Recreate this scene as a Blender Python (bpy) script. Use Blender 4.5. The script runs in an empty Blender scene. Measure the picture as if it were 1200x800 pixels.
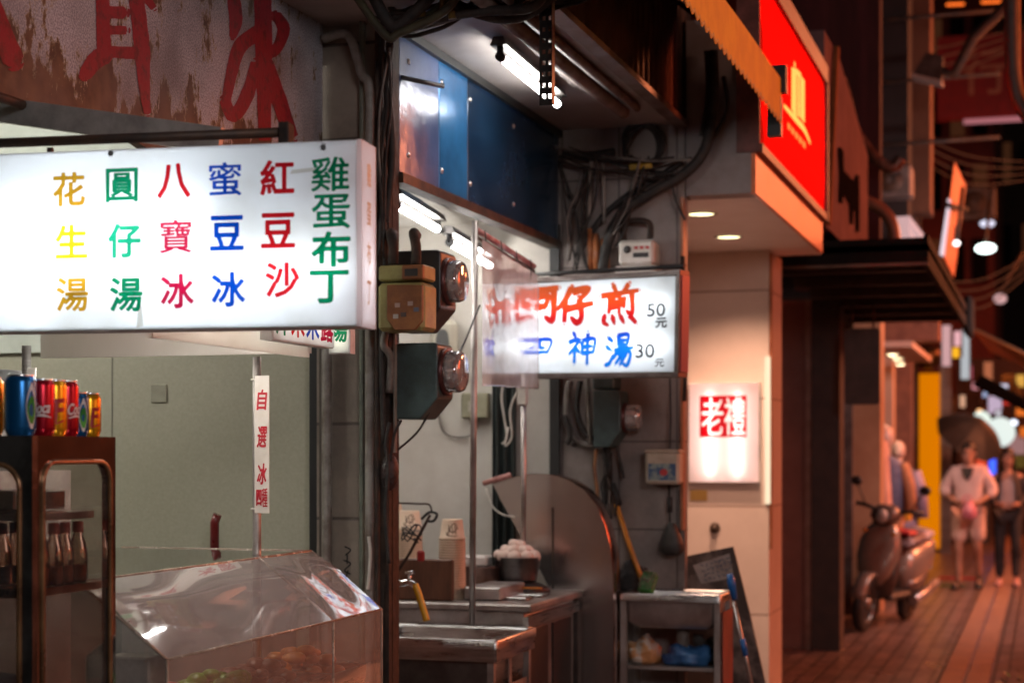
import bpy, math, random
from mathutils import Vector as V, Matrix
random.seed(7)
sc = bpy.context.scene
col = sc.collection
# ------------------------------------------------------------------ camera, sky, sun, lamps, exposure
FPX, HOR, EYE = 2000.0, 530.0, 1.55
YAW = math.atan(625 / FPX)
cd = bpy.data.cameras.new('camera'); cam = bpy.data.objects.new('camera', cd); col.objects.link(cam)
cam.location = (0, 0, EYE); cam.rotation_euler = (math.pi / 2, 0, YAW)
cd.sensor_fit = 'HORIZONTAL'; cd.sensor_width = 36; cd.lens = 36 * FPX / 1200
cd.shift_y = (HOR - 400) / 1200; cd.clip_start = .05; cd.clip_end = 400
cd.dof.use_dof = True; cd.dof.focus_distance = 4.8; cd.dof.aperture_fstop = 2.8
sc.camera = cam
sc.view_settings.view_transform = 'Standard'; sc.view_settings.look = 'None'
sc.view_settings.exposure = 1.15; sc.view_settings.gamma = 1
sc.cycles.use_denoising = True
sc.cycles.max_bounces = 10; sc.cycles.diffuse_bounces = 4; sc.cycles.glossy_bounces = 4
sc.cycles.transmission_bounces = 8; sc.cycles.transparent_max_bounces = 12
sc.cycles.sample_clamp_indirect = 6; sc.cycles.caustics_reflective = False; sc.cycles.caustics_refractive = False
w = bpy.data.worlds.new('World'); sc.world = w; w.use_nodes = True
nt = w.node_tree; sky = nt.nodes.new('ShaderNodeTexSky'); sky.sky_type = 'NISHITA'; sky.sun_disc = False
sky.sun_elevation = math.radians(3); sky.sun_rotation = math.radians(120)
nt.links.new(sky.outputs[0], nt.nodes['Background'].inputs[0]); nt.nodes['Background'].inputs[1].default_value = .004
def lamp(name, kind, loc, energy, color, size=.1, to=None, spot=None, angle=None):
    l = bpy.data.lights.new(name, kind); l.energy = energy; l.color = color
    if kind == 'AREA': l.size = size
    elif kind == 'SUN': l.angle = angle
    else: l.shadow_soft_size = size
    if spot: l.spot_size = math.radians(spot); l.spot_blend = .7
    o = bpy.data.objects.new(name, l); col.objects.link(o); o.location = loc
    if to is not None: o.rotation_euler = (V(to) - V(loc)).to_track_quat('-Z', 'Y').to_euler()
    return o
lamp('moon_sun', 'SUN', (0, 0, 30), .008, (1, .9, .8), angle=.01, to=(-8, 14, 0))
RED, ORG, WARM = (1, .16, .07), (1, .36, .1), (1, .72, .5)
# the neon shop signs of the facing side of the street
lamp('neon_glow', 'AREA', (5.5, 4.5, 4.2), 36, (1, .55, .42), 2.0, to=(-2, 6.5, 1.3))
lamp('neon_glow', 'AREA', (5.5, 12, 4.0), 95, (1, .13, .045), 2.4, to=(-2, 12, 1.5))
lamp('street_glow', 'AREA', (4.5, 20, 5.5), 420, (1, .27, .11), 2.0, to=(-1, 19, 0))
lamp('street_glow', 'AREA', (3.5, 30, 5.5), 180, (1, .2, .06), 2.0, to=(-1, 29, 0))
lamp('shop_glow', 'AREA', (1.2, 15.2, 3.2), 45, (1, .75, .72), .8, to=(-.7, 19.5, 1))
lamp('street_lamp_light', 'AREA', (2.2, -1.0, 3.6), 42, (.95, .9, .92), 1.2, to=(-2, 5, 2.2))

# ------------------------------------------------------------------ pixel of the photograph -> point of the place
SA, CA = math.sin(YAW), math.cos(YAW)
def ray(u, v):
    a, b = (u - 600) / FPX, (HOR - v) / FPX
    return V((-SA + CA * a, CA + SA * a, b))
CAM = V((0, 0, EYE))
def ay(u, v, Y): d = ray(u, v); return CAM + d * (Y / d.y)
def ax(u, v, X): d = ray(u, v); return CAM + d * (X / d.x)
def az(u, v, Z): d = ray(u, v); return CAM + d * ((Z - EYE) / d.z)
def ad(u, v, D): return CAM + ray(u, v) * D
def xat(u, Y): return ay(u, 0, Y).x

# ------------------------------------------------------------------ materials
MATS = {}
def mat(name, c=(.5, .5, .5), c2=None, rough=.5, metal=0., scale=8, bump=0., emit=None, es=0., stretch=(1, 1, 1),
        trans=0., alpha=1., rv=.15, detail=6, lo=.4, hi=.62, coat=0., spec=.5, bscale=None):
    if name in MATS: return MATS[name]
    m = bpy.data.materials.new(name); m.use_nodes = True; n = m.node_tree.nodes; L = m.node_tree.links
    b = n['Principled BSDF']; tc = n.new('ShaderNodeTexCoord'); mp = n.new('ShaderNodeMapping'); mp.inputs['Scale'].default_value = stretch
    L.new(tc.outputs['Object'], mp.inputs[0])
    nz = n.new('ShaderNodeTexNoise'); nz.inputs['Scale'].default_value = scale; nz.inputs['Detail'].default_value = detail; nz.inputs['Roughness'].default_value = .65
    L.new(mp.outputs[0], nz.inputs['Vector'])
    rp = n.new('ShaderNodeValToRGB'); rp.color_ramp.elements[0].position = lo; rp.color_ramp.elements[1].position = hi
    if c2 is None: c2 = tuple(x * .72 for x in c)
    rp.color_ramp.elements[0].color = (*c2, 1); rp.color_ramp.elements[1].color = (*c, 1)
    L.new(nz.outputs[0], rp.inputs[0]); L.new(rp.outputs[0], b.inputs['Base Color'])
    mr = n.new('ShaderNodeMapRange'); mr.inputs[3].default_value = max(0, rough - rv); mr.inputs[4].default_value = min(1, rough + rv)
    L.new(nz.outputs[0], mr.inputs[0]); L.new(mr.outputs[0], b.inputs['Roughness'])
    b.inputs['Metallic'].default_value = metal; b.inputs['Specular IOR Level'].default_value = spec
    b.inputs['Transmission Weight'].default_value = trans; b.inputs['Alpha'].default_value = alpha; b.inputs['Coat Weight'].default_value = coat
    if emit: b.inputs['Emission Color'].default_value = (*emit, 1); b.inputs['Emission Strength'].default_value = es
    if bump:
        n2 = n.new('ShaderNodeTexNoise'); n2.inputs['Scale'].default_value = bscale or scale * 3; n2.inputs['Detail'].default_value = 5
        L.new(mp.outputs[0], n2.inputs['Vector'])
        bp = n.new('ShaderNodeBump'); bp.inputs['Strength'].default_value = bump; bp.inputs['Distance'].default_value = .01
        L.new(n2.outputs[0], bp.inputs['Height']); L.new(bp.outputs[0], b.inputs['Normal'])
    MATS[name] = m; return m
def emat(name, c, s):
    if name in MATS: return MATS[name]
    m = bpy.data.materials.new(name); m.use_nodes = True; n = m.node_tree.nodes
    b = n['Principled BSDF']; b.inputs['Base Color'].default_value = (*[min(.8, x) * .12 for x in c], 1)
    b.inputs['Emission Color'].default_value = (*c, 1); b.inputs['Emission Strength'].default_value = s * .5; b.inputs['Specular IOR Level'].default_value = 0.; b.inputs['Roughness'].default_value = .9; MATS[name] = m; return m
def tmat(name, c, t=.8, gloss=.08, rough=.25, dirt=0., dscale=6, dc=(.5, .45, .35)):   # light-passing plastic of light boxes and films
    if name in MATS: return MATS[name]
    m = bpy.data.materials.new(name); m.use_nodes = True; n = m.node_tree.nodes; L = m.node_tree.links; n.clear()
    out = n.new('ShaderNodeOutputMaterial'); tr = n.new('ShaderNodeBsdfTranslucent'); df = n.new('ShaderNodeBsdfDiffuse'); gl = n.new('ShaderNodeBsdfGlossy')
    gl.inputs['Roughness'].default_value = rough
    mx = n.new('ShaderNodeMixShader'); mx.inputs[0].default_value = 1 - t; m2 = n.new('ShaderNodeMixShader'); m2.inputs[0].default_value = gloss
    tc = n.new('ShaderNodeTexCoord'); nz = n.new('ShaderNodeTexNoise'); nz.inputs['Scale'].default_value = dscale; nz.inputs['Detail'].default_value = 8
    L.new(tc.outputs['Object'], nz.inputs['Vector'])
    rp = n.new('ShaderNodeValToRGB'); rp.color_ramp.elements[0].position = .3; rp.color_ramp.elements[1].position = .55
    k = dirt; rp.color_ramp.elements[0].color = (*[c[i] * (1 - k) + c[i] * dc[i] * k for i in range(3)], 1); rp.color_ramp.elements[1].color = (*c, 1)
    L.new(nz.outputs[0], rp.inputs[0])
    L.new(rp.outputs[0], tr.inputs[0]); L.new(rp.outputs[0], df.inputs[0])
    L.new(tr.outputs[0], mx.inputs[1]); L.new(df.outputs[0], mx.inputs[2]); L.new(mx.outputs[0], m2.inputs[1]); L.new(gl.outputs[0], m2.inputs[2]); L.new(m2.outputs[0], out.inputs[0])
    MATS[name] = m; return m
def glassmat(name, tint=(.95, .95, .95), refl=.06, rough=.03, haze=0., hc=(.6, .58, .55), wav=0., wscale=4, hv=.6):   # thin sheet: transparent + Fresnel gloss + a little dull film
    if name in MATS: return MATS[name]
    m = bpy.data.materials.new(name); m.use_nodes = True; n = m.node_tree.nodes; L = m.node_tree.links; n.clear()
    out = n.new('ShaderNodeOutputMaterial'); tr = n.new('ShaderNodeBsdfTransparent'); tr.inputs[0].default_value = (*tint, 1)
    gl = n.new('ShaderNodeBsdfGlossy'); gl.inputs['Roughness'].default_value = rough; df = n.new('ShaderNodeBsdfDiffuse'); df.inputs[0].default_value = (*hc, 1)
    lw = n.new('ShaderNodeFresnel'); lw.inputs[0].default_value = 1.5; ml = n.new('ShaderNodeMath'); ml.operation = 'MULTIPLY_ADD'; ml.inputs[1].default_value = 1.0; ml.inputs[2].default_value = refl; ml.use_clamp = True
    L.new(lw.outputs[0], ml.inputs[0])
    tc = n.new('ShaderNodeTexCoord'); nz = n.new('ShaderNodeTexNoise'); nz.inputs['Scale'].default_value = 14; nz.inputs['Detail'].default_value = 9
    L.new(tc.outputs['Object'], nz.inputs['Vector']); mm = n.new('ShaderNodeMapRange'); mm.inputs[1].default_value = .35; mm.inputs[2].default_value = .7; mm.inputs[3].default_value = haze * (1 - hv); mm.inputs[4].default_value = haze * (1 + hv)
    L.new(nz.outputs[0], mm.inputs[0])
    a = n.new('ShaderNodeMixShader'); b = n.new('ShaderNodeMixShader')
    L.new(mm.outputs[0], a.inputs[0]); L.new(tr.outputs[0], a.inputs[1]); L.new(df.outputs[0], a.inputs[2])
    L.new(ml.outputs[0], b.inputs[0]); L.new(a.outputs[0], b.inputs[1]); L.new(gl.outputs[0], b.inputs[2]); L.new(b.outputs[0], out.inputs[0])
    if wav:
        n2 = n.new('ShaderNodeTexNoise'); n2.inputs['Scale'].default_value = wscale; n2.inputs['Detail'].default_value = 1; L.new(tc.outputs['Object'], n2.inputs['Vector'])
        bp = n.new('ShaderNodeBump'); bp.inputs['Strength'].default_value = wav; bp.inputs['Distance'].default_value = .02; L.new(n2.outputs[0], bp.inputs['Height']); L.new(bp.outputs[0], gl.inputs['Normal'])
    MATS[name] = m; return m
def tilemat(name, c, c2, grout, w, h, rough=.35, bump=.25, dirt=.5, rot=(0, 0, 0), mort=.012, offset=0., dcol=(.06, .045, .035), loc=(0, 0, 0)):   # tiles on a face, object coordinates turned so that x,y run along the face
    if name in MATS: return MATS[name]
    m = bpy.data.materials.new(name); m.use_nodes = True; n = m.node_tree.nodes; L = m.node_tree.links; b = n['Principled BSDF']
    tc = n.new('ShaderNodeTexCoord'); mp = n.new('ShaderNodeMapping'); mp.inputs['Rotation'].default_value = rot; mp.inputs['Location'].default_value = loc; L.new(tc.outputs['Object'], mp.inputs[0])
    br = n.new('ShaderNodeTexBrick'); br.offset = offset; br.inputs['Color1'].default_value = (*c, 1); br.inputs['Color2'].default_value = (*c2, 1); br.inputs['Mortar'].default_value = (*grout, 1)
    br.inputs['Scale'].default_value = 1; br.inputs['Brick Width'].default_value = w; br.inputs['Row Height'].default_value = h; br.inputs['Mortar Size'].default_value = mort * min(w, h); br.inputs['Mortar Smooth'].default_value = .3
    L.new(mp.outputs[0], br.inputs['Vector'])
    nz = n.new('ShaderNodeTexNoise'); nz.inputs['Scale'].default_value = 2.3; nz.inputs['Detail'].default_value = 9; nz.inputs['Roughness'].default_value = .7; L.new(tc.outputs['Object'], nz.inputs['Vector'])
    mr = n.new('ShaderNodeMapRange'); mr.inputs[1].default_value = .42; mr.inputs[2].default_value = .72; mr.inputs[3].default_value = 0; mr.inputs[4].default_value = dirt; L.new(nz.outputs[0], mr.inputs[0])
    mx = n.new('ShaderNodeMixRGB'); L.new(mr.outputs[0], mx.inputs[0]); L.new(br.outputs[0], mx.inputs[1]); mx.inputs[2].default_value = (*dcol, 1)
    L.new(mx.outputs[0], b.inputs['Base Color'])
    r2 = n.new('ShaderNodeMapRange'); r2.inputs[3].default_value = max(.05, rough - .2); r2.inputs[4].default_value = rough + .25; L.new(nz.outputs[0], r2.inputs[0]); L.new(r2.outputs[0], b.inputs['Roughness'])
    bp = n.new('ShaderNodeBump'); bp.inputs['Strength'].default_value = bump; bp.inputs['Distance'].default_value = .006; bp.invert = True; L.new(br.outputs['Fac'], bp.inputs['Height']); L.new(bp.outputs[0], b.inputs['Normal'])
    MATS[name] = m; return m
STEEL = mat('stainless', (.55, .54, .53), (.36, .34, .33), .3, 1., 5, .08, stretch=(1, 1, 9))
STEEL2 = mat('stainless_worn', (.5, .46, .44), (.28, .24, .22), .38, .75, 4, .15)
DARKM = mat('dark_iron', (.035, .032, .03), (.09, .05, .03), .55, .4, 9, .2)
RUST = mat('rust_iron', (.065, .036, .024), (.018, .013, .011), .75, .2, 12, .5)
BLACK = mat('black_rubber', (.015, .015, .016), (.03, .028, .027), .5, 0, 8, .1)
CABLE = mat('cable_sheath', (.014, .014, .014), (.035, .027, .023), .7, 0, 20, .1)
CABLEG = mat('grey_cable', (.22, .2, .18), (.1, .08, .07), .5, 0, 14, .1)
PVC = mat('grey_conduit', (.3, .28, .25), (.14, .11, .09), .5, 0, 7, .15)
WHITEP = mat('white_paint', (.72, .7, .66), (.5, .46, .4), .5, 0, 3, .1)
PLASTER = mat('dirty_plaster', (.52, .48, .43), (.34, .29, .25), .7, 0, 3.5, .3)
CONC = mat('concrete', (.25, .22, .2), (.12, .1, .085), .8, 0, 4, .5)
TUBE = emat('tube_glow', (.93, 1, .98), 9)
WOOD = mat('dark_wood', (.11, .05, .025), (.05, .022, .012), .55, 0, 5, .15, stretch=(1, 1, 8))

# ------------------------------------------------------------------ mesh builder
class MB:
    def __init__(s): s.v = []; s.f = []; s.smooth = []
    def add(s, vs, fs, sm=False):
        k = len(s.v); s.v += [V(p) for p in vs]; s.f += [[i + k for i in f] for f in fs]; s.smooth += [sm] * len(fs); return s
    def box(s, a, b, f=None, bev=0.):
        x0, x1 = sorted((a[0], b[0])); y0, y1 = sorted((a[1], b[1])); z0, z1 = sorted((a[2], b[2]))
        f = f or (lambda x, y, z: V((x, y, z)))
        if bev <= 0:
            vs = [f(x, y, z) for x in (x0, x1) for y in (y0, y1) for z in (z0, z1)]
            return s.add(vs, [(0, 1, 3, 2), (4, 6, 7, 5), (0, 4, 5, 1), (2, 3, 7, 6), (0, 2, 6, 4), (1, 5, 7, 3)])
        B = min(bev, (x1 - x0) * .45, (y1 - y0) * .45, (z1 - z0) * .45)
        import itertools
        vs = []; ix = {}
        for sx, sy, sz in itertools.product((0, 1), repeat=3):
            X, Y, Z = (x0, x1)[sx], (y0, y1)[sy], (z0, z1)[sz]; dx, dy, dz = (B if sx == 0 else -B), (B if sy == 0 else -B), (B if sz == 0 else -B)
            for ax_, p in enumerate(((X, Y + dy, Z + dz), (X + dx, Y, Z + dz), (X + dx, Y + dy, Z))):
                ix[(sx, sy, sz, ax_)] = len(vs); vs.append(f(*p))
        fs = []
        for a_ in range(3):
            o = [i for i in range(3) if i != a_]
            for sv in (0, 1):
                q = []
                for p, r in ((0, 0), (1, 0), (1, 1), (0, 1)):
                    c = [0, 0, 0]; c[a_] = sv; c[o[0]] = p; c[o[1]] = r; q.append(ix[(*c, a_)])
                fs.append(q)
            for p in (0, 1):
                for r in (0, 1):
                    q = []
                    for e in (0, 1):
                        c = [0, 0, 0]; c[a_] = e; c[o[0]] = p; c[o[1]] = r
                        q.append((ix[(*c, o[0])], ix[(*c, o[1])]))
                    fs.append([q[0][0], q[0][1], q[1][1], q[1][0]])
        for sx, sy, sz in itertools.product((0, 1), repeat=3): fs.append([ix[(sx, sy, sz, i)] for i in range(3)])
        return s.add(vs, fs)
    def prism(s, poly, h0, h1):      # poly: list of points on one face; offset vectors h0,h1
        n = len(poly); vs = [V(p) + V(h0) for p in poly] + [V(p) + V(h1) for p in poly]
        return s.add(vs, [list(range(n))[::-1], list(range(n, 2 * n))] + [[i, (i + 1) % n, (i + 1) % n + n, i + n] for i in range(n)])
    def tube(s, pts, r, seg=10, caps=True, rr=None):
        pts = [V(p) for p in pts]; n = len(pts); vs = []; fs = []
        t0 = (pts[1] - pts[0]).normalized(); up = V((0, 0, 1)) if abs(t0.z) < .9 else V((1, 0, 0)); a = t0.cross(up).normalized()
        for i, p in enumerate(pts):
            t = (pts[min(i + 1, n - 1)] - pts[max(i - 1, 0)]).normalized(); a = (a - t * a.dot(t)).normalized(); b = t.cross(a)
            R = rr[i] if rr else r
            for k in range(seg):
                g = 2 * math.pi * k / seg; vs.append(p + (a * math.cos(g) + b * math.sin(g)) * R)
        for i in range(n - 1):
            for k in range(seg): fs.append([i * seg + k, i * seg + (k + 1) % seg, (i + 1) * seg + (k + 1) % seg, (i + 1) * seg + k])
        s.add(vs, fs, True)
        if caps: k = len(s.v) - len(vs); s.f += [list(range(k, k + seg))[::-1], list(range(k + (n - 1) * seg, k + n * seg))]; s.smooth += [False, False]
        return s
    def bar(s, a, b, r, seg=10): return s.tube([a, b], r, seg)
    def curve(s, ctrl, r, seg=8, res=6): return s.tube(spline(ctrl, res), r, seg)
    def lathe(s, c, prof, seg=24, axis='z', closed=False):
        vs = []; fs = []; n = len(prof)
        for (r, h) in prof:
            for k in range(seg):
                g = 2 * math.pi * k / seg; x, y = r * math.cos(g), r * math.sin(g)
                p = {'z': (x, y, h), 'x': (h, x, y), 'y': (x, h, y)}[axis]; vs.append(V(c) + V(p))
        for i in range(n - 1):
            for k in range(seg): fs.append([i * seg + k, i * seg + (k + 1) % seg, (i + 1) * seg + (k + 1) % seg, (i + 1) * seg + k])
        return s.add(vs, fs, True)
    def sphere(s, c, r, seg=16, rings=10, sc_=(1, 1, 1)):
        prof = []
        for i in range(rings + 1):
            g = -math.pi / 2 + math.pi * i / rings; prof.append((max(1e-4, math.cos(g)) * r, math.sin(g) * r))
        k = len(s.v); s.lathe((0, 0, 0), prof, seg)
        for i in range(k, len(s.v)): p = s.v[i]; s.v[i] = V(c) + V((p.x * sc_[0], p.y * sc_[1], p.z * sc_[2]))
        return s
    def quad(s, *p): return s.add(p, [list(range(len(p)))])
    def grid(s, fn, nu, nv, sm=True):
        vs = [fn(i / nu, j / nv) for j in range(nv + 1) for i in range(nu + 1)]
        return s.add(vs, [[j * (nu + 1) + i, j * (nu + 1) + i + 1, (j + 1) * (nu + 1) + i + 1, (j + 1) * (nu + 1) + i] for j in range(nv) for i in range(nu)], sm)
    def loft(s, rings, caps=True, sm=True):
        n = len(rings[0]); vs = [p for r in rings for p in r]; fs = []
        for i in range(len(rings) - 1):
            for k in range(n): fs.append([i * n + k, i * n + (k + 1) % n, (i + 1) * n + (k + 1) % n, (i + 1) * n + k])
        if caps: fs += [list(range(n))[::-1], list(range((len(rings) - 1) * n, len(rings) * n))]
        return s.add(vs, fs, sm)
    def build(s, name, m, parent=None, local=False, label=None, cat=None, group=None, kind=None, bevel=0., sub=0, origin=None):
        me = bpy.data.meshes.new(name)
        if parent is not None: off = V((0, 0, 0)) if local else wloc(parent)
        elif origin is not None: off = V(origin)
        else:
            lo = V((min(p.x for p in s.v), min(p.y for p in s.v), min(p.z for p in s.v))); hi = V((max(p.x for p in s.v), max(p.y for p in s.v), max(p.z for p in s.v)))
            off = V(((lo.x + hi.x) / 2, (lo.y + hi.y) / 2, lo.z)) if kind != 'structure' else V((0, 0, 0))
        me.from_pydata([tuple(p - off) for p in s.v], [], s.f)
        import bmesh
        bm = bmesh.new(); bm.from_mesh(me); bmesh.ops.recalc_face_normals(bm, faces=bm.faces); bm.to_mesh(me); bm.free()
        for i, p in enumerate(me.polygons): p.use_smooth = s.smooth[i] if i < len(s.smooth) else False
        for mm in (m if isinstance(m, (list, tuple)) else [m]): me.materials.append(mm)
        o = bpy.data.objects.new(name, me); col.objects.link(o)
        if parent is not None: o.parent = parent
        else: o.location = off
        if bevel: b = o.modifiers.new('edge', 'BEVEL'); b.width = bevel; b.segments = 2; b.limit_method = 'ANGLE'
        if sub: b = o.modifiers.new('sub', 'SUBSURF'); b.levels = sub; b.render_levels = sub
        tag(o, label, cat, group, kind); return o
def wloc(o):
    p = V(o.location)
    while o.parent is not None: o = o.parent; p += V(o.location)
    return p
def tag(o, label=None, cat=None, group=None, kind=None):
    if label: o['label'] = label
    if cat: o['category'] = cat
    if group: o['group'] = group
    if kind: o['kind'] = kind
    return o
def thing(name, label, cat, loc=(0, 0, 0), group=None, rz=0):
    o = bpy.data.objects.new(name, None); col.objects.link(o); o.location = loc; o.rotation_euler = (0, 0, rz); o.empty_display_size = .1
    return tag(o, label, cat, group)
def copy_tree(o, parent=None):
    c = o.copy(); col.objects.link(c); c.parent = parent
    for ch in o.children: copy_tree(ch, c)
    return c
def spline(c, res=6):
    c = [V(p) for p in c]; out = []
    for i in range(len(c) - 1):
        p0, p1, p2, p3 = c[max(i - 1, 0)], c[i], c[i + 1], c[min(i + 2, len(c) - 1)]
        for k in range(res):
            t = k / res; out.append(.5 * ((2 * p1) + (p2 - p0) * t + (2 * p0 - 5 * p1 + 4 * p2 - p3) * t * t + (3 * p1 - p0 - 3 * p2 + p3) * t ** 3))
    return out + [c[-1]]
class Fr:      # a board's own axes: o = a corner, e = along, k = up, n = out of its face
    def __init__(s, o, e, k): s.o = V(o); s.e = V(e).normalized(); s.n = s.e.cross(V(k)).normalized(); s.k = s.n.cross(s.e).normalized()
    def __call__(s, a, b, c=0.): return s.o + s.e * a + s.k * b + s.n * c
    def px(s, u, v, c=0.):      # where the view ray through a pixel meets the face: (a, b)
        d = ray(u, v); P = s.o + s.n * c; t = (P - CAM).dot(s.n) / d.dot(s.n); q = CAM + d * t - s.o
        return q.dot(s.e), q.dot(s.k)
# ------------------------------------------------------------------ writing
import numpy as np
def union_faces(polys, step, grow=0., minus=None, mgrow=0.):
    """one flat sheet covering all the 2-D polygons, grown by `grow` with round corners: (points, faces)"""
    SS = 3; fine = step / SS; P = np.concatenate([np.array(p, float) for p in polys]); pad = grow + 3 * step
    x0, y0 = P.min(0) - pad; x1, y1 = P.max(0) + pad; nx, ny = int((x1 - x0) / step) + 2, int((y1 - y0) / step) + 2
    M = np.zeros((ny * SS, nx * SS), bool); gx = x0 + (np.arange(nx * SS) + .5) * fine; gy = y0 + (np.arange(ny * SS) + .5) * fine
    def fill(polys):
      for p in polys:
        p = np.array(p, float); a, b = p.min(0), p.max(0); i0, i1 = np.searchsorted(gx, a[0]), np.searchsorted(gx, b[0]); j0, j1 = np.searchsorted(gy, a[1]), np.searchsorted(gy, b[1])
        if i1 <= i0 or j1 <= j0: continue
        X, Y = np.meshgrid(gx[i0:i1], gy[j0:j1]); ins = np.zeros(X.shape, bool)
        for k in range(len(p)):
            (xa, ya), (xb, yb) = p[k], p[(k + 1) % len(p)]
            if ya == yb: continue
            c = (ya > Y) != (yb > Y); ins ^= c & (X < (xb - xa) * (Y - ya) / (yb - ya) + xa)
        M[j0:j1, i0:i1] |= ins
    fill(polys)
    def dil(M, R):
        D = M.copy()
        for dy in range(-R, R + 1):
            for dx in range(-R, R + 1):
                if dx * dx + dy * dy <= R * R + .5: D |= np.roll(np.roll(M, dy, 0), dx, 1)
        return D
    if minus:
        M0 = M; M = np.zeros_like(M0)
        fill(minus); M = M0 & ~dil(M, int(round(mgrow / fine)))
    R = int(round(grow / fine))
    if R > 0:
        M = dil(M, R)
    F = M.astype(float).reshape(ny, SS, nx, SS).mean((1, 3)); F = (F * 4 + np.roll(F, 1, 0) + np.roll(F, -1, 0) + np.roll(F, 1, 1) + np.roll(F, -1, 1)) / 8 - .5
    cx = x0 + (np.arange(nx) + .5) * step; cy = y0 + (np.arange(ny) + .5) * step; vs, fs = [], []; inside = F > 0
    for j in range(ny - 1):
        i = 0
        while i < nx - 1:
            s4 = inside[j, i] + inside[j, i + 1] + inside[j + 1, i] + inside[j + 1, i + 1]
            if s4 == 4:
                k = i
                while k < nx - 1 and inside[j, k] and inside[j, k + 1] and inside[j + 1, k] and inside[j + 1, k + 1]: k += 1
                n0 = len(vs); vs += [(cx[i], cy[j]), (cx[k], cy[j]), (cx[k], cy[j + 1]), (cx[i], cy[j + 1])]; fs.append([n0, n0 + 1, n0 + 2, n0 + 3]); i = k; continue
            if s4:
                cs = [(i, j), (i + 1, j), (i + 1, j + 1), (i, j + 1)]; poly = []
                for q in range(4):
                    (ia, ja), (ib, jb) = cs[q], cs[(q + 1) % 4]; fa, fb_ = F[ja, ia], F[jb, ib]
                    if fa > 0: poly.append((cx[ia], cy[ja]))
                    if (fa > 0) != (fb_ > 0): tt = fa / (fa - fb_); poly.append((cx[ia] + (cx[ib] - cx[ia]) * tt, cy[ja] + (cy[jb] - cy[ja]) * tt))
                if len(poly) > 2: n0 = len(vs); vs += poly; fs.append(list(range(n0, n0 + len(poly))))
            i += 1
    return vs, fs
GL = {}
def glyph(t):
    if t not in GL:
        c = bpy.data.curves.new('t', 'FONT'); c.body = t; c.size = 1; c.resolution_u = 3
        o = bpy.data.objects.new('t', c); col.objects.link(o)
        me = bpy.data.meshes.new_from_object(o.evaluated_get(bpy.context.evaluated_depsgraph_get()))
        vs = [(v.co.x, v.co.y) for v in me.vertices]; fs = [list(p.vertices) for p in me.polygons]
        bpy.data.objects.remove(o); bpy.data.curves.remove(c); bpy.data.meshes.remove(me)
        xs = [p[0] for p in vs]; ys = [p[1] for p in vs]; cx, cy = (min(xs) + max(xs)) / 2, (min(ys) + max(ys)) / 2
        GL[t] = ([(x - cx, y - cy) for x, y in vs], fs, max(xs) - min(xs), max(ys) - min(ys))
    return GL[t]
def put_text(mb, fr, t, a, b, h, bold=.03, c=.0015, wide=1., fitw=None, rot=0., n=8, shear=0.):     # h: height of the glyph; centred on (a, b)
    vs, fs, gw, gh = glyph(t); s = h / gh; sx = (fitw / gw) if fitw else s * wide; cr, sr = math.cos(rot), math.sin(rot); pts = []
    for x, y in vs:
        X, Y = x * sx + shear * y * s, y * s; pts.append((X * cr - Y * sr, X * sr + Y * cr))
    if bold: pts, fs = union_faces([[pts[i] for i in f] for f in fs], h / 80, bold * h)
    mb.add([fr(a + x, b + y, c) for x, y in pts], fs)
def stroke(mb, fr, pts, c=.0015, jit=0.):         # pts: (a, b, width) brush stroke as a flat ribbon with round ends
    P = [V((p[0], p[1], p[2])) for p in pts]; S = spline(P, 5) if len(P) > 2 else [P[0].lerp(P[1], i / 5) for i in range(6)]
    L, R = [], []
    for i, p in enumerate(S):
        t = S[min(i + 1, len(S) - 1)] - S[max(i - 1, 0)]; t = V((t.x, t.y, 0)).normalized(); nn = V((-t.y, t.x, 0)); wd = p.z / 2 * (1 + random.uniform(-jit, jit))
        L.append(V((p.x, p.y, 0)) + nn * wd); R.append(V((p.x, p.y, 0)) - nn * wd)
    def cap(p, q, wd):
        d = V((p.x - q.x, p.y - q.y, 0)).normalized(); m = V((-d.y, d.x, 0)); return [V((p.x, p.y, 0)) + (m * math.cos(g) + d * math.sin(g)) * wd / 2 for g in (math.pi * k / 6 for k in range(1, 6))]
    cc = c + random.random() * .0008
    out = [[(q.x, q.y) for q in (L[i], R[i], R[i + 1], L[i + 1])] for i in range(len(S) - 1)]
    for p, q in ((S[0], S[1]), (S[-1], S[-2])): out.append([(x.x, x.y) for x in cap(p, q, p.z)])
    for p in S[1:-1]: out.append([(p.x + p.z * .5 * math.cos(g), p.y + p.z * .5 * math.sin(g)) for g in (math.pi * k / 5 for k in range(10))])
    if mb is None: return out
    for p in out: mb.quad(*[fr(x, y, cc) for x, y in p])
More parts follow.
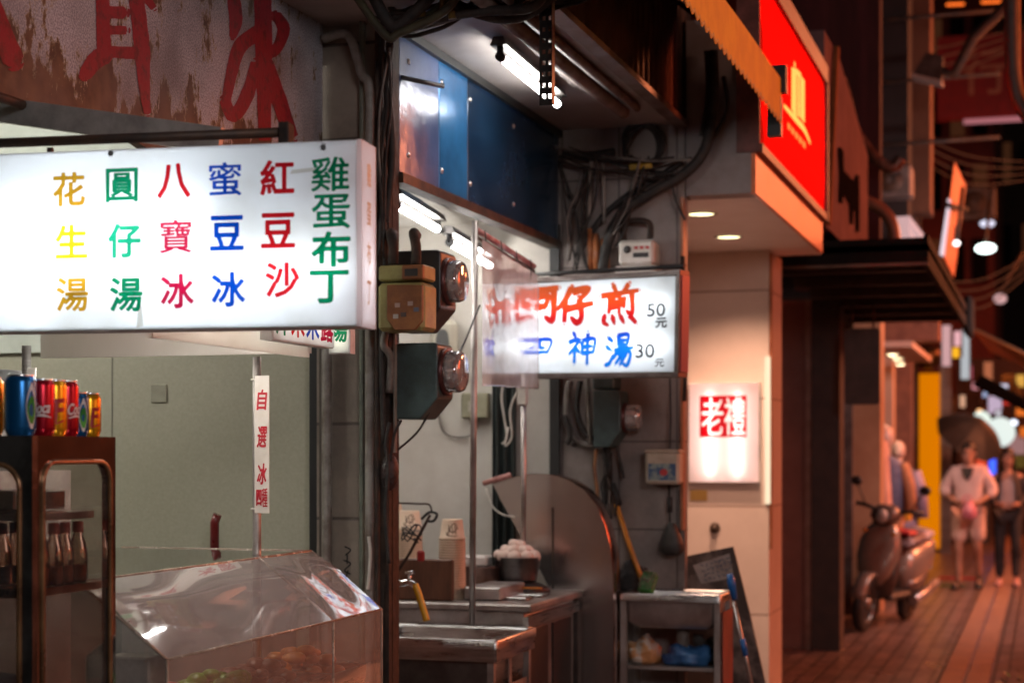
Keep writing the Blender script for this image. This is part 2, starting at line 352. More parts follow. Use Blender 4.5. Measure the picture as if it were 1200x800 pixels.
BR = {'蚵': [[(.05, .75), (.07, .47)], [(.05, .75), (.42, .79), (.38, .5)], [(.07, .5), (.4, .53)], [(.24, .96), (.22, .2)], [(.0, .17), (.42, .27)], [(.34, .33), (.47, .13)],
             [(.45, .85), (1.02, .93)], [(.53, .7), (.54, .4)], [(.53, .7), (.77, .73), (.73, .42)], [(.55, .43), (.74, .46)], [(.91, .88), (.9, .1), (.74, .16)]],
      '仔': [[(.38, .97), (.2, .62), (.0, .4)], [(.22, .62), (.2, .02)], [(.42, .86), (.86, .93), (.6, .62)], [(.6, .66), (.68, .2), (.56, .0), (.4, .14)], [(.28, .4), (1.0, .53)]],
      '煎': [[(.34, 1.), (.42, .84)], [(.74, 1.02), (.6, .84)], [(.02, .74), (1., .85)], [(.26, .7), (.23, .28)], [(.26, .69), (.5, .72), (.49, .27)], [(.27, .57), (.48, .58)], [(.27, .44), (.48, .45)], [(.62, .7), (.62, .4)], [(.82, .78), (.84, .28), (.7, .34)], [(.12, .22), (.1, .08), (.2, .0)], [(.33, .2), (.38, .04)], [(.54, .21), (.62, .06)], [(.76, .24), (.95, .02)]],
      '四': [[(.06, .76), (.12, .2)], [(.06, .78), (.95, .84), (.84, .22)], [(.12, .22), (.86, .26)], [(.4, .78), (.34, .55), (.24, .42)], [(.58, .8), (.6, .48), (.74, .46)]],
      '神': [[(.22, 1.), (.3, .86)], [(.03, .7), (.42, .78), (.05, .3)], [(.26, .55), (.25, .0)], [(.3, .5), (.44, .36)], [(.52, .75), (.54, .3)], [(.52, .75), (.97, .8), (.92, .34)], [(.54, .54), (.9, .57)], [(.55, .34), (.9, .37)], [(.73, 1.), (.71, -.04)]],
      '湯': [[(.08, .9), (.26, .76)], [(.02, .62), (.18, .5)], [(.02, .04), (.14, .1), (.28, .36)], [(.46, .96), (.46, .64)], [(.46, .95), (.82, .98), (.79, .66)], [(.47, .8), (.78, .81)], [(.47, .66), (.78, .67)], [(.3, .5), (1.02, .57)], [(.5, .52), (.26, .22)], [(.44, .4), (.9, .43), (.8, .02), (.64, .08)], [(.6, .38), (.36, .06)], [(.76, .4), (.52, .02)]]}
def brush(mb, fr, ch, a, b, wd, ht, wt=.1, c=.0015):     # lower left corner a, b
    polys = []
    for st in BR[ch]:
        n = len(st); polys += stroke(None, fr, [(a + p[0] * wd, b + p[1] * ht, wt * ht * (1.15 if i == 0 else (.75 if i == n - 1 else .95))) for i, p in enumerate(st)], c, .06)
    vs, fs = union_faces(polys, ht / 90); mb.add([fr(x, y, c) for x, y in vs], fs)

# ================================================================== THE SETTING: ground, walls, posts, roofs over the pavement
XF = -2.15; YW = 7.6
PAVE = tilemat('pavement_tiles', (.27, .18, .155), (.16, .11, .095), (.03, .018, .015), .125, .125, .3, .8, .6, offset=0, mort=.08)
MB().box((-9, -6, -.05), (.9, 60, 0)).build('pavement', PAVE, kind='structure')
ASPH = mat('asphalt', (.05, .048, .046), (.03, .03, .03), .75, 0, 14, .4)
MB().quad((-80, -80, -.14), (80, -80, -.14), (80, 160, -.14), (-80, 160, -.14)).build('ground', ASPH, kind='structure')
MB().box((.9, -6, -.14), (1.05, 60, .012)).build('kerb', CONC, kind='structure')
STRIP = mat('guide_strip', (.34, .2, .13), (.24, .14, .1), .5, 0, 5, .2)
m = MB()
for k in range(2): x = -.68 + k * .17; m.box((x, -2, .001), (x + .14, 50, .008))
m.build('guide_path', STRIP, kind='structure')
m = MB(); m.box((-.705, -2, .0015), (-.69, 50, .005)); m.box((-.345, -2, .0015), (-.33, 50, .005)); m.build('path_edge_line', mat('dark_grout', (.03, .022, .02)), kind='structure')

# ---- stall bay 1 : partition wall facing us, slab, floor
GREY = mat('grey_green_wall', (.43, .415, .315), (.36, .345, .255), .6, 0, 90, .12, lo=.3, hi=.7)
Y1 = 5.62
wall = MB().box((-6, Y1, 0), (-2.455, Y1 + .1, 1.926)).build('partition_wall', GREY, label='grey-green painted wall behind the dessert stall, with a blank switch plate', cat='wall')
sp = ay(187, 461, Y1); MB().box((sp.x - .033, Y1 - .008, sp.z - .034), (sp.x + .033, Y1 - .001, sp.z + .034), bev=.004).build('switch_plate', mat('plate_grey', (.36, .345, .26), rough=.5), wall)
for u in (131,): x = xat(u, Y1); MB().box((x, Y1 - .003, .2), (x + .004, Y1 - .0005, 1.92)).build('panel_joint', mat('joint_dark', (.24, .23, .18)), wall)
MB().box((-6, Y1 - .02, 1.9262), (-2.43, Y1 + .1, 2.9)).build('wall_header', mat('pale_header', (.62, .66, .58), (.5, .53, .46), .5, 0, 3), wall)
MB().box((-6.1, 1, 0), (-6, Y1, 3.2)).build('shop_side_wall', GREY, label='far inner side wall of the dessert shop', cat='wall')
MB().box((-6, 1.5, 2.9), (-2.42, Y1 + .1, 3.0)).build('shop_ceiling', PLASTER, kind='structure')
# dark door jamb right of that wall
MB().box((-2.49, Y1 - .06, 0), (-2.452, Y1 - .001, 2.3)).build('door_jamb', mat('jamb_black', (.02, .02, .02)), label='black door jamb at the edge of the grey-green wall', cat='door jamb')

# ---- tiled pier between the two shops
TILEP = tilemat('pier_tiles', (.3, .25, .2), (.25, .205, .165), (.1, .08, .065), .45, .33, .5, .3, .75, rot=(math.pi / 2, 0, 0), mort=.02, loc=(.1, .0, .12))
MB().box((-2.435, 5.5, 0), (-2.205, 5.62, 4.5)).build('tiled_pier', TILEP, label='grimy beige tiled pier between the two food stalls', cat='pier')
m = MB().box((-2.203, 5.5, 0), (-2.15, 5.56, 4.5)); m.box((-2.165, 5.47, .4), (-2.152, 5.4995, 3.0))
m.build('rusty_post', RUST, label='rusty dark steel post carrying the two electric meters', cat='post')

# ---- rusted shop fascia with red painted characters
m = bpy.data.materials.new('rusted_sheet'); m.use_nodes = True; n = m.node_tree.nodes; L = m.node_tree.links; b = n['Principled BSDF']
tc = n.new('ShaderNodeTexCoord'); sx = n.new('ShaderNodeSeparateXYZ'); L.new(tc.outputs['Object'], sx.inputs[0])
n1 = n.new('ShaderNodeTexNoise'); n1.inputs['Scale'].default_value = 7; n1.inputs['Detail'].default_value = 12; n1.inputs['Roughness'].default_value = .72
mp = n.new('ShaderNodeMapping'); mp.inputs['Scale'].default_value = (1, 1.5, .7); L.new(tc.outputs['Object'], mp.inputs[0]); L.new(mp.outputs[0], n1.inputs['Vector'])
mz = n.new('ShaderNodeMapRange'); mz.inputs[1].default_value = 0.; mz.inputs[2].default_value = .24; mz.inputs[3].default_value = .17; mz.inputs[4].default_value = -.01; L.new(sx.outputs[2], mz.inputs[0])
ad_ = n.new('ShaderNodeMath'); ad_.operation = 'ADD'; L.new(n1.outputs[0], ad_.inputs[0]); L.new(mz.outputs[0], ad_.inputs[1])
rp = n.new('ShaderNodeValToRGB'); e = rp.color_ramp.elements; e[0].position = .55; e[0].color = (0, 0, 0, 1); e[1].position = .57; e[1].color = (1, 1, 1, 1); L.new(ad_.outputs[0], rp.inputs[0])
rb = n.new('ShaderNodeValToRGB'); e = rb.color_ramp.elements; e[0].position = .535; e[0].color = (0, 0, 0, 1); e[1].position = .556; e[1].color = (1, 1, 1, 1); L.new(ad_.outputs[0], rb.inputs[0])
n2 = n.new('ShaderNodeTexNoise'); n2.inputs['Scale'].default_value = 190; n2.inputs['Detail'].default_value = 4; L.new(tc.outputs['Object'], n2.inputs['Vector'])
g = n.new('ShaderNodeValToRGB'); e = g.color_ramp.elements; e[0].position = .4; e[0].color = (.28, .27, .3, 1); e[1].position = .62; e[1].color = (.6, .59, .64, 1); L.new(n2.outputs[0], g.inputs[0])
n3 = n.new('ShaderNodeTexNoise'); n3.inputs['Scale'].default_value = 16; n3.inputs['Detail'].default_value = 8; L.new(tc.outputs['Object'], n3.inputs['Vector'])
r3 = n.new('ShaderNodeValToRGB'); e = r3.color_ramp.elements; e[0].position = .35; e[0].color = (.06, .032, .018, 1); e[1].position = .68; e[1].color = (.17, .1, .055, 1); L.new(n3.outputs[0], r3.inputs[0])
x1 = n.new('ShaderNodeMixRGB'); L.new(rb.outputs[0], x1.inputs[0]); L.new(g.outputs[0], x1.inputs[1]); x1.inputs[2].default_value = (.42, .33, .17, 1)
x2 = n.new('ShaderNodeMixRGB'); L.new(rp.outputs[0], x2.inputs[0]); L.new(x1.outputs[0], x2.inputs[1]); L.new(r3.outputs[0], x2.inputs[2]); n5 = n.new('ShaderNodeTexNoise'); n5.inputs['Scale'].default_value = 3.2; n5.inputs['Detail'].default_value = 7; L.new(tc.outputs['Object'], n5.inputs['Vector']); r5 = n.new('ShaderNodeMapRange'); r5.inputs[1].default_value = .42; r5.inputs[2].default_value = .68; r5.inputs[3].default_value = 0; r5.inputs[4].default_value = .6; L.new(n5.outputs[0], r5.inputs[0])
x3 = n.new('ShaderNodeMixRGB'); L.new(r5.outputs[0], x3.inputs[0]); L.new(x2.outputs[0], x3.inputs[1]); x3.inputs[2].default_value = (.1, .085, .08, 1)
L.new(x3.outputs[0], b.inputs['Base Color'])
b.inputs['Roughness'].default_value = .6; bp = n.new('ShaderNodeBump'); bp.inputs['Strength'].default_value = .5; bp.inputs['Distance'].default_value = .006; L.new(x2.outputs[0], bp.inputs['Height']); L.new(bp.outputs[0], b.inputs['Normal'])
RSHEET = m
XS = -2.4; ZS = 2.405
fas = thing('rusted_fascia', 'old rusted metal shop sign with big faded red brush characters, above the dessert stall', 'shop sign', (XS, 3.9, ZS))
m = MB()
pl = []; random.seed(3)
yy = 2.4
while yy < 5.46: pl.append((yy, ZS + random.uniform(-.012, .012) - (.0 if yy > 3.5 else .03))); yy += .09
poly = [V((XS, y, z)) for y, z in pl] + [V((XS, 5.47, ZS - .05)), V((XS, 5.47, 4.2)), V((XS, 2.4, 4.2))]
m.prism(poly, (0, 0, 0), (-.03, 0, 0)); m.build('rusted_sheet', RSHEET, fas)
ff = Fr((XS, 2.4, ZS), (0, 1, 0), (0, 0, 1)); k = 1 / 2.727
REDP = mat('faded_red_paint', (.27, .012, .024), (.12, .009, .012), .6, 0, 25, .3, lo=.35, hi=.5)
def fas_strokes(lst):
    mm = MB(); polys = []
    for st in lst: polys += stroke(None, None, [(X * k, -Y_ * k, W_ * k) for X, Y_, W_ in st], .002, .05)
    vs, fs = union_faces(polys, .8); mm.add([ff(*ff.px(x, -y), .002) for x, y in vs], fs)
    mm.build('painted_character', REDP, fas)
fas_strokes([[(330, -160, 44), (326, 0, 42), (330, 150, 46), (332, 185, 46)], [(330, -22, 42), (440, -24, 42)], [(345, 40, 38), (395, 42, 40)], [(345, 97, 28), (402, 98, 28)], [(325, 165, 36), (455, 172, 42)], [(425, -160, 46), (432, -20, 50), (442, 60, 50), (452, 160, 50), (460, 290, 34), (470, 364, 22)], [(338, 170, 56), (300, 198, 56), (270, 240, 44)], [(440, -40, 36), (490, 28, 20)]])
fas_strokes([[(835, -120, 50), (840, 100, 56), (842, 300, 46), (845, 450, 40)], [(738, -40, 36), (752, 60, 44), (742, 120, 22)], [(825, 105, 52), (765, 150, 46), (735, 250, 36), (718, 345, 26)], [(716, 320, 36), (745, 372, 40), (790, 300, 44), (815, 200, 30)], [(880, 50, 34), (905, 95, 40), (880, 160, 34), (845, 180, 26)], [(850, 200, 40), (890, 320, 50), (930, 440, 44)]])
fas_strokes([[(-60, -60, 60), (0, 90, 62), (42, 195, 70)]])
MB().tube([(XS + .03, 2.4, ZS - .012), (XS + .03, 3.75, ZS - .012)], .012).build('sheet_edge_rail', DARKM, fas)
m = MB(); f2 = Fr(ay(-60, 120, 3.6), (1, 0, -.18), (0, 0, 1)); m.box((0, -.03, -.02), (.75, .03, 0), lambda x, y, z: f2(x, y, z)); m.build('bare_rail', mat('zinc_rail', (.5, .52, .5), (.3, .31, .3), .4, .6), label='pale slanting metal rail under the rusted shop sign', cat='rail')

# ---- stall bay 2 : white end wall facing us, ceiling, blue shutter box, soffit
WALL2 = mat('stall_white_wall', (.56, .53, .48), (.44, .4, .35), .6, 0, 4, .15, lo=.3, hi=.7)
MB().box((-4.2, YW, 0), (-2.17, YW + .12, 3.0)).build('white_end_wall', WALL2, label='off-white inner end wall of the omelette stall', cat='wall')
MB().box((-4.3, 5.9, 0), (-4.2, YW + .1, 3.0)).build('stall_back_wall', WALL2, label='off-white back wall inside the omelette stall', cat='wall')
MB().box((-4.2, 5.63, 2.62), (XF - .06, YW, 2.7)).build('stall_ceiling', WHITEP, kind='structure')
MB().box((-4.2, 5.92, 0), (-2.45, 5.97, 2.62)).build('stall_inner_wall', WALL2, label='off-white inner wall behind the tiled pier', cat='wall')
TILEW = tilemat('grey_wall_tiles', (.33, .27, .25), (.28, .23, .21), (.12, .095, .085), .27, .4, .45, .3, .7, rot=(math.pi / 2, 0, 0), mort=.018)
MB().box((-2.168, YW, 0), (-1.556, YW + .06, 3.04)).build('tiled_end_wall', TILEW, label='stained grey tiled wall carrying meters and cables, beside the cream shop pillar', cat='wall')
DG = mat('dark_curtain', (.02, .03, .028), (.01, .014, .013), .7, 0, 6, .2, stretch=(8, 1, 1))
m = MB(); x0, x1 = xat(576, YW - .06), xat(604, YW - .06)
m.grid(lambda a, b: V((x0 + (x1 - x0) * a, YW - .05 + .018 * math.sin(a * 19), .3 + 2.1 * b)), 24, 2); m.build('dark_curtain', DG, label='narrow dark green curtain on the white end wall of the stall', cat='curtain')
x = xat(650, YW - .03); MB().box((x - .025, YW - .03, 0), (x + .02, YW - .001, 2.6)).build('black_door_post', mat('jamb_black'), label='black door post between the white and the tiled end wall', cat='door post')

BLUE = mat('blue_steel', (.03, .19, .44), (.02, .12, .3), .22, .25, 2.5, .5, rv=.1, bscale=3)
SHIN = mat('reflection_blue_sheet', (.09, .14, .3), (.05, .085, .2), .22, .1, 3, .6, rv=.06, bscale=6, spec=.3)  # same blue surface, with its reflected light put into a greyer colour
sh = thing('shutter_box', 'blue sheet metal shutter box over the omelette stall opening', 'shutter box', (XF, 6.5, 2.52))
ys = [5.56, 5.97, 6.30, 7.62]
for i in range(3): MB().box((XF - .1, ys[i] + .002, 2.528), (XF, ys[i + 1] - .002, 3.03), bev=.004).build('steel_panel', [SHIN, BLUE, mat('falloff_blue_steel', (.012, .05, .11), (.006, .025, .06), .24, .2, 3, .3, bscale=3)][i], sh, label=['bright polished first panel', None, 'last panel with the light falloff put into a darker blue'][i])  # last panel: falloff of the tube light put into a darker blue
MB().box((XF - .045, 5.563, 2.49), (XF + .015, 7.62, 2.526)).build('bottom_rail', DARKM, sh)
MB().box((XF - .02, 5.563, 3.004), (XF + .02, 7.62, 3.035)).build('top_rail', mat('jamb_black'), sh)
for y in (5.65, 6.0, 6.33, 6.9):
    for z in (2.6, 2.93): MB().lathe((XF, y, z), [(.0001, .006), (.009, .004), (.011, 0)], 10, 'x').build('bolt', STEEL, sh)
MB().bar((XF, 5.58, 2.86), (XF + .1, 5.74, 2.855), .008).build('hook_rod', BLACK, sh)
SOFF = mat('soffit_paint', (.46, .42, .4), (.33, .28, .26), .5, 0, 2.5, .2)
MB().box((XF - .3, 4.9, 3.037), (-1.58, YW, 3.1)).build('soffit', SOFF, kind='structure')
# pipes along the soffit
for x, r, z in ((-1.72, .028, 3.0), (-1.66, .016, 3.015)):
    MB().bar((x, 5.0, z), (x, 7.1, z), r).build('soffit_pipe', mat('painted_pipe', (.22, .17, .15), (.12, .08, .07), .7, spec=.2), label='thick dull conduit running under the soffit beside the fluorescent tube' if r > .02 else 'thin dull conduit at the outer edge of the soffit', cat='pipe')
BRS = mat('brown_corrugated', (.14, .07, .05), (.07, .035, .025), .5, .3, 5, .2)
m = MB(); m.grid(lambda a, b: V((-1.57 + .012 * math.sin(a * 2 * math.pi * 34), 4.6 + 3.2 * a, 3.04 + 1.5 * b)), 272, 1); m.build('corrugated_fascia', BRS, label='brown corrugated sheet fascia above the stall soffit', cat='fascia')
m = MB().box((-1.6, 4.6, 3.02), (-1.54, YW + .1, 3.045)); m.build('fascia_edge', mat('edge_steel', (.3, .24, .22), (.16, .1, .08), .45, .5), label='dull metal drip edge along the foot of the corrugated fascia', cat='edge trim')

# ---- orange awning
VALS = lambda y: 2.985 - .016 * abs(math.sin(math.pi * y / .085)) + .008
aw = thing('orange_awning', 'orange fabric awning with a scalloped valance above the stalls', 'awning', (-1.1, 6, 2.98))
ORF = mat('orange_canvas', (1, .48, .05), (.85, .36, .03), .8, 0, 6, .25)
m = MB(); Y0, YE = 4.3, 7.48; N = 444
def val(a, b):
    y = Y0 + (YE - Y0) * a; zz = VALS(y); return V((-1.1 + .0015 * math.sin(y * 5), y, zz + (3.18 - zz) * b))
m.grid(val, N, 1); m.build('valance', ORF, aw)
m = MB(); m.grid(lambda a, b: V((-1.1 + .0015 * math.sin((Y0 + (YE - Y0) * a) * 5), Y0 + (YE - Y0) * a, VALS(Y0 + (YE - Y0) * a) + .012 * b)) + V((.002, 0, .004)), N, 1); m.build('valance_piping', mat('yellow_piping', (.75, .42, .1), rough=.7), aw)
m = MB(); m.grid(lambda a, b: V((-1.105 - .46 * b, Y0 + (YE - Y0) * a, 3.18 + .42 * b + .01 * math.sin(a * 60))), 90, 2); m.build('awning_sheet', mat('awning_brown', (.16, .06, .025), (.1, .035, .015), .8), aw)
for y in (4.6, 6.0, 7.46): MB().tube([(-1.1, y, 3.17), (-1.56, y, 3.55)], .012).build('arm', DARKM, aw)
m = MB().box((-1.16, 7.44, 2.93), (-1.1, 7.5, 3.1)); m.box((-1.18, 7.45, 3.12), (-1.08, 7.52, 3.24)); m.build('end_bracket', BLACK, aw)

# ================================================================== light boxes
FACE = tmat('milky_plexi', (.9, .92, .95), .86, .05, .3, .22, 7)
INWH = mat('box_inside', (.85, .85, .85), rough=.7)
def lightbox(name, label, cat, fr, w_, h_, d_, tubes, face=FACE, body=None, frame=None, fw=.012, ts=9, tcol=(.95, 1, 1), group=None, tr=.0125, openend=False):
    t = thing(name, label, cat, fr(w_ / 2, 0, -d_ / 2), group)
    f = lambda x, y, z: fr(x, y, z)
    MB().box((.002, .002, -.003), (w_ - .002, h_ - .002, 0), f).build('lit_face', face, t)
    m = MB(); m.box((0, 0, -d_), (w_, h_, -d_ + .004), f); m.box((0, 0, -d_ + .004), (w_, .004, -.004), f); m.box((0, h_ - .004, -d_ + .004), (w_, h_, -.004), f)
    m.box((0, .004, -d_ + .004), (.004, h_ - .004, -.004), f)
    if not openend: m.box((w_ - .004, .004, -d_ + .004), (w_, h_ - .004, -.004), f)
    m.build('casing', body or INWH, t)
    tm = emat(name + '_tube', tcol, ts)
    for (a0, a1, b0, b1) in tubes: MB().bar(fr(a0, b0, -d_ * .55), fr(a1, b1, -d_ * .55), tr, 8).build('tube', tm, t)
    if frame:
        m = MB(); z0, z1 = -d_ - .006, .01
        m.box((-fw, -fw, z0), (w_ + fw, 0, z1), f); m.box((-fw, h_, z0), (w_ + fw, h_ + fw, z1), f); m.box((-fw, 0, z0), (0, h_, z1), f); m.box((w_, 0, z0), (w_ + fw, h_, z1), f)
        m.build('frame', frame, t, bevel=.002)
    return t
def film(name, c): return tmat(name, c, .9, .03, .3)
CG, CT, CR, CB, CY, CO, CC = film('film_green', (.0, .24, .1)), film('film_teal', (.01, .38, .2)), film('film_red', (.6, .005, .012)), film('film_blue', (.0, .06, .5)), film('film_yellow', (.72, .5, .01)), film('film_amber', (.58, .3, .01)), film('film_crimson', (.52, .005, .05))
# ---- big dessert menu sign
PR = ad(418, 383, 3.664); PR.z = 1.8215; PL = ad(-45, 389, 3.86)
f1 = Fr((PL.x, PL.y, 1.8215), (PR.x - PL.x, PR.y - PL.y, 0), (0, 0, 1)); W1 = V((PR.x - PL.x, PR.y - PL.y)).length
s1 = lightbox('menu_light_box', 'big white backlit menu sign with colourful Chinese dessert names, hanging over the drinks cabinet', 'sign', f1, W1, .4, .1,
              [(.06, W1 - .03, .13, .13), (.06, W1 * .62, .25, .25)], ts=9.5, tr=.013, openend=True)
MB().box((W1 + .001, .0, -.104), (W1 + .012, .4, .004), f1).build('end_cap', tmat('cap_white', (.9, .86, .88), .8, .03), s1)
m = MB()
for u in (130, 379): a, bb = f1.px(u, 180 if u < 200 else 173); m.lathe(f1(a, bb, .002), [(.0001, .004), (.006, .003), (.007, 0)], 10, 'y')
m.build('screw', BLACK, s1)
cols = [([('花', 81, 222, CO), ('生', 84, 283, CY), ('湯', 85, 345, CO)], .013), ([('圓', 143, 217, CG), ('仔', 146, 282, CT), ('湯', 148, 345, CG)], .016), ([('八', 204, 212, CR), ('寶', 206, 277, CC), ('冰', 208, 341, CC)], .016),
        ([('蜜', 264, 210, CB), ('豆', 266, 273, CB), ('冰', 268, 339, CB)], .016), ([('紅', 325, 208, CR), ('豆', 326, 270, CR), ('沙', 331, 328, CR)], .016), ([('雞', 387, 204, CG), ('蛋', 388, 248, CG), ('布', 388, 292, CG), ('丁', 386, 336, CG)], .022)]
for cs, bd in cols:
    bym = {}
    for ch, u, v, mt_ in cs:
        a, bb = f1.px(u, v); mm = bym.setdefault(mt_.name, (MB(), mt_))[0]
        put_text(mm, f1, ch, a, bb, .072 if ch != '丁' else .067, {'寶': .012, '圓': .02, '蜜': .012, '雞': .014, '蛋': .016}.get(ch, .03 if bd > .014 else .024) + .004 * (bd > .02), .001, fitw=.074 if ch not in '雞蛋布丁' else .084)
    for mm, mt_ in bym.values(): mm.build('lettering', mt_, s1)
m = MB(); fe = Fr(f1(W1 + .012, 0, .004), f1(0, 0, -1) - f1(0, 0, 0), (0, 0, 1))
for i, ch in enumerate('雞蛋布丁'): put_text(m, fe, ch, .052, .33 - i * .085, .05, .02, .001, fitw=.03)
m.build('lettering', mat('faded_letter', (.72, .58, .4), rough=.5), s1, label='faded yellow characters on the end of the sign')
tp = tmat('old_tape', (.78, .76, .7), .85, .12, .2)
for (ua, va, ub_, vb) in ((75, 340, 102, 352), (160, 358, 168, 384), (36, 318, 60, 346), (340, 196, 372, 204)):
    (a, b), (a2, b2) = f1.px(ua, vb), f1.px(ub_, va); sk_ = .004
    MB().quad(f1(a, b, .0006), f1(a2, b + sk_, .0006), f1(a2 - sk_, b2, .0006), f1(a + sk_, b2 - sk_, .0006)).build('tape_patch', tp, s1)
# hanging bar and brackets
hb = thing('hanging_bar', 'dark steel bar with clamp from which the menu sign hangs', 'bar', f1(W1 / 2, .47, -.05))
e1 = f1.px(330, 152); MB().bar(f1(-.2, e1[1] + .003, -.03), f1(e1[0], e1[1], -.03), .011).build('tube', DARKM, hb)
MB().box((e1[0] - .012, e1[1] - .03, -.05), (e1[0] + .012, e1[1] + .02, -.01), f1, bev=.003).build('clamp', RUST, hb)
for a in (.2, e1[0]): MB().box((a - .006, .402, -.04), (a + .006, e1[1] - .012, -.03), f1).build('hanger_strap', DARKM, hb)

# ---- canopy over the dessert stall with its tube, and the small second sign
cn = thing('stall_canopy', 'white sheet canopy over the dessert stall with a metal edge', 'canopy', (-2.4, 3.9, 1.78))
cw = mat('canopy_white', (.66, .63, .6), (.5, .46, .42), .45, 0, 3, .1)
MB().box((-2.9, 3.6, 1.93), (-2.03, 4.5, 1.945)).build('canopy_sheet', cw, cn)
m = MB(); m.box((-2.03, 3.6, 1.822), (-2.015, 4.5, 1.945)); m.box((-2.9, 4.5, 1.835), (-2.015, 4.515, 1.945)); m.build('edge_trim', tmat('canopy_plexi', (.85, .82, .77), .75, .04, .3, .2, 5), cn)
MB().bar((-2.3, 3.66, 1.905), (-2.3, 4.4, 1.905), .012).build('fluorescent_tube', emat('tube_dim', (1, .98, .92), 58), cn)
f5 = Fr((-1.972, 4.17, 1.852), (0, 1, 0), (0, 0, 1)); W5 = .41
s5 = lightbox('small_menu_sign', 'small white lit menu strip on the canopy edge, half hidden behind the big menu sign', 'sign', f5, W5, .12, .04, [(.02, W5 - .02, .06, .06)], ts=5, tcol=(1, .95, .8), tr=.006)
for i, (ch, mt_) in enumerate((('汁', CG), ('米', CR), ('米', CB), ('露', CC))):
    m = MB(); put_text(m, f5, ch, .055 + i * .1, .06, .085, .03, .001, fitw=.085); m.build('lettering', mt_, s5)
f5b = Fr((-2.0, 4.6, 1.838), (1, 0, 0), (0, 0, 1))
s5b = lightbox('corner_menu_sign', 'tiny lit sign with one green character at the far corner of the canopy', 'sign', f5b, .068, .14, .04, [(.034, .034, .02, .12)], ts=5, tcol=(1, .93, .7), tr=.006)
m = MB(); put_text(m, f5b, '湯', .034, .07, .07, .03, .001, fitw=.05); m.build('lettering', CG, s5b)
t = thing('added_ceiling_lamp', 'unseen fluorescent lamp added to light the inside of the dessert shop', 'ceiling lamp', (-4.0, 4.4, 2.84)); MB().box((-4.6, 4.34, 2.82), (-3.4, 4.46, 2.9)).build('batten', WHITEP, t); MB().bar((-4.6, 4.4, 2.79), (-3.4, 4.4, 2.79), .016).build('tube', emat('added_shop_tube', (1, .99, .92), 125), t)  # unseen lamp, added to light the inside of the dessert shop
# posts of the dessert stall
for nm, u, Y, lb in (('stall_post', 301, 4.56, 'dark steel post of the dessert stall carrying the vertical banner'), ('stall_post', 31, 3.9, 'short bright steel post at the left behind the drink cans')):
    x = xat(u, Y); MB().bar((x, Y, .8 if u > 100 else 1.3), (x, Y, 1.83), .0125).build(nm, STEEL2 if u > 100 else STEEL, label=lb, cat='post')
# vertical banner
bt, bb_ = ay(308, 440, 4.53), ay(306, 601, 4.53); wbn = .046
fb = Fr((bb_.x - wbn / 2, 4.535, bb_.z), (1, 0, 0), (bt.x - bb_.x, 0, bt.z - bb_.z)); hB = (bt - bb_).length
bn = thing('vertical_banner', 'narrow white vertical strip banner with four lines of red characters, tied to the stall post', 'banner', fb(0, 0, 0))
MB().box((0, 0, -.002), (wbn, hB, 0), fb).build('strip', mat('banner_white', (.72, .66, .6), (.62, .55, .48), .5, 0, 9), bn)
for i, ch in enumerate('自選冰'):
    m = MB(); put_text(m, fb, ch, wbn * .52, hB - .07 - i * .108, (.06 if i else .058), .02, .001, fitw=.028, shear=.08); m.build('lettering', mat('banner_red', (.5, .01, .025)), bn)
m = MB(); put_text(m, fb, '四', wbn * .3, .045, .045, .03, .001, fitw=.015); put_text(m, fb, '種', wbn * .7, .045, .055, .008, .001, fitw=.018); m.build('lettering', mat('banner_red'), bn)
for z in (.012, hB - .012): MB().bar(fb(-.014, z, -.004), fb(.012, z, -.004), .003).build('tie', WHITEP, bn)

# ================================================================== DESSERT STALL: counter, case, cabinet, cans
cz = .78
ct = thing('stall_counter', 'stainless counter cart of the dessert stall under the clear case', 'counter', (-2.3, 4.0, 0))
MB().box((-2.9, 2.9, cz - .04), (-1.86, 4.8, cz), bev=.006).build('counter_top', STEEL, ct)
MB().box((-2.85, 2.95, .12), (-1.9, 4.75, cz - .042)).build('counter_body', STEEL2, ct)
for x, y in ((-2.8, 3.0), (-1.95, 3.0), (-2.8, 4.7), (-1.95, 4.7)): MB().bar((x, y, 0), (x, y, .12), .02).build('leg', STEEL2, ct)
ACR = glassmat('clear_acrylic', (.94, .92, .91), .07, .03, .2, (.75, .68, .64), .15, 2, hv=.25)
LID = glassmat('lid_acrylic', (.95, .93, .92), .26, .05, .38, (.85, .8, .77), .16, 1.6, hv=.15)
EDG = mat('acrylic_edge', (.62, .52, .42), (.45, .33, .25), .25, 0, 20, trans=.3)
xs, ys0, ysm, ys1, zt, zf, xr, xb = -1.9, 3.46, 4.45, 4.77, 1.252, 1.081, -2.13, -2.78
gc = thing('acrylic_case', 'clear acrylic food case with a sloped lid reflecting the lights', 'food case', ((xs + xb) / 2, 4.1, cz))
nC = ax(389, 727, xs); nG = ax(305, 654, xr); ysm = (nC.y + nG.y) / 2
def sheet(p, nm='clear_sheet', mt_=None, t=.003):
    a, b_, c = V(p[0]), V(p[1]), V(p[2]); nn = (b_ - a).cross(c - a).normalized() * t
    return MB().add([V(q) for q in p], [list(range(len(p)))]).build(nm, mt_ or ACR, gc)
def lid(y0, y1):      # the lid is slightly bent near its upper edge
    def fn(a, b):
        x = xr + (xs - xr) * b; z = zt + (zf - zt) * b + .012 * math.sin(math.pi * b) * (1 if b < .5 else .6) + .004 * math.sin(a * 9) * math.sin(math.pi * b); return V((x, y0 + (y1 - y0) * a, z))
    return MB().grid(fn, 24, 12).build('lid', LID, gc)
lid(ys0, ysm - .003); lid(ysm + .003, ys1)
sheet([(xr, ys0, zt), (xb, ys0, zt), (xb, ys1, zt), (xr, ys1, zt)], 'top_sheet')
sheet([(xs, ys0, cz), (xs, ys1, cz), (xs, ys1, zf), (xs, ys0, zf)], 'front_sheet')
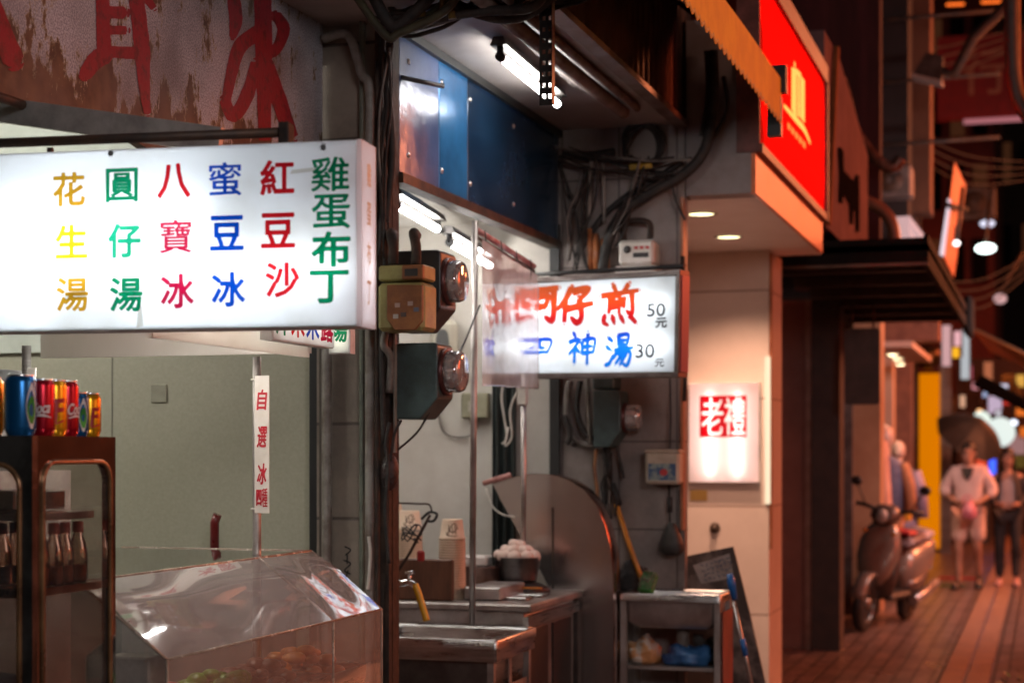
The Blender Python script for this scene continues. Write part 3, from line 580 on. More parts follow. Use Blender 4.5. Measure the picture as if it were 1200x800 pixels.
sheet([(xs, ys0, cz), (xs, ys0, zf), (xr, ys0, zt), (xb, ys0, zt), (xb, ys0, cz)], 'near_end')
sheet([(xs, ys1, cz), (xs, ys1, zf), (xr, ys1, zt), (xb, ys1, zt), (xb, ys1, cz)], 'far_end')
m = MB()
for p in ([(xs, ys0, zf), (xs, ys1, zf)], [(xs, ys0, zf), (xr, ys0, zt)], [(xs, ys1, zf), (xr, ys1, zt)], [(xs, ys0, cz), (xs, ys0, zf)], [(xs, ys1, cz), (xs, ys1, zf)], [(xr, ys1, zt), (xb, ys1, zt)], [(xr, ys0, zt), (xr, ys1, zt)], [(xs, ysm, zf), (xr, ysm, zt)], [(xs, ysm, cz), (xs, ysm, zf)]): m.bar(p[0], p[1], .0032, 6)
m.build('edge_strip', EDG, gc)
# food in the case
random.seed(11)
def heap(c, r, h, mt_, name, lab, cat, n=26):
    m = MB()
    for i in range(n):
        a = random.uniform(0, 6.28); q = r * math.sqrt(random.random()); m.sphere((c[0] + q * math.cos(a), c[1] + q * math.sin(a), c[2] + h * (1 - (q / r) ** 2) * random.uniform(.6, 1)), random.uniform(.02, .034), 8, 6, (1, 1, random.uniform(.5, .8)))
    return m
for i, (x, y, mt_, lab) in enumerate(((-2.1, 3.78, mat('red_topping', (.5, .08, .04), (.3, .04, .02), .35, 0, 12), 'steel tray of red dessert topping in the clear case'), (-2.1, 4.08, mat('green_jelly', (.2, .42, .05), (.12, .28, .03), .3, 0, 12), 'steel tray of green jelly in the clear case'), (-2.1, 4.62, mat('orange_topping', (.55, .22, .05), (.4, .12, .03), .35, 0, 12), 'steel tray of orange topping in the far end of the clear case'), (-2.1, 4.35, mat('brown_bean', (.16, .06, .03), (.09, .03, .02), .35, 0, 12), 'steel tray of brown beans in the clear case'))):
    t = thing('food_tray', lab, 'food tray', (x, y, cz)); m = MB()
    m.loft([[V((x + sx_ * a, y + sy_ * b, z)) for sx_, sy_ in ((-1, -1), (1, -1), (1, 1), (-1, 1))] for a, b, z in ((.15, .12, cz + .001), (.16, .13, cz + .14), (.17, .14, cz + .142), (.155, .125, cz + .138), (.15, .12, cz + .1))], caps=True, sm=False); m.build('tray', STEEL, t)
    heap((x, y, cz + .12), .12, .08, mt_, '', '', '').build('topping', mt_, t)
rg = ay(236, 628, 5.4); MB().tube([(rg.x, 5.5, 1.15), (rg.x, 5.5, 1.3), (rg.x + .012, 5.5, 1.33)], .016).build('bottle', mat('dark_red_plastic', (.2, .02, .02), rough=.3), label='slim dark red bottle standing behind the clear case', cat='bottle')
MB().box((-3.4, 5.3, 0), (-2.55, 5.58, 1.15)).build('back_cupboard', mat('cupboard_grey', (.2, .2, .17)), label='low grey cupboard behind the clear case', cat='cupboard')
# little steel box and napkins beside the cabinet
q = ax(142, 790, -2.04); MB().box((-2.1, 3.52, cz), (-1.98, 3.6, 1.075), bev=.004).build('napkin_box', mat('pale_tin', (.5, .45, .38), (.3, .25, .2), .4, .3, 9), label='small pale tin box standing inside the near end of the clear case', cat='box')

# ---- display cabinet, copper-tinted by the neon
kx, ky0, ky1, kz0, kz1 = -2.0, 3.075, 3.405, cz, 1.585
kb = thing('display_cabinet', 'polished steel drinks cabinet with a rounded glass window and cans on its roof', 'drinks cabinet', (-2.3, 3.24, cz))
POL = mat('polished_steel', (.72, .69, .68), (.55, .5, .48), .12, 1., 4, .3, rv=.05, bscale=7)
def rrect(w_, h_, r, n=6):
    o = []
    for cx, cy, a0 in ((w_ - r, r, -90), (w_ - r, h_ - r, 0), (r, h_ - r, 90), (r, r, 180)):
        for i in range(n + 1): g = math.radians(a0 + 90 * i / n); o.append((cx + r * math.cos(g), cy + r * math.sin(g)))
    return o
def framed(fr, w_, h_, mL, mR, mB_, mT, r, t, name, mt_, parent):     # a door leaf: outer rectangle with rounded opening
    n = 6; inn = [(x + mL, y + mB_) for x, y in rrect(w_ - mL - mR, h_ - mB_ - mT, r, n)]; out = []
    for i, (x, y) in enumerate(inn):
        q = i // (n + 1); k = i % (n + 1); cx, cy = ((w_, 0), (w_, h_), (0, h_), (0, 0))[q]
        s_ = k / n
        if k == n // 2: out.append(((w_, 0), (w_, h_), (0, h_), (0, 0))[q])
        elif q == 0: out.append((w_ - (mR + r) * (1 - s_) , 0) if s_ < .5 else (w_, (mB_ + r) * s_))
        elif q == 1: out.append((w_, h_ - (mT + r) * (1 - s_)) if s_ < .5 else (w_ - (mR + r) * s_, h_))
        elif q == 2: out.append(((mL + r) * (1 - s_), h_) if s_ < .5 else (0, h_ - (mT + r) * s_))
        else: out.append((0, (mB_ + r) * (1 - s_)) if s_ < .5 else ((mL + r) * s_, 0))
    N_ = len(inn); m = MB(); vs = [fr(a, b, 0) for a, b in out] + [fr(a, b, 0) for a, b in inn] + [fr(a, b, -t) for a, b in inn] + [fr(a, b, -t) for a, b in out]
    fs = []
    for i in range(N_):
        j = (i + 1) % N_
        for k in range(4): fs.append([k * N_ + i, k * N_ + j, ((k + 1) % 4) * N_ + j, ((k + 1) % 4) * N_ + i])
    m.add(vs, fs); o = m.build(name, mt_, parent)
    mm = MB(); pts = [fr(a, b, .001) for a, b in inn]; mm.tube(pts + pts[:2], .006, 8, False); mm.build('window_gasket', mat('brass_gasket', (.3, .17, .08), (.16, .08, .04), .3, .6), o)
    pts = [fr(a, b, -.004) for a, b in inn]; MB().quad(*pts).build('window_glass', glassmat('cabinet_glass', (.9, .88, .86), .07, .015, .05), o)
    return o
fk = Fr((kx, ky0, kz0), (0, 1, 0), (0, 0, 1)); Wk, Hk = ky1 - ky0, kz1 - kz0
framed(fk, Wk, Hk, .035, .025, .03, .055, .045, .02, 'side_frame', POL, kb)
fn_ = Fr((-2.62, ky0 - .001, kz0), (1, 0, 0), (0, 0, 1)); framed(fn_, .62, Hk, .05, .03, .04, .06, .05, .02, 'door', mat('dark_steel', (.2, .2, .2), (.1, .1, .1), .35, .9), kb)
fo = Fr((kx - .6, ky1, kz0), (0, 1, 0), (0, 0, 1))
MB().box((-2.62, ky0 + .02, kz1 - .012), (kx - .021, ky1, kz1)).build('roof_plate', POL, kb); MB().box((-2.62, ky0 + .02, kz0), (kx - .021, ky1, kz0 + .03)).build('floor_plate', STEEL, kb)
MB().box((-2.64, ky0 + .02, kz0), (-2.62, ky1, kz1)).build('rear_plate', STEEL, kb)
m = MB().box((-2.62, ky1 - .004, kz0 + .03), (kx - .021, ky1, kz1 - .012)); m.build('far_glass', glassmat('cabinet_glass'), kb)
SHB = mat('shelf_copper', (.42, .2, .12), (.28, .1, .06), .3, .7)
MB().box((-2.61, ky0 + .025, 1.245), (kx - .03, ky1 - .01, 1.262)).build('shelf', SHB, kb)
# bottles and box on the shelf
CLR = glassmat('bottle_glass', (.85, .74, .64), .2, .03, .1, (.4, .2, .1))
proto = None
for i in range(5):
    x, y = kx - .05 - (i % 2) * .004, ky0 + .062 + i * .048
    if proto is None:
        proto = thing('glass_bottle', 'small glass drink bottle with a dark red cap in a row on the cabinet shelf', 'bottle', (x, y, 1.262), 'glass bottles inside the cabinet')
        MB().lathe((x, y, 1.262), [(.0001, .001), (.02, .002), (.0215, .01), (.0215, .06), (.018, .085), (.011, .105), (.0095, .125)], 16).build('glass', CLR, proto)
        MB().lathe((x, y, 1.262), [(.0001, .003), (.0185, .004), (.0185, .04), (.0001, .041)], 14).build('drink', mat('cola_drink', (.5, .14, .05), (.35, .08, .03), .3, 0, 20), proto)
        MB().lathe((x, y, 1.262), [(.0125, .112), (.0125, .135), (.0001, .137)], 14).build('cap', mat('cap_red', (.3, .03, .02), rough=.4), proto)
    else: copy_tree(proto).location = (x, y, 1.262)
for i in range(5):
    c = copy_tree(proto); c.location = (kx - .16, ky0 + .08 + i * .048, 1.262)
MB().box((-2.22, 3.16, 1.425), (-2.1, 3.36, 1.468), bev=.004).build('steel_tin', mat('tin_bright', (.75, .75, .74), (.5, .5, .5), .2, 1., 9), label='flat bright metal tin on the bottles inside the drinks cabinet', cat='tin')
MB().box((-2.23, 3.14, 1.404), (-2.04, 3.38, 1.42)).build('wire_tray', STEEL2, label='thin steel tray above the bottles inside the drinks cabinet', cat='tray')
MB().loft([[V((-2.25 + a, 3.2 + b, z)) for a, b in ((-.08 * s_, -.09 * s_), (.1 * s_, -.07), (.14 * s_, .1 * s_), (-.06, .11 * s_))] for s_, z in ((1, .811), (1.1, .95), (.7, 1.06), (.1, 1.08))]).build('dark_bag', mat('bag_maroon', (.06, .02, .025), (.03, .01, .015), .5, 0, 6, .6), label='dark maroon plastic bag in the bottom of the drinks cabinet', cat='bag')

# ---- cans
def canmat(name, c): return mat(name, c, tuple(x * .85 for x in c), .26, .65, 4, rv=.05)
CAN_B, CAN_R, CAN_Y = canmat('can_blue', (.01, .13, .36)), canmat('can_red', (.42, .004, .02)), canmat('can_yellow', (.8, .4, .01))
CAN_G = mat('can_green', (.03, .3, .04), rough=.3, metal=.4); CAN_W = mat('can_white', (.75, .75, .72), rough=.3); ALU = mat('can_aluminium', (.75, .75, .75), (.6, .6, .6), .25, 1.)
class Cy:      # a can's wall as a writing surface: a = arc length from the side that faces angle g0
    def __init__(s, c, r, g0): s.c = V(c); s.r = r; s.g = g0
    def __call__(s, a, b, c=0.): g = s.g + a / s.r; return s.c + V((math.cos(g) * (s.r + c), math.sin(g) * (s.r + c), b))
def can(x, y, r, h, body, label, kind, face):
    z = kz1; t = thing('drink_can', label, 'drink can', (x, y, z), 'drink cans on the cabinet roof')
    MB().lathe((x, y, z), [(r * .8, 0.), (r * .86, .004), (r * .985, .012), (r, .018), (r, h - .014), (r * .97, h - .01), (r * .84, h - .002)], 32).build('wall', body, t)
    MB().lathe((x, y, z), [(r * .84, h - .002), (r * .86, h + .001), (r * .84, h + .002), (r * .8, h - .002), (.0001, h - .003)], 32).build('lid', ALU, t)
    MB().lathe((x, y, z), [(.0001, .004), (r * .7, .002), (r * .8, 0), (r * .84, .0035)], 24).build('foot_ring', ALU, t)
    s = Cy((x, y, z), r, face)
    if kind == 'green':
        m = MB()
        for i in range(8):
            b0, b1 = h * (.12 + .095 * i), h * (.12 + .095 * (i + 1)); fw_ = lambda q: .012 * r / .033 * math.sin(math.pi * min(1, max(0, (q / h - .08) / .8))) + .001
            m.quad(s(-fw_(b0), b0, .0006), s(fw_(b0), b0, .0006), s(fw_(b1), b1, .0006), s(-fw_(b1), b1, .0006))
        m.build('leaf_mark', CAN_W, t); m = MB()
        for i in range(5):
            b0, b1 = h * (.2 + .09 * i), h * (.2 + .09 * (i + 1)); fw_ = lambda q: .010 * r / .033 * math.sin(math.pi * min(1, max(0, (q / h - .15) / .55))) + .0005
            m.quad(s(-fw_(b0), b0, .001), s(fw_(b0), b0, .001), s(fw_(b1), b1, .001), s(-fw_(b1), b1, .001))
        m.build('green_mark', CAN_G, t)
    elif kind:
        m = MB()
        if kind == 'white': put_text(m, s, 'Coca', .0, h * .5, h * .2, .03, .0008, fitw=r * 1.5, rot=.08, shear=.25); stroke(m, s, [(-r * .7, h * .33, .002), (0, h * .37, .005), (r * .8, h * .33, .002)], .0008); mt_ = CAN_W
        else: put_text(m, s, 'F', 0, h * .46, h * .4, .035, .0008, wide=.8, rot=.1, shear=.2); stroke(m, s, [(-r * .3, h * .22, .003), (r * .4, h * .28, .004)], .0008); mt_ = mat('can_mark_red', (.45, .01, .02), rough=.35)
        m.build('can_mark', mt_, t)
    return t
HC, RC = .122, .033
def canat(u, D, r, h, body, label, kind, fa):
    p = ad(u, 500, D); return can(p.x, p.y, r, h, body, label, kind, math.radians(fa))
canat(24, 3.575, RC, HC * 1.03, CAN_B, 'tall blue can with a green leaf mark, nearest of the cans on the cabinet', 'green', -14)
canat(-14, 3.62, RC, HC, CAN_Y, 'yellow can cut by the left edge of the picture, left of the tall blue can', None, -60)
canat(49, 3.635, .0275, HC * .98, CAN_R, 'red can with white script lettering, between the tall blue can and a yellow can', 'white', -62)
canat(64, 3.685, .0265, HC * .98, CAN_Y, 'yellow can with red lettering squeezed between two red cans', 'red', -36)
canat(78, 3.735, .0265, HC * .985, CAN_R, 'slim red can between the yellow can and the short blue can', 'white', -8)
canat(90, 3.785, .0265, .0965, CAN_B, 'short blue can with a green leaf mark, beside the short yellow can', 'green', -26)
canat(104.5, 3.835, .0265, .0965, CAN_Y, 'short yellow can with red lettering, at the far end of the row of cans', 'red', -30)
# jar and bowl left of the cans
t = thing('glass_jar', 'big jar with a yellow-green lid ring at the left behind the drink cans', 'jar', (-2.55, 3.9, 1.5))
p = ay(5, 470, 4.0); MB().lathe((p.x, 4.0, 1.5), [(.0001, 0), (.075, .0), (.078, .1), (.078, .14)], 24).build('body', mat('jar_white', (.62, .6, .58), (.5, .48, .45), .3), t)
MB().lathe((p.x, 4.0, 1.5), [(.079, .14), (.082, .145), (.082, .165), (.079, .17)], 24).build('lid_ring', mat('olive_ring', (.32, .33, .12), rough=.4), t); MB().lathe((p.x, 4.0, 1.5), [(.076, .17), (.074, .25), (.06, .27), (.0001, .275)], 24).build('lid', mat('jar_grey', (.3, .3, .3), (.2, .2, .2), .3, .5), t)
MB().box((-3.1, 3.75, cz), (-2.64, 4.25, 1.5)).build('side_cupboard', mat('cupboard_white', (.5, .48, .44), rough=.4), label='pale cupboard behind the drinks cabinet carrying the jar', cat='cupboard')
q = ay(39, 440, 3.87); MB().box((q.x - .012, 3.86, q.z - .03), (q.x + .012, 3.866, q.z + .02)).build('price_tag', mat('tag_white', (.7, .66, .6)), label='tiny paper tag with a red mark hanging on the short steel post', cat='tag')

# ================================================================== METERS ON THE PIER
TEAL = mat('teal_meter_box', (.06, .1, .1), (.035, .055, .055), .45, .1, 10, .15); BLKB = mat('black_meter_box', (.025, .027, .03), (.04, .03, .025), .4, .1, 12, .15)
GLS = glassmat('meter_glass', (.98, .97, .96), .2, .05, .42, (.9, .86, .85))
def meter(name, label, u0, u1, v0, v1, Y, body, ud, vd0, vd1, dpt=.16):
    D = ay((u0 + u1) / 2, 500, Y).y * CA - ay((u0 + u1) / 2, 500, Y).x * SA
    p0, p1 = ay(u0, v1, Y), ay(u1, v0, Y); x0, x1, z0, z1 = p0.x, p1.x, p0.z, p1.z; t = thing(name, label, 'electric meter', (x0, Y + dpt / 2, z0)); wd, hh = x1 - x0, z1 - z0
    prof = [(x0, z0), (x1 - .45 * wd, z0), (x1 - .06 * wd, z0 + .28 * hh), (x1 - .06 * wd, z1 - .04 * hh), (x1 - .12 * wd, z1), (x0, z1)]
    MB().prism([V((x, Y, z)) for x, z in prof], (0, 0, 0), (0, dpt, 0)).build('case', body, t, bevel=.006)
    zc = ay(u1, (vd0 + vd1) / 2, Y).z; R = (ay(u1, vd0, Y).z - ay(u1, vd1, Y).z) / 2; xd = xat(ud, Y); xx = x1 - .06 * wd; yc = Y + dpt / 2
    MB().lathe((0, yc, zc), [(R * 1.12, xx), (R * 1.12, xx + .012), (R * .98, xx + .016), (R * .98, xx + .0001)], 28, 'x').build('rim', mat('meter_rim', (.16, .06, .05), (.08, .03, .03), .4, .6), t)
    MB().lathe((0, yc, zc), [(R * .98, xx + .012), (R * .97, xd - .018), (R * .9, xd - .005), (R * .7, xd), (.0001, xd)], 28, 'x').build('glass_cover', GLS, t)
    d = MB(); d.lathe((0, yc, zc), [(.0001, xx + .015), (R * .8, xx + .015), (R * .8, xx + .022), (R * .45, xx + .024), (R * .45, xx + .045), (.0001, xx + .045)], 20, 'x'); d.box((xx + .01, yc - .03, zc - .02), (xx + .05, yc + .03, zc + .035)); d.build('dial', mat('dial_grey', (.75, .73, .7), (.5, .48, .46), .4, .0), t)
    MB().lathe((0, yc, zc), [(R * .72, xd - .022), (R * .9, xd - .02), (R * .9, xd - .014), (R * .72, xd - .013)], 28, 'x').build('inner_ring', mat('ring_red', (.35, .1, .07), rough=.35, metal=.5), t)
    return t, (x0, x1, z0, z1)
meter('electric_meter', 'black electric meter with a round glass dome, behind the yellow gas meter', 462, 520, 292, 388, 5.46, BLKB, 535, 302, 353)
m2, _ = meter('electric_meter', 'lower electric meter on the rusty post, dark teal case with a round glass dome', 464, 516, 401, 491, 5.46, TEAL, 535, 409, 460)
g = thing('gas_meter', 'yellowed gas meter with an orange-brown front and a small counter window', 'gas meter', (-2.0, 5.3, 1.95))
YEL = mat('gas_meter_yellow', (.36, .33, .12), (.25, .21, .08), .5, 0, 9, .2); ORB = mat('gas_meter_front', (.32, .13, .045), (.2, .075, .03), .5, .2, 9, .25)
YG = 5.26; P = lambda u, v: ay(u, v, YG)
a, b_ = P(442, 388), P(498, 330); MB().box((a.x, YG, a.z), (b_.x - .004, YG + .13, b_.z), bev=.012).build('body', YEL, g)
a, b_ = P(442, 329), P(496, 309); MB().box((a.x, YG + .01, a.z), (b_.x, YG + .12, b_.z), bev=.006).build('head', YEL, g)
a, b_ = P(472, 328), P(497, 310); h_ = MB().box((a.x, YG - .012, a.z), (b_.x, YG + .009, b_.z), bev=.004).build('counter_frame', ORB, g)
a, b_ = P(476, 324), P(491, 315); MB().box((a.x, YG - .0145, a.z), (b_.x, YG - .0125, b_.z)).build('counter_window', BLACK, h_)
pts = [(455, 334), (497, 334), (497, 376), (488, 387), (464, 387), (455, 374)]; MB().prism([P(*q) for q in pts], (0, -.016, 0), (0, -.001, 0)).build('front_plate', ORB, g, bevel=.004)
for u, v, c in ((468, 358, (.5, .35, .3)), (483, 356, (.5, .36, .32)), (475, 369, (.08, .06, .06)), (466, 371, (.5, .45, .42)), (490, 363, (.15, .16, .22))):
    q = P(u, v); MB().box((q.x - .009, YG - .0185, q.z - .007), (q.x + .009, YG - .0165, q.z + .007)).build('sticker', mat('sticker_%d' % u, c), g)
for u in (453, 480): q = P(u, 308); MB().tube(spline([(q.x, YG + .06, q.z), (q.x, YG + .06, q.z + .06), (q.x - .02, YG + .09, q.z + .11), (q.x - .05, YG + .2, q.z + .115)], 5), .017).build('elbow_pipe', RUST, g)
# brackets, conduits and wires on the pier
MB().box((xat(456, 5.4), 5.44, 1.55), (xat(463, 5.44), 5.458, 2.2)).build('mounting_board', mat('board_grey', (.3, .28, .25), (.2, .17, .14), .6), label='thin grey mounting board behind the electric meters', cat='board')
def pipe(label, pts, r, mt_, cat='pipe', name='pipe', res=6): return MB().curve(pts, r, 10, res).build(name, mt_, label=label, cat=cat)
x = xat(433, 5.44)
pipe('pale grey conduit running down the right edge of the tiled pier', [(x, 5.44, .2), (x, 5.44, 1.5), (x, 5.44, 2.5), (x, 5.44, 2.79), (x - .03, 5.44, 2.85), ay(408, 42, 5.44), ay(378, 46, 5.44)], .016, PVC)
x = xat(424, 5.47); pipe('greenish narrow conduit beside the pale one on the tiled pier', [(x, 5.475, .2), (x, 5.475, 4)], .011, mat('green_conduit', (.16, .18, .14), (.09, .1, .08)))
x = xat(383, 5.47); pipe('dirty downpipe at the left edge of the tiled pier', [(x, 5.47, .2), (x, 5.47, 2.0)], .018, PVC)
x = xat(441, 5.42); pipe('thin rusty tube at the corner of the tiled pier', [(x, 5.43, .3), (x, 5.43, 3.1)], .009, RUST)
pipe('white wire hanging in a loop low on the tiled pier', [ay(432, 628, 5.42), ay(434, 650, 5.42), ay(432, 680, 5.42), ay(431, 690, 5.42)], .006, WHITEP, 'wire', 'wire')
pipe('grey hose curving behind the two electric meters', [ay(452, 388, 5.42), ay(450, 405, 5.4), ay(458, 420, 5.42), ay(456, 460, 5.43)], .013, CABLEG, 'hose', 'hose')
MB().sphere(ay(457, 553, 5.44), .042, 16, 10, (.75, .8, 1.5)).build('tape_bundle', mat('black_tape', (.05, .02, .02), (.02, .015, .015), .35, 0, 30, .6), label='bulge of dark tape wrapped on the rusty post below the meters', cat='tape')
for i, (pts, r) in enumerate((([(457, 495), (452, 520), (455, 548), (452, 600), (456, 660)], .007), ([(470, 492), (462, 510), (458, 540)], .005), ([(447, 230), (452, 300), (447, 400), (450, 520)], .009), ([(462, 20), (455, 90), (460, 180), (452, 260)], .012), ([(450, 30), (446, 120), (452, 230), (447, 280)], .010))):
    pipe(['black cable sagging under the lower electric meter', 'short black lead under the lower electric meter', 'dark cable running down beside the gas meter', 'thick dark cable dropping from the cable bundle to the gas meter', 'dark cable dropping along the pier top behind the menu sign'][i], [ay(u, v, 5.4 + .008 * i) for u, v in pts], r, CABLE, 'cable', 'cable')
pipe('thin black wire slung from the lower electric meter to the stall', [ay(513, 455, 5.5), ay(540, 410, 5.9), ay(562, 358, 6.3)], .004, CABLE, 'wire', 'wire')
pipe('thin wire looping from the lower meter down to the rusty post', [ay(504, 480, 5.5), ay(490, 505, 5.5), ay(466, 527, 5.45)], .004, CABLE, 'wire', 'wire')
for mk in ([(403, 642), (410, 650), (404, 656)], [(406, 656), (411, 662), (405, 666), (410, 672)], [(408, 674), (406, 684), (411, 688)]):
    pass
sg = MB(); fp = Fr((-2.435, 5.499, 0), (1, 0, 0), (0, 0, 1))
for st in ([(404, 640), (411, 644), (405, 650)], [(407, 648), (407, 660)], [(403, 656), (411, 660), (404, 668), (411, 672)], [(408, 668), (405, 682), (411, 690)], [(404, 692), (410, 700)]): stroke(sg, fp, [(*fp.px(u, v), .005) for u, v in st], .001)
sg.build('ink_scrawl', mat('ink_black', (.02, .02, .02)), label='black handwritten scrawl down the tiled pier', cat='graffiti')

# ================================================================== OMELETTE STALL
def tube_light(label, a, b, r=.014, es=9, holder=True, name='tube_light', up=.035):
    t = thing(name, label, 'fluorescent lamp', (V(a) + V(b)) / 2); a, b = V(a), V(b); d = (b - a).normalized()
    MB().bar(a, b, r, 12).build('tube', emat('tube_glow_%d' % es, (1, .97, .93), es * (5 if es < 12 else 3)), t)
    m = MB()
    for p, s_ in ((a, -1), (b, 1)): m = MB(); m.bar(p, p + d * s_ * .03, r * 1.25); m.bar(p + d * s_ * .02, p + d * s_ * .02 + V((0, 0, up + .01)), r * .9); m.build('lamp_holder', BLACK, t)
    if holder: side = d.cross(V((0, 0, 1))).normalized(); MB().prism([a - side * .03 + V((0, 0, up)), a + side * .03 + V((0, 0, up)), a + side * .018 + V((0, 0, up + .03)), a - side * .018 + V((0, 0, up + .03))], -d * .05, (b - a) + d * .05).build('batten', mat('batten_dark', (.1, .09, .085), (.05, .045, .04), .4, .4), t)
    return t
a, b_ = az(588, 68, 2.96), az(653, 122, 2.96)
tube_light('fluorescent tube on a dark batten under the soffit beside the perforated angle bar', a, b_, .014, 12)
for i, (p, q, es, lb) in enumerate((((466, 241), (512, 268), 8, 'fluorescent tube at the front of the stall ceiling under the shutter box'), ((528, 285), (574, 311), 8, 'fluorescent tube by the rail of the plastic curtain'))):
    z = 2.47 if i == 0 else 2.42; tube_light(lb, az(*p, z), az(*q, z), .014, es)
tube_light('fluorescent tube deep inside the omelette stall behind the pier', (-3.2, 6.2, 2.5), (-3.2, 7.3, 2.5), .016, 9)
# perforated steel angle hanging from above
pa = thing('perforated_angle', 'black perforated steel angle bar hanging down in front of the soffit', 'angle bar', ay(641, 125, 5.3))
q0, q1 = ay(632, 124, 5.3), ay(650, 124, 5.3); wd = q1.x - q0.x; zb = q0.z; fr = Fr((q0.x, 5.3, zb), (1, 0, 0), (0, 0, 1))
m = MB(); holes = []; zz = 0.; 
STEP = .036; top = .75
while zz < top:      # plate strips around two rows of slots
    m.box((0, zz, -.003), (wd, zz + .022, 0), fr)
    for x0, x1 in ((0, wd * .2), (wd * .4, wd * .6), (wd * .8, wd)): m.box((x0, zz + .022, -.003), (x1, zz + STEP, 0), fr)
    zz += STEP
m.box((wd - .003, 0, .0005), (wd, top, .03), fr); m.build('slotted_plate', mat('angle_black', (.02, .022, .026), (.04, .035, .03), .45, .5), pa)
# counter
cn2 = thing('stall_worktop', 'stainless worktop of the omelette stall behind the sink', 'counter', (-2.4, 6.8, 0))
CT = .95
MB().box((-3.2, 6.43, CT - .03), (-1.93, 7.22, CT), bev=.006).build('counter_top', STEEL2, cn2)
MB().box((-3.15, 6.46, .1), (-1.97, 7.2, CT - .032)).build('counter_body', STEEL2, cn2)
for y0, y1 in ((6.5, 6.78), (6.86, 7.14)):
    MB().box((-1.9695, y0, .35), (-1.962, y1, .84)).build('opening_shade_plate', mat('opening_shade', (.03, .02, .018)), cn2)  # dark plates paint the shade inside the openings of the counter side
MB().box((-1.968, 6.44, .86), (-1.945, 7.21, .9)).build('front_rail', STEEL, cn2)
# sink
sk = thing('front_sink', 'stainless sink cabinet with a deep basin at the front of the omelette stall', 'sink', (-2.15, 6.15, 0))
sx0, sx1, sy0, sy1, sz = -2.5, -1.9, 5.9, 6.41, .862
def basin(x0, x1, y0, y1, z, dep, t, name='basin', mt_=STEEL, lip=.012):
    m = MB(); R = lambda d, h, r: [V((x0 + d + px_, y0 + d + py_, h)) for px_, py_ in rrect(x1 - x0 - 2 * d, y1 - y0 - 2 * d, r, 4)]
    m.loft([R(0, z - .03, .015), R(0, z, .015), R(.004, z + .006, .015), R(.02, z + .004, .02), R(.03, z - .008, .03), R(.04, z - dep, .03), R(.08, z - dep - .012, .02)], caps=False)
    k = len(m.v) - 20; m.f.append(list(range(len(m.v) - len(R(0, 0, .01)), len(m.v)))); m.smooth.append(False); return m.build(name, mt_, t)
basin(sx0, sx1, sy0, sy1, sz, .2, sk)
m = MB(); m.box((sx0 + .012, sy0 + .006, sz - .075), (sx1 - .012, sy0 + .012, sz - .02)); m.box((sx1 - .012, sy0 + .012, sz - .075), (sx1 - .006, sy1 - .012, sz - .02)); m.build('apron', STEEL, sk)
for x in (sx0 + .02, sx1 - .045):
    for y in (sy0 + .02, sy1 - .045): MB().box((x, y, 0), (x + .025, y + .025, sz - .056)).build('leg', STEEL2, sk)
m = MB().box((sx0 + .046, sy0 + .03, .3), (sx1 - .046, sy0 + .034, sz - .07)); m.build('front_panel', mat('dull_steel', (.22, .2, .19), (.1, .09, .085), .4, .9, 3, .2), sk)
m = MB(); m.box((sx1 - .03, sy0 + .05, .62), (sx1 - .026, sy1 - .05, .68)); m.box((sx1 - .03, sy0 + .05, .25), (sx1 - .026, sy1 - .05, .31)); m.box((sx1 - .03, 6.13, .31), (sx1 - .026, 6.16, .8)); m.build('side_brace', STEEL2, sk)
# faucet with yellow hose
fc = thing('water_tap', 'small chrome tap with a short yellow hose over the front sink', 'tap', ay(467, 682, 6.0))
CHR = mat('chrome', (.7, .7, .7), (.6, .6, .6), .12, 1., 5, rv=.05); F = lambda u, v, Y=6.0: ay(u, v, Y)
MB().curve([F(459, 682), F(470, 683), F(480, 682), F(488, 687)], .012, 12).build('spout', CHR, fc)
m = MB().bar(F(480, 682), F(480, 672), .007); m.bar(F(475, 671), F(486, 670), .006); m.build('tap_handle', CHR, fc)
MB().curve([F(486, 684), F(490, 694), F(495, 710), F(500, 727)], .013, 12).build('hose', mat('yellow_hose', (.72, .4, .01), (.6, .3, .005), .35), fc)
pipe('dark red water pipe rising beside the front sink', [F(462, 738, 5.98), F(462, 712, 5.98), F(461, 684, 5.98)], .012, mat('maroon_pipe', (.2, .03, .04), (.1, .02, .02), .4))
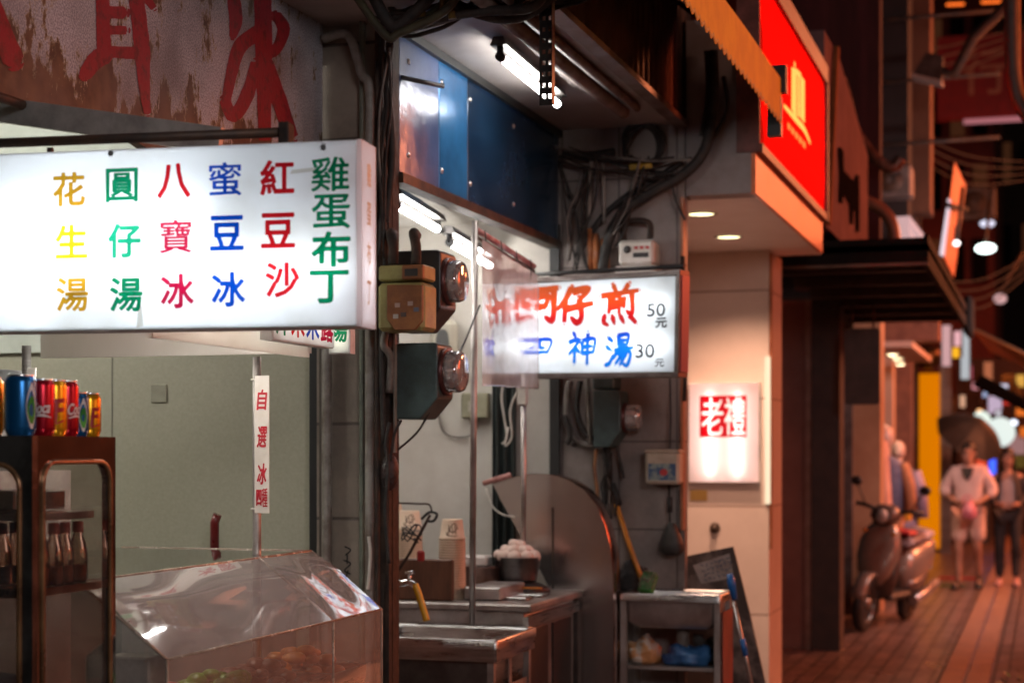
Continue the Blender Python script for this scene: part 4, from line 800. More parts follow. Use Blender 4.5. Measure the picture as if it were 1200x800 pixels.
# upright wooden board, cups, ladle
a, b_ = ay(466, 711, 6.5), ay(531, 655, 6.5); MB().box((a.x, 6.5, CT), (b_.x, 6.52, b_.z), bev=.006).build('chopping_board', mat('board_wood', (.15, .06, .03), (.09, .035, .018), .5, 0, 4, .1, stretch=(6, 1, 1)), label='dark wooden board standing upright on the worktop before the paper cups', cat='board')
CUP = mat('paper_cup', (.72, .55, .4), (.62, .46, .33), .6, 0, 7)
def cups(u, vt, Y, dia, hcup, nst, label, base=CT, mark=True):
    x = xat(u, Y); top = ay(u, vt, Y).z; t = thing('paper_cup_stack', label, 'paper cups', (x, Y, base)); r = dia / 2
    z0 = top - hcup; m = MB(); m.lathe((x, Y, z0), [(r * .98, 0), (r * 1.03, .004), (r * 1.03, .01), (r * .96, .012), (r * .78, hcup - .003), (r * .76, hcup), (r * .74, hcup - .004), (.0001, hcup - .006)], 28); m.build('top_cup', CUP, t)
    m = MB(); nn = int((z0 - base) / .0105); prof = []
    for i in range(nn): zz = base + i * .0105; prof += [(r * .97, zz), (r * 1.035, zz + .003), (r * 1.035, zz + .0075), (r * .965, zz + .009)]
    m.lathe((x, Y, 0), prof, 28); m.build('nested_rims', CUP, t)
    if mark:
        m = MB(); s = Cy((x, Y, z0), r * .9, math.radians(-68)); fr_ = lambda a, b, c=0.: V((x, Y, z0)) + V((math.cos(math.radians(-68) + a / r) * (r * (.965 - .185 * b / hcup) + c), math.sin(math.radians(-68) + a / r) * (r * (.965 - .185 * b / hcup) + c), b))
        for st in ([(-.022, .02), (-.01, .05), (.012, .06), (.024, .04)], [(-.02, .04), (.0, .028), (.02, .045)], [(-.028, .03), (-.024, .018), (.02, .015)], [(-.005, .05), (.004, .02)], [(.01, .055), (.014, .022)], [(-.02, .055), (-.018, .03)]): stroke(m, fr_, [(p[0] * r / .055, p[1] * hcup / .075, .0035) for p in st], .0006)
        m.build('printed_sketch', mat('print_brown', (.1, .04, .03)), t)
    return t
cups(530, 608, 6.62, .108, .085, 0, 'tall stack of upturned paper cups with a brown print, in front of the stall post')
cups(480, 598, 6.85, .108, .082, 0, 'stack of upturned paper cups behind the wooden board')
cups(459, 588, 6.98, .108, .082, 0, 'stack of upturned paper cups half hidden behind the rusty post', mark=False)
ld = thing('hanging_ladle', 'dark twisted metal ladle rod tied with wire, hanging over the wooden board', 'ladle', ay(485, 640, 6.3)); G_ = lambda u, v: ay(u, v, 6.3)
MB().tube([G_(464, 672), G_(480, 648), G_(496, 618), G_(504, 603)], .006).build('rod', RUST, ld); m = MB(); random.seed(5)
cc = [(480 + random.uniform(-9, 14) , 624 + random.uniform(-12, 12)) for _ in range(16)]; m.curve([ay(u, v, 6.3 + random.uniform(-.012, .012)) for u, v in cc], .003, 6, 4); m.curve([G_(494, 608), G_(503, 600), G_(512, 602), G_(508, 610), G_(500, 610)], .006, 6, 4); m.build('wire_knot', mat('jamb_black'), ld)
MB().curve([G_(466, 589), G_(490, 590), G_(503, 591), G_(506, 600)], .004).build('hook_wire', RUST, ld)
q = G_(494, 651); MB().box((q.x - .016, 6.285, q.z - .022), (q.x + .016, 6.3, q.z + .022), bev=.007).build('red_tag', mat('tag_red', (.4, .02, .02), rough=.5), label='small red tag hanging in front of the wooden board', cat='tag')
# pots and eggs
p = ay(606, 664, 7.0); Rb = .105
bw = thing('egg_bowl', 'dark metal bowl heaped with pale eggs on the worktop', 'bowl', (p.x, 7.0, CT + .05)); zb = CT + .05
MB().lathe((p.x, 7.0, zb), [(.0001, .002), (Rb * .8, 0), (Rb * .84, .01), (Rb * .97, .1), (Rb, .104), (Rb * .95, .104), (Rb * .8, .03), (.0001, .025)], 32).build('bowl', mat('bowl_dark', (.16, .15, .15), (.08, .07, .07), .3, .9), bw)
pe = None; EG = mat('egg_shell', (.72, .55, .48), (.62, .45, .38), .55, 0, 5)
random.seed(21); n_ = 0
for ring, (rr_, cnt, dz) in enumerate(((.078, 9, .108), (.045, 6, .13), (.012, 2, .152))):
    for i in range(cnt):
        gl_ = 6.283 * i / cnt + ring * .4
        if pe is None: pe = MB().sphere((0, 0, 0), .0245, 14, 10, (1, 1, 1.25)).build('egg', EG, label='pale egg in the heap in the dark bowl', cat='egg', group='eggs in the dark bowl', origin=(0, 0, 0)); o = pe
        else: o = pe.copy(); col.objects.link(o)
        o.location = (p.x + rr_ * math.cos(gl_), 7.0 + rr_ * math.sin(gl_), zb + dz); o.rotation_euler = (random.uniform(0.6, 2), random.uniform(-1, 1), random.uniform(0, 6))
x = xat(606, 7.0); t = thing('gas_burner', 'black gas burner ring under the egg bowl', 'burner', (x, 7.0, CT)); MB().lathe((x, 7.0, CT), [(.0001, 0), (.14, 0), (.145, .02), (.12, .03), (.09, .045), (.0001, .046)], 28).build('body', BLACK, t)
MB().box((x - .13, 6.86, CT + .028), (x + .15, 6.872, CT + .036)).build('orange_edge', mat('orange_edge', (.6, .2, .03)), t)
x = xat(566, 6.95); t = thing('steel_pot', 'small dented steel pot with a pale lid beside the egg bowl', 'pot', (x, 6.95, CT)); MB().lathe((x, 6.95, CT), [(.0001, 0), (.08, 0), (.085, .01), (.085, .11), (.09, .112), (.0001, .114)], 28).build('body', mat('pot_brown', (.25, .15, .12), (.15, .09, .08), .35, .8), t)
MB().box((x - .075, 6.9, CT + .1145), (x + .03, 7.0, CT + .16), bev=.008).build('white_carton', mat('carton_white', (.68, .62, .58), rough=.5), label='small white carton lying on the steel pot', cat='carton')
a = ay(560, 705, 6.75); MB().box((xat(547, 6.6), 6.56, CT + .0015), (xat(590, 6.6), 6.9, CT + .055), bev=.006).build('steel_lid_box', STEEL2, label='low steel box lying on the worktop in front of the pots', cat='box')
for i, (u, v) in enumerate(((600, 716), (606, 708))): MB().box((xat(u, 6.75) - .05, 6.62 + i * .16, CT + .0015), (xat(u, 6.75) + .1, 6.74 + i * .16, CT + .012), bev=.003).build('griddle_plate', STEEL, label=['bright flat griddle plate at the front corner of the worktop', 'bright flat griddle plate further back on the worktop'][i], cat='griddle')
# things on the white wall
q0, q1 = ay(503, 438, YW - .06), ay(534, 374, YW - .06); d = thing('wall_dispenser', 'rounded cream dispenser with a dark slot on the white end wall', 'dispenser', ((q0.x + q1.x) / 2, YW - .04, q0.z))
MB().box((q0.x, YW - .07, q0.z), (q1.x, YW - .001, q1.z), bev=.025).build('body', mat('cream_plastic', (.5, .47, .38), (.4, .37, .3), .4), d)
fr = Fr((q0.x, YW - .071, q0.z), (1, 0, 0), (0, 0, 1)); ww, hh = q1.x - q0.x, q1.z - q0.z; MB().quad(*[fr(ww * .28 + a * ww * .5, hh * .2 + b * hh * .62, .001) for a, b in rrect(1, 1, .4, 6)]).build('slot', mat('slot_dark', (.16, .15, .14), (.08, .08, .08)), d)
q0, q1 = ay(541, 490, YW - .05), ay(572, 460, YW - .05); d = thing('switch_box', 'small olive switch box on the white end wall', 'switch box', (q0.x, YW - .03, q0.z)); MB().box((q0.x, YW - .06, q0.z), (q1.x, YW - .001, q1.z), bev=.006).build('body', mat('olive_plastic', (.3, .29, .2), (.22, .21, .14), .5), d)
MB().box((q0.x + .035, YW - .066, q0.z + .03), (q0.x + .075, YW - .0605, q0.z + .08), bev=.003).build('rocker', mat('rocker_cream', (.45, .42, .34)), d)
pipe('grey lead drooping below the olive switch box', [ay(560, 490, YW - .03), ay(558, 502, YW - .03), ay(545, 512, YW - .02), ay(520, 506, YW - .02), ay(512, 470, YW - .02)], .005, CABLEG, 'wire', 'wire')
pipe('white flex hanging behind the plastic curtain', [ay(590, 448, 7.3), ay(588, 470, 7.3), ay(594, 510, 7.3), ay(588, 520, 7.3)], .005, WHITEP, 'wire', 'wire')
pipe('white flex looping beside the second stall post', [ay(608, 455, 7.25), ay(598, 480, 7.25), ay(600, 510, 7.25), ay(592, 522, 7.25), ay(596, 500, 7.25)], .005, WHITEP, 'wire', 'wire')
q = ay(613, 464, 7.02); MB().box((q.x - .02, 7.0, q.z - .04), (q.x + .02, 7.03, q.z + .04), bev=.006).build('plug_socket', mat('socket_white', (.6, .56, .5), rough=.4), label='small white plug socket on the second stall post', cat='socket')

# posts, rail, plastic curtain and price sign
XP = -2.14
MB().tube([(XP - .012, 6.36, CT - .08), (XP, 6.36, 2.46)], .013, 12).build('stall_post', STEEL2, label='tall worn steel post at the front of the omelette stall holding the curtain rail', cat='post')
MB().tube([(XP - .005, 7.03, CT), (XP - .005, 7.03, 1.88)], .0115, 12).build('stall_post', STEEL2, label='shorter steel post below the plastic curtain, in front of the wind guard', cat='post')
rl = thing('curtain_rail', 'red and white painted rail carrying the plastic curtain', 'rail', (XP, 6.7, 2.42))
A_, B_ = V((XP, 6.36, ay(560, 268, 6.36).z)), V((XP, 7.17, ay(626, 312, 7.17).z))
MB().bar(A_, B_, .012).build('rail_tube', mat('rail_pink', (.6, .38, .36), (.4, .1, .1), .4, .2, 14), rl)
MB().bar(A_ + V((0, 0, -.03)), B_ + V((0, 0, -.02)), .007).build('lower_bar', DARKM, rl)
for i in range(4): q = A_.lerp(B_, .1 + i * .26); MB().tube(spline([q + V((.014, 0, .01)), q + V((.018, 0, -.03)), q + V((.012, 0, -.085))], 4), .0025, 6).build('ring_wire', CABLE, rl)
CURT = glassmat('clear_vinyl', (.92, .87, .86), .14, .04, .56, (.95, .78, .76), .04, 2, hv=.12)
cu = thing('plastic_curtain', 'wavy clear plastic curtain with faint red reflections hanging beside the price sign', 'plastic curtain', (XP + .02, 6.75, 1.85))
def cfn(a, b):
    y = 6.38 + .79 * a; z1_ = A_.lerp(B_, a).z - .04; z0_ = 1.815 + (.015 * a); return V((XP + .02 + .002 * math.sin(a * 13) + .004 * math.sin(a * 5 + 1) , y, z0_ + (z1_ - z0_) * b))
MB().grid(cfn, 60, 10).build('vinyl_sheet', CURT, cu)
m = MB(); m.tube([cfn(i / 30, 0) for i in range(31)], .003, 6); m.tube([cfn(1, i / 8) for i in range(9)], .003, 6); m.build('sheet_hem', glassmat('vinyl_hem', (.8, .74, .72), .25, .1, .8, (.8, .6, .58)), cu)
P00, P10, P01 = ad(590, 438, 7.6), ad(791, 437, 7.055), ad(791, 324, 7.055)
f2 = Fr(P00, (P10.x - P00.x, P10.y - P00.y, (P10.z - P00.z) * .8), (0, 0, 1)); W2 = (P10 - P00).length; H2 = (P01.z - P10.z)
SFR = mat('sign_frame', (.2, .18, .17), (.12, .1, .09), .4, .7)
s2 = lightbox('price_light_box', 'backlit price sign with red and blue brush characters and prices 50 and 30', 'sign', f2, W2, H2, .06, [(.05, W2 - .05, H2 * .3, H2 * .3), (.05, W2 - .05, H2 * .72, H2 * .72)], ts=8, frame=SFR, fw=.022, tr=.0125)
MB().bar(f2(-.02, H2 + .04, -.03), f2(W2 + .02, H2 + .04, -.03), .009).build('hanging_bar', BLACK, s2)
MB().box((W2 + .023, 0, -.06), (W2 + .027, H2, -.004), f2).build('end_strip', tmat('red_end', (.8, .25, .28), .6), s2)
def film2(name, bot, top, z0, z1):
    m = film(name, bot); n = m.node_tree.nodes; L = m.node_tree.links; tc = n.new('ShaderNodeTexCoord'); sp_ = n.new('ShaderNodeSeparateXYZ'); L.new(tc.outputs['Object'], sp_.inputs[0])
    mr = n.new('ShaderNodeMapRange'); mr.inputs[1].default_value = z0; mr.inputs[2].default_value = z1; L.new(sp_.outputs[2], mr.inputs[0]); cr = n.new('ShaderNodeValToRGB'); cr.color_ramp.elements[0].color = (*bot, 1); cr.color_ramp.elements[1].color = (*top, 1); L.new(mr.outputs[0], cr.inputs[0])
    for q in n:
        if q.type in ('BSDF_TRANSLUCENT', 'BSDF_DIFFUSE'): L.new(cr.outputs[0], q.inputs[0])
    return m
FR1, FB1 = film2('film_orange_red', (.6, .004, .006), (.75, .11, .005), .24, .4), film2('film_bright_blue', (.0, .2, .75), (.0, .025, .5), .05, .19)
def brush_at(ch, mt_, u0, u1, v0, v1, wt):
    m = MB(); a0, b0 = f2.px(u0, v1); a1, b1 = f2.px(u1, v0); brush(m, f2, ch, a0, b0, a1 - a0, b1 - b0, wt, .001); m.build('lettering', mt_, s2)
brush_at('蚵', FR1, 601, 654, 334, 380, .2); brush_at('仔', FR1, 653, 696, 335, 379, .2); brush_at('煎', FR1, 703, 749, 333, 381, .145)
brush_at('四', FB1, 613, 647, 394, 419, .2); brush_at('神', FB1, 665, 698, 390, 426, .15); brush_at('湯', FB1, 710, 742, 391, 429, .14)
INK = film('film_black', (.01, .01, .012)); m = MB()
for tx, u, v, hp, bd, sh_ in (('50', 769, 363, 15, .025, 0), ('元', 775, 378, 11, .05, .0), ('30', 756, 411, 16, .02, 0), ('元', 773, 425, 9, .02, 0)): a, b = f2.px(u, v); put_text(m, f2, tx, a, b, hp * 7.1 / 2000, bd, .001, wide=1.25 if tx in ('50', '30', '元') else 1)
m.build('lettering', INK, s2)
# wind guard
YG2 = 7.24; Q = lambda u, v: ay(u, v, YG2)
wg = thing('wind_guard', 'big rounded stainless wind guard standing beside the griddle', 'wind guard', Q(690, 800))
out = [(577, 566), (600, 559), (625, 555), (648, 556), (668, 562), (686, 574), (700, 592), (710, 615), (716, 640), (719, 670), (720, 720), (720, 900)]
pts = [Q(*p) for p in out] + [Q(652, 900), Q(652, 706), Q(630, 662), Q(606, 620), Q(588, 588)]
GS = mat('guard_steel', (.6, .56, .54), (.46, .41, .39), .22, .95, 2.5, .12, bscale=3, lo=.25, hi=.75)
MB().prism(pts, (0, 0, 0), (0, .006, 0)).build('guard_plate', GS, wg)
m = MB(); rim = [Q(*p) for p in out]; k_ = len(rim); vs = []
for p in rim: vs += [p + V((0, -.012, 0)), p + V((.004, .0, .002)), p + V((.0, .12, 0))]
m.add(vs, [[i * 3 + j, i * 3 + j + 1, (i + 1) * 3 + j + 1, (i + 1) * 3 + j] for i in range(k_ - 1) for j in range(2)], True); m.build('rim_band', mat('guard_rim', (.6, .45, .4), (.4, .25, .22), .18, 1.), wg)
MB().box((Q(647, 0).x, YG2 - .003, .3), (Q(649, 0).x, YG2 - .0005, Q(0, 588).z)).build('seam', DARKM, wg)
m = MB(); 
for u0 in (577, 606): pass
MB().curve([Q(572, 572) + V((0, -.03, 0)), Q(580, 592) + V((0, -.04, 0)), Q(592, 602) + V((0, -.04, 0)), Q(606, 605) + V((0, -.03, 0))], .004, 6).build('wire', WHITEP, label='white wire looping from the top corner of the wind guard', cat='wire')
MB().tube([Q(568, 566) + V((0, -.02, 0)), Q(600, 556) + V((0, -.02, 0))], .012, 8).build('rolled_cloth', mat('cloth_pink', (.55, .3, .28), (.3, .12, .1), .8, 0, 18, .4), label='rolled pinkish cloth on the top edge of the wind guard', cat='cloth')

# ================================================================== END WALL: meters, cables, sink, broom
YE_ = YW - .001
meter('electric_meter', 'teal electric meter on the tiled end wall below the price sign', 695, 729, 457, 524, YW - .17, TEAL, 747, 473, 505, .16)
q0, q1 = ay(697, 456, YW - .1), ay(722, 441, YW - .1); MB().box((q0.x, YW - .14, q0.z), (q1.x, YW - .001, q1.z + .05), bev=.006).build('junction_box', TEAL, label='small teal junction box just under the price sign', cat='junction box')
wm = thing('water_meter', 'white wall meter with a pipe loop above the price sign', 'meter', ay(747, 312, YW - .1))
q0, q1 = ay(726, 311, YW - .12), ay(767, 281, YW - .12); MB().box((q0.x, YW - .14, q0.z), (q1.x, YW - .001, q1.z), bev=.012).build('body', WHITEP, wm)
f_ = Fr((q0.x, YW - .1405, q0.z), (1, 0, 0), (0, 0, 1)); w_, h_ = q1.x - q0.x, q1.z - q0.z
MB().quad(*[f_(w_ * (.42 + .44 * a), h_ * (.28 + .2 * b), .001) for a, b in ((0, 0), (1, 0), (1, 1), (0, 1))]).build('counter_window', BLACK, wm)
MB().lathe(f_(w_ * .25, h_ * .62, 0), [(.0001, -.004), (.016, -.004), (.018, 0)], 14, 'y').build('valve_cap', BLACK, wm)
m = MB()
for k in range(3): m.quad(*[f_(w_ * (.45 + .16 * k + .11 * a), h_ * (.62 + .12 * b), .001) for a, b in ((0, 0), (1, 0), (1, 1), (0, 1))])
m.build('red_print', mat('print_red', (.5, .03, .03)), wm)
MB().box((q0.x - .02, YW - .13, q0.z - .06), (q1.x + .01, YW - .001, q0.z - .003), bev=.006).build('lower_case', WHITEP, wm)
W_ = lambda u, v, d=.05: ay(u, v, YW - d)
MB().curve([W_(731, 282), W_(731, 264), W_(740, 259), W_(755, 259), W_(762, 264), W_(762, 280)], .014, 10).build('pipe_loop', RUST, wm)
bx = thing('white_wall_box', 'white plastic wall box with a small blue and red picture label', 'wall box', W_(776, 567))
q0, q1 = W_(757, 567, .1), W_(797, 528, .1); MB().box((q0.x, YW - .12, q0.z), (q1.x, YW - .001, q1.z), bev=.012).build('body', mat('old_white_plastic', (.55, .47, .38), (.42, .34, .26), .45), bx)
MB().box((q0.x - .004, YW - .126, q0.z + .135), (q1.x + .004, YW - .0, q1.z + .006), bev=.01).build('cover', mat('old_white_plastic'), bx)
f_ = Fr((q0.x, YW - .1205, q0.z), (1, 0, 0), (0, 0, 1)); w_, h_ = q1.x - q0.x, q1.z - q0.z
lb = MB().quad(*[f_(w_ * (.1 + .8 * a), h_ * (.12 + .5 * b), .001) for a, b in ((0, 0), (1, 0), (1, 1), (0, 1))]).build('label_sheet', mat('label_blue', (.05, .1, .2), (.25, .3, .28), .4, 0, 25, lo=.45, hi=.55), bx)
MB().quad(*[f_(w_ * .55 + .018 * math.cos(t), h_ * .36 + .016 * math.sin(t), .002) for t in [k * .4 for k in range(16)]]).build('red_dot', mat('label_red', (.5, .04, .04)), lb)
bg = thing('hanging_scoop', 'black scoop bag hanging from a hook below the white wall box', 'scoop', W_(787, 650))
MB().loft([[W_(787 + a * s_, v, .05 + .03 * c) for a, c in ((-1, 0), (-.5, 1), (.5, 1), (1, 0), (.5, -1), (-.5, -1))] for s_, v in ((4, 612), (8, 620), (14, 636), (15, 645), (9, 650))]).build('bag', mat('scoop_black', (.02, .02, .022), (.04, .035, .03), .5, 0, 12, .4), bg)
MB().bar(W_(785, 612), W_(784, 568, .01), .004).build('cord', CABLE, bg); MB().bar(W_(785, 600), W_(785, 582), .012).build('clip', BLACK, bg)
# cables at the end wall
random.seed(9)
CB_ = [([(668, 446), (664, 480), (670, 508), (684, 520), (697, 522)], .016, 'thick grey cable curling beside the teal meter on the end wall', CABLEG), ([(680, 446), (676, 478), (684, 505), (696, 514)], .012, 'dark cable curling beside the teal meter', CABLE), ([(688, 440), (690, 480), (692, 520)], .01, 'pale straight conduit left of the teal meter', PVC), ([(662, 486), (668, 510), (664, 520)], .012, 'short looped lead left of the teal meter', CABLE),
       ([(711, 524), (713, 560), (710, 590)], .02, 'dark cable bundle dropping below the teal meter', CABLE), ([(699, 526), (697, 548), (700, 575), (698, 600)], .008, 'orange stained pipe below the teal meter', mat('pipe_orange', (.45, .2, .08), (.25, .09, .04))), ([(722, 520), (728, 545), (731, 560)], .006, 'short dark lead hanging right of the teal meter', CABLE),
       ([(835, 60), (836, 120), (826, 175), (800, 205), (760, 228), (728, 252), (712, 285), (706, 316)], .024, 'thick dark cable sweeping from the awning down to the wall meter', CABLE), ([(800, 190), (760, 215), (726, 236), (700, 262), (676, 300)], .014, 'dark cable running beside the thick sweeping one on the end wall', CABLE), ([(828, 60), (830, 110), (822, 160)], .012, 'black conduit beside the corrugated fascia end', CABLE),
       ([(655, 190), (672, 240), (684, 300), (690, 318)], .007, 'thin wire slanting down the left of the end wall', CABLE), ([(656, 195), (664, 250), (676, 316)], .005, 'thinner wire slanting down the left of the end wall', CABLE), ([(735, 190), (732, 160), (742, 148), (762, 150), (772, 165), (770, 186), (752, 192), (738, 184)], .014, 'coil of black cable under the soffit end', CABLE), ([(732, 178), (740, 158), (758, 146), (774, 156), (776, 178), (760, 190), (742, 186)], .01, 'second coil of black cable behind the first under the soffit end', CABLE),
       ([(660, 178), (690, 182), (720, 178)], .018, 'horizontal taped cable run at the head of the end wall', CABLE), ([(786, 205), (792, 235), (803, 258)], .006, 'thin drooping wire at the right of the end wall', CABLE), ([(800, 300), (803, 420), (802, 470)], .01, 'thin rust red pipe at the right edge of the end wall', RUST), ([(848, 90), (852, 130), (830, 170), (812, 190)], .01, 'black lead from the awning bracket to the cable sweep', CABLE), ([(785, 440), (786, 490), (785, 525)], .004, 'thin lead running down to the white wall box', CABLE)]
for i, (pts, r, lb, mt_) in enumerate(CB_): pipe(lb, [W_(u, v, .03 + .012 * (i % 4)) for u, v in pts], r, mt_, 'cable', 'cable')
GLOW = mat('orange_glow_pipe', (.55, .2, .07), (.3, .1, .04), .4, .1, 9)  # orange glow behind the price sign, put into the colour of the pipes
for i, (u, r) in enumerate(((692, .012), (699, .016), (708, .011), (713, .009))): MB().bar(W_(u, 318, .04), W_(u - 1, 268 + i * 6, .04), r).build('riser_pipe', GLOW, label=['first', 'second', 'third', 'fourth'][i] + ' from the left of the short riser pipes behind the price sign, orange glow put into their colour', cat='pipe', group='orange riser pipes behind the price sign')
ub = thing('pipe_bracket', 'pale U-shaped conduit loop at the head of the end wall', 'conduit', W_(698, 260)); MB().curve([W_(690, 258), W_(691, 210), W_(694, 188), (W_(700, 186)), W_(706, 190), W_(707, 215), W_(708, 262)], .009, 8).build('loop', PVC, ub)
m = MB(); q = W_(750, 196, .08); m.box((q.x - .05, q.y - .01, q.z - .012), (q.x + .055, q.y + .01, q.z + .016), bev=.005); m.build('yellow_tag', mat('tag_yellow', (.5, .3, .01), rough=.5), label='yellow plastic tag on the cable coil under the soffit', cat='tag')
for u, v in ((669, 230), (755, 218), (672, 520), (664, 478)): 
    q = W_(u, v, .012); MB().lathe((q.x, q.y, q.z), [(.0001, -.014), (.012, -.012), (.014, 0)], 10, 'y').build('pipe_clip', RUST, label={669: 'rusty clip on the end wall near the slanting wires', 755: 'rusty clip on the end wall under the yellow tag', 672: 'rusty clip on the end wall low beside the grey cable', 664: 'rusty clip on the end wall left of the teal meter'}[u], cat='clip')
# bundle of cables over the pier and the soffit edge
def C_(u, v, Y=5.25): return ay(u, v, Y)
TOPC = [([(400, -30), (450, 40), (470, 38), (520, 14), (545, -20)], .014), ([(430, -20), (458, 30), (480, 20), (510, -10)], .02), ([(460, 30), (500, 24), (560, 14), (620, 10), (640, -10)], .016), ([(452, 44), (480, 30), (515, 8), (530, -20)], .012), ([(530, 4), (560, 16), (590, 22), (620, 16), (655, -10)], .018), ([(545, -10), (575, 8), (605, 4), (625, -14)], .012), ([(448, -20), (462, 14), (490, 6), (500, -20)], .012)]
for i, (pts, r) in enumerate(TOPC): pipe(['black cable hanging in a loop over the pier head', 'thick black cable sagging over the pier head', 'long black cable slung across the front of the soffit', 'brownish cable crossing the pier head', 'thick cable sagging before the perforated angle bar', 'thin cable behind the sagging thick one at the soffit', 'short black loop at the very top by the pier'][i], [C_(u, v, 5.15 + .03 * i) for u, v in pts], r, CABLE if i % 3 else mat('olive_cable', (.07, .065, .03), (.03, .03, .02)), 'cable', 'cable')
for i, (u, v) in enumerate(((529, 14), (493, 12), (519, 3))): q = C_(u, v, 5.2); MB().bar(q + V((0, 0, .03)), q + V((0.004, 0, -.025)), .014, 8).build('cable_clamp', mat('brass_clamp', (.2, .13, .03), (.08, .05, .02), .4, .6), label=['brass clamp hanging at the middle of the cable bundle', 'small brass clamp near the left of the cable bundle', 'upper brass clamp on the cable bundle'][i], cat='clamp')
random.seed(77)
def wirebundle(label, a, b, Y, n_, sag, r, spread):
    t = thing('cable_bundle', label, 'cables', ay((a[0] + b[0]) / 2, (a[1] + b[1]) / 2, Y))
    for i in range(n_):
        j = lambda q: (q[0] + random.uniform(-spread, spread), q[1] + random.uniform(-spread, spread)); p, q = j(a), j(b); sg_ = sag * random.uniform(.3, 1.5)
        mid = ((p[0] + q[0]) / 2 + random.uniform(-9, 9), (p[1] + q[1]) / 2 + sg_); m1 = ((p[0] + mid[0]) / 2 + random.uniform(-5, 5), (p[1] + mid[1]) / 2 + sg_ * .4); m2_ = ((q[0] + mid[0]) / 2 + random.uniform(-5, 5), (q[1] + mid[1]) / 2 + sg_ * .4)
        MB().curve([ay(u, v, Y + random.uniform(-.03, .03)) for u, v in (p, m1, mid, m2_, q)], r * random.uniform(.6, 1.3), 6, 5).build('wire', [CABLE, CABLE, CABLEG, RUST][i % 4], t)
wirebundle('tangle of thin wires across the head of the tiled end wall', (662, 182), (800, 196), 7.53, 9, 8, .005, 12)
wirebundle('thin wires dropping down the left of the tiled end wall', (690, 190), (672, 312), 7.54, 6, 0, .005, 10)
wirebundle('tangled wires running from the cable coil down to the wall meter', (752, 190), (716, 284), 7.52, 7, 6, .005, 10)
wirebundle('thin wires hanging down between the teal meter and the wind guard', (712, 530), (716, 606), 7.53, 6, 0, .004, 7)
wirebundle('tangle of thin wires over the pier head', (440, 24), (560, 2), 5.28, 9, 14, .006, 12)
wirebundle('thin wires running down beside the gas meter on the pier', (454, 60), (448, 300), 5.4, 6, 0, .005, 6)
wirebundle('thin wires hanging before the soffit by the perforated angle bar', (560, 4), (690, -4), 5.4, 6, 12, .005, 8)
# sink on a stand in front of the end wall
s3 = thing('side_sink', 'small stainless sink on a stand in front of the tiled end wall', 'sink', (-1.56, 7.4, 0)); ax0, ax1, ay0, ay1, sz2 = -1.785, -1.335, 7.29, 7.575, .93
basin(ax0, ax1, ay0, ay1, sz2, .13, s3)
m = MB(); R = lambda d, h: [V((ax0 + d + px_, ay0 + d + py_, h)) for px_, py_ in rrect(ax1 - ax0 - 2 * d, ay1 - ay0 - 2 * d, .03, 4)]
m.loft([R(.022, sz2 - .031), R(.026, sz2 - .12), R(.06, sz2 - .15)], caps=False); m.build('basin_shell', STEEL2, s3)
for x in (ax0 + .004, ax1 - .03):
    for y in (ay0 + .004, ay1 - .03): MB().box((x, y, 0), (x + .026, y + .026, sz2 - .032)).build('leg', STEEL2, s3)
MB().box((ax0 + .01, ay0 + .034, .6), (ax1 - .01, ay1 - .034, .615)).build('lower_shelf', STEEL2, s3)
MB().tube([(-1.53, 7.43, sz2 - .15), (-1.53, 7.43, sz2 - .22), (-1.53, 7.45, .64)], .03, 12).build('drain_pipe', mat('drain_pipe', (.3, .24, .2), (.15, .11, .09)), s3)
MB().box((ax1 + .002, ay0 + .02, .3), (ax1 + .006, ay1 - .02, .86)).build('side_cover', mat('red_board', (.25, .05, .04), (.12, .03, .025), .5, 0, 5), s3)
def bag(name, label, c, sx_, sy_, sz_, mt_, seed):
    random.seed(seed); m = MB(); k = len(m.v); m.sphere((0, 0, 0), 1, 24, 16)
    ph = [random.uniform(0, 6) for _ in range(6)]
    for i in range(len(m.v)):
        p = m.v[i]; q = 1 + .1 * math.sin(p.x * 5 + ph[0] + p.z * 3) + .08 * math.sin(p.y * 8 + ph[1] + p.x * 4) + .06 * math.sin(p.z * 9 + ph[2] + p.y * 5) + .04 * math.sin(p.x * 15 + p.z * 13 + ph[3])
        z = max(p.z, -.6); m.v[i] = V(c) + V((p.x * q * sx_, p.y * q * sy_, (z + .6) * q * sz_ / 1.6))
    return m.build(name, mt_, label=label, cat='bag')
bag('blue_bag', 'crumpled blue plastic bag on the shelf under the side sink', (-1.5, 7.42, .615), .11, .09, .09, mat('blue_plastic', (.05, .16, .36), (.02, .07, .2), .3, 0, 9, .6), 4)
bag('patterned_bag', 'orange and white patterned bag on the shelf under the side sink', (-1.7, 7.42, .615), .075, .08, .11, mat('patterned_plastic', (.55, .25, .1), (.5, .42, .36), .45, 0, 18, .4, lo=.45, hi=.52), 6)
bag('grey_bag', 'dark grey bundle behind the blue bag under the side sink', (-1.44, 7.5, .615), .08, .05, .12, mat('bundle_grey', (.12, .1, .09), (.06, .05, .045), .7, 0, 9, .5), 8)
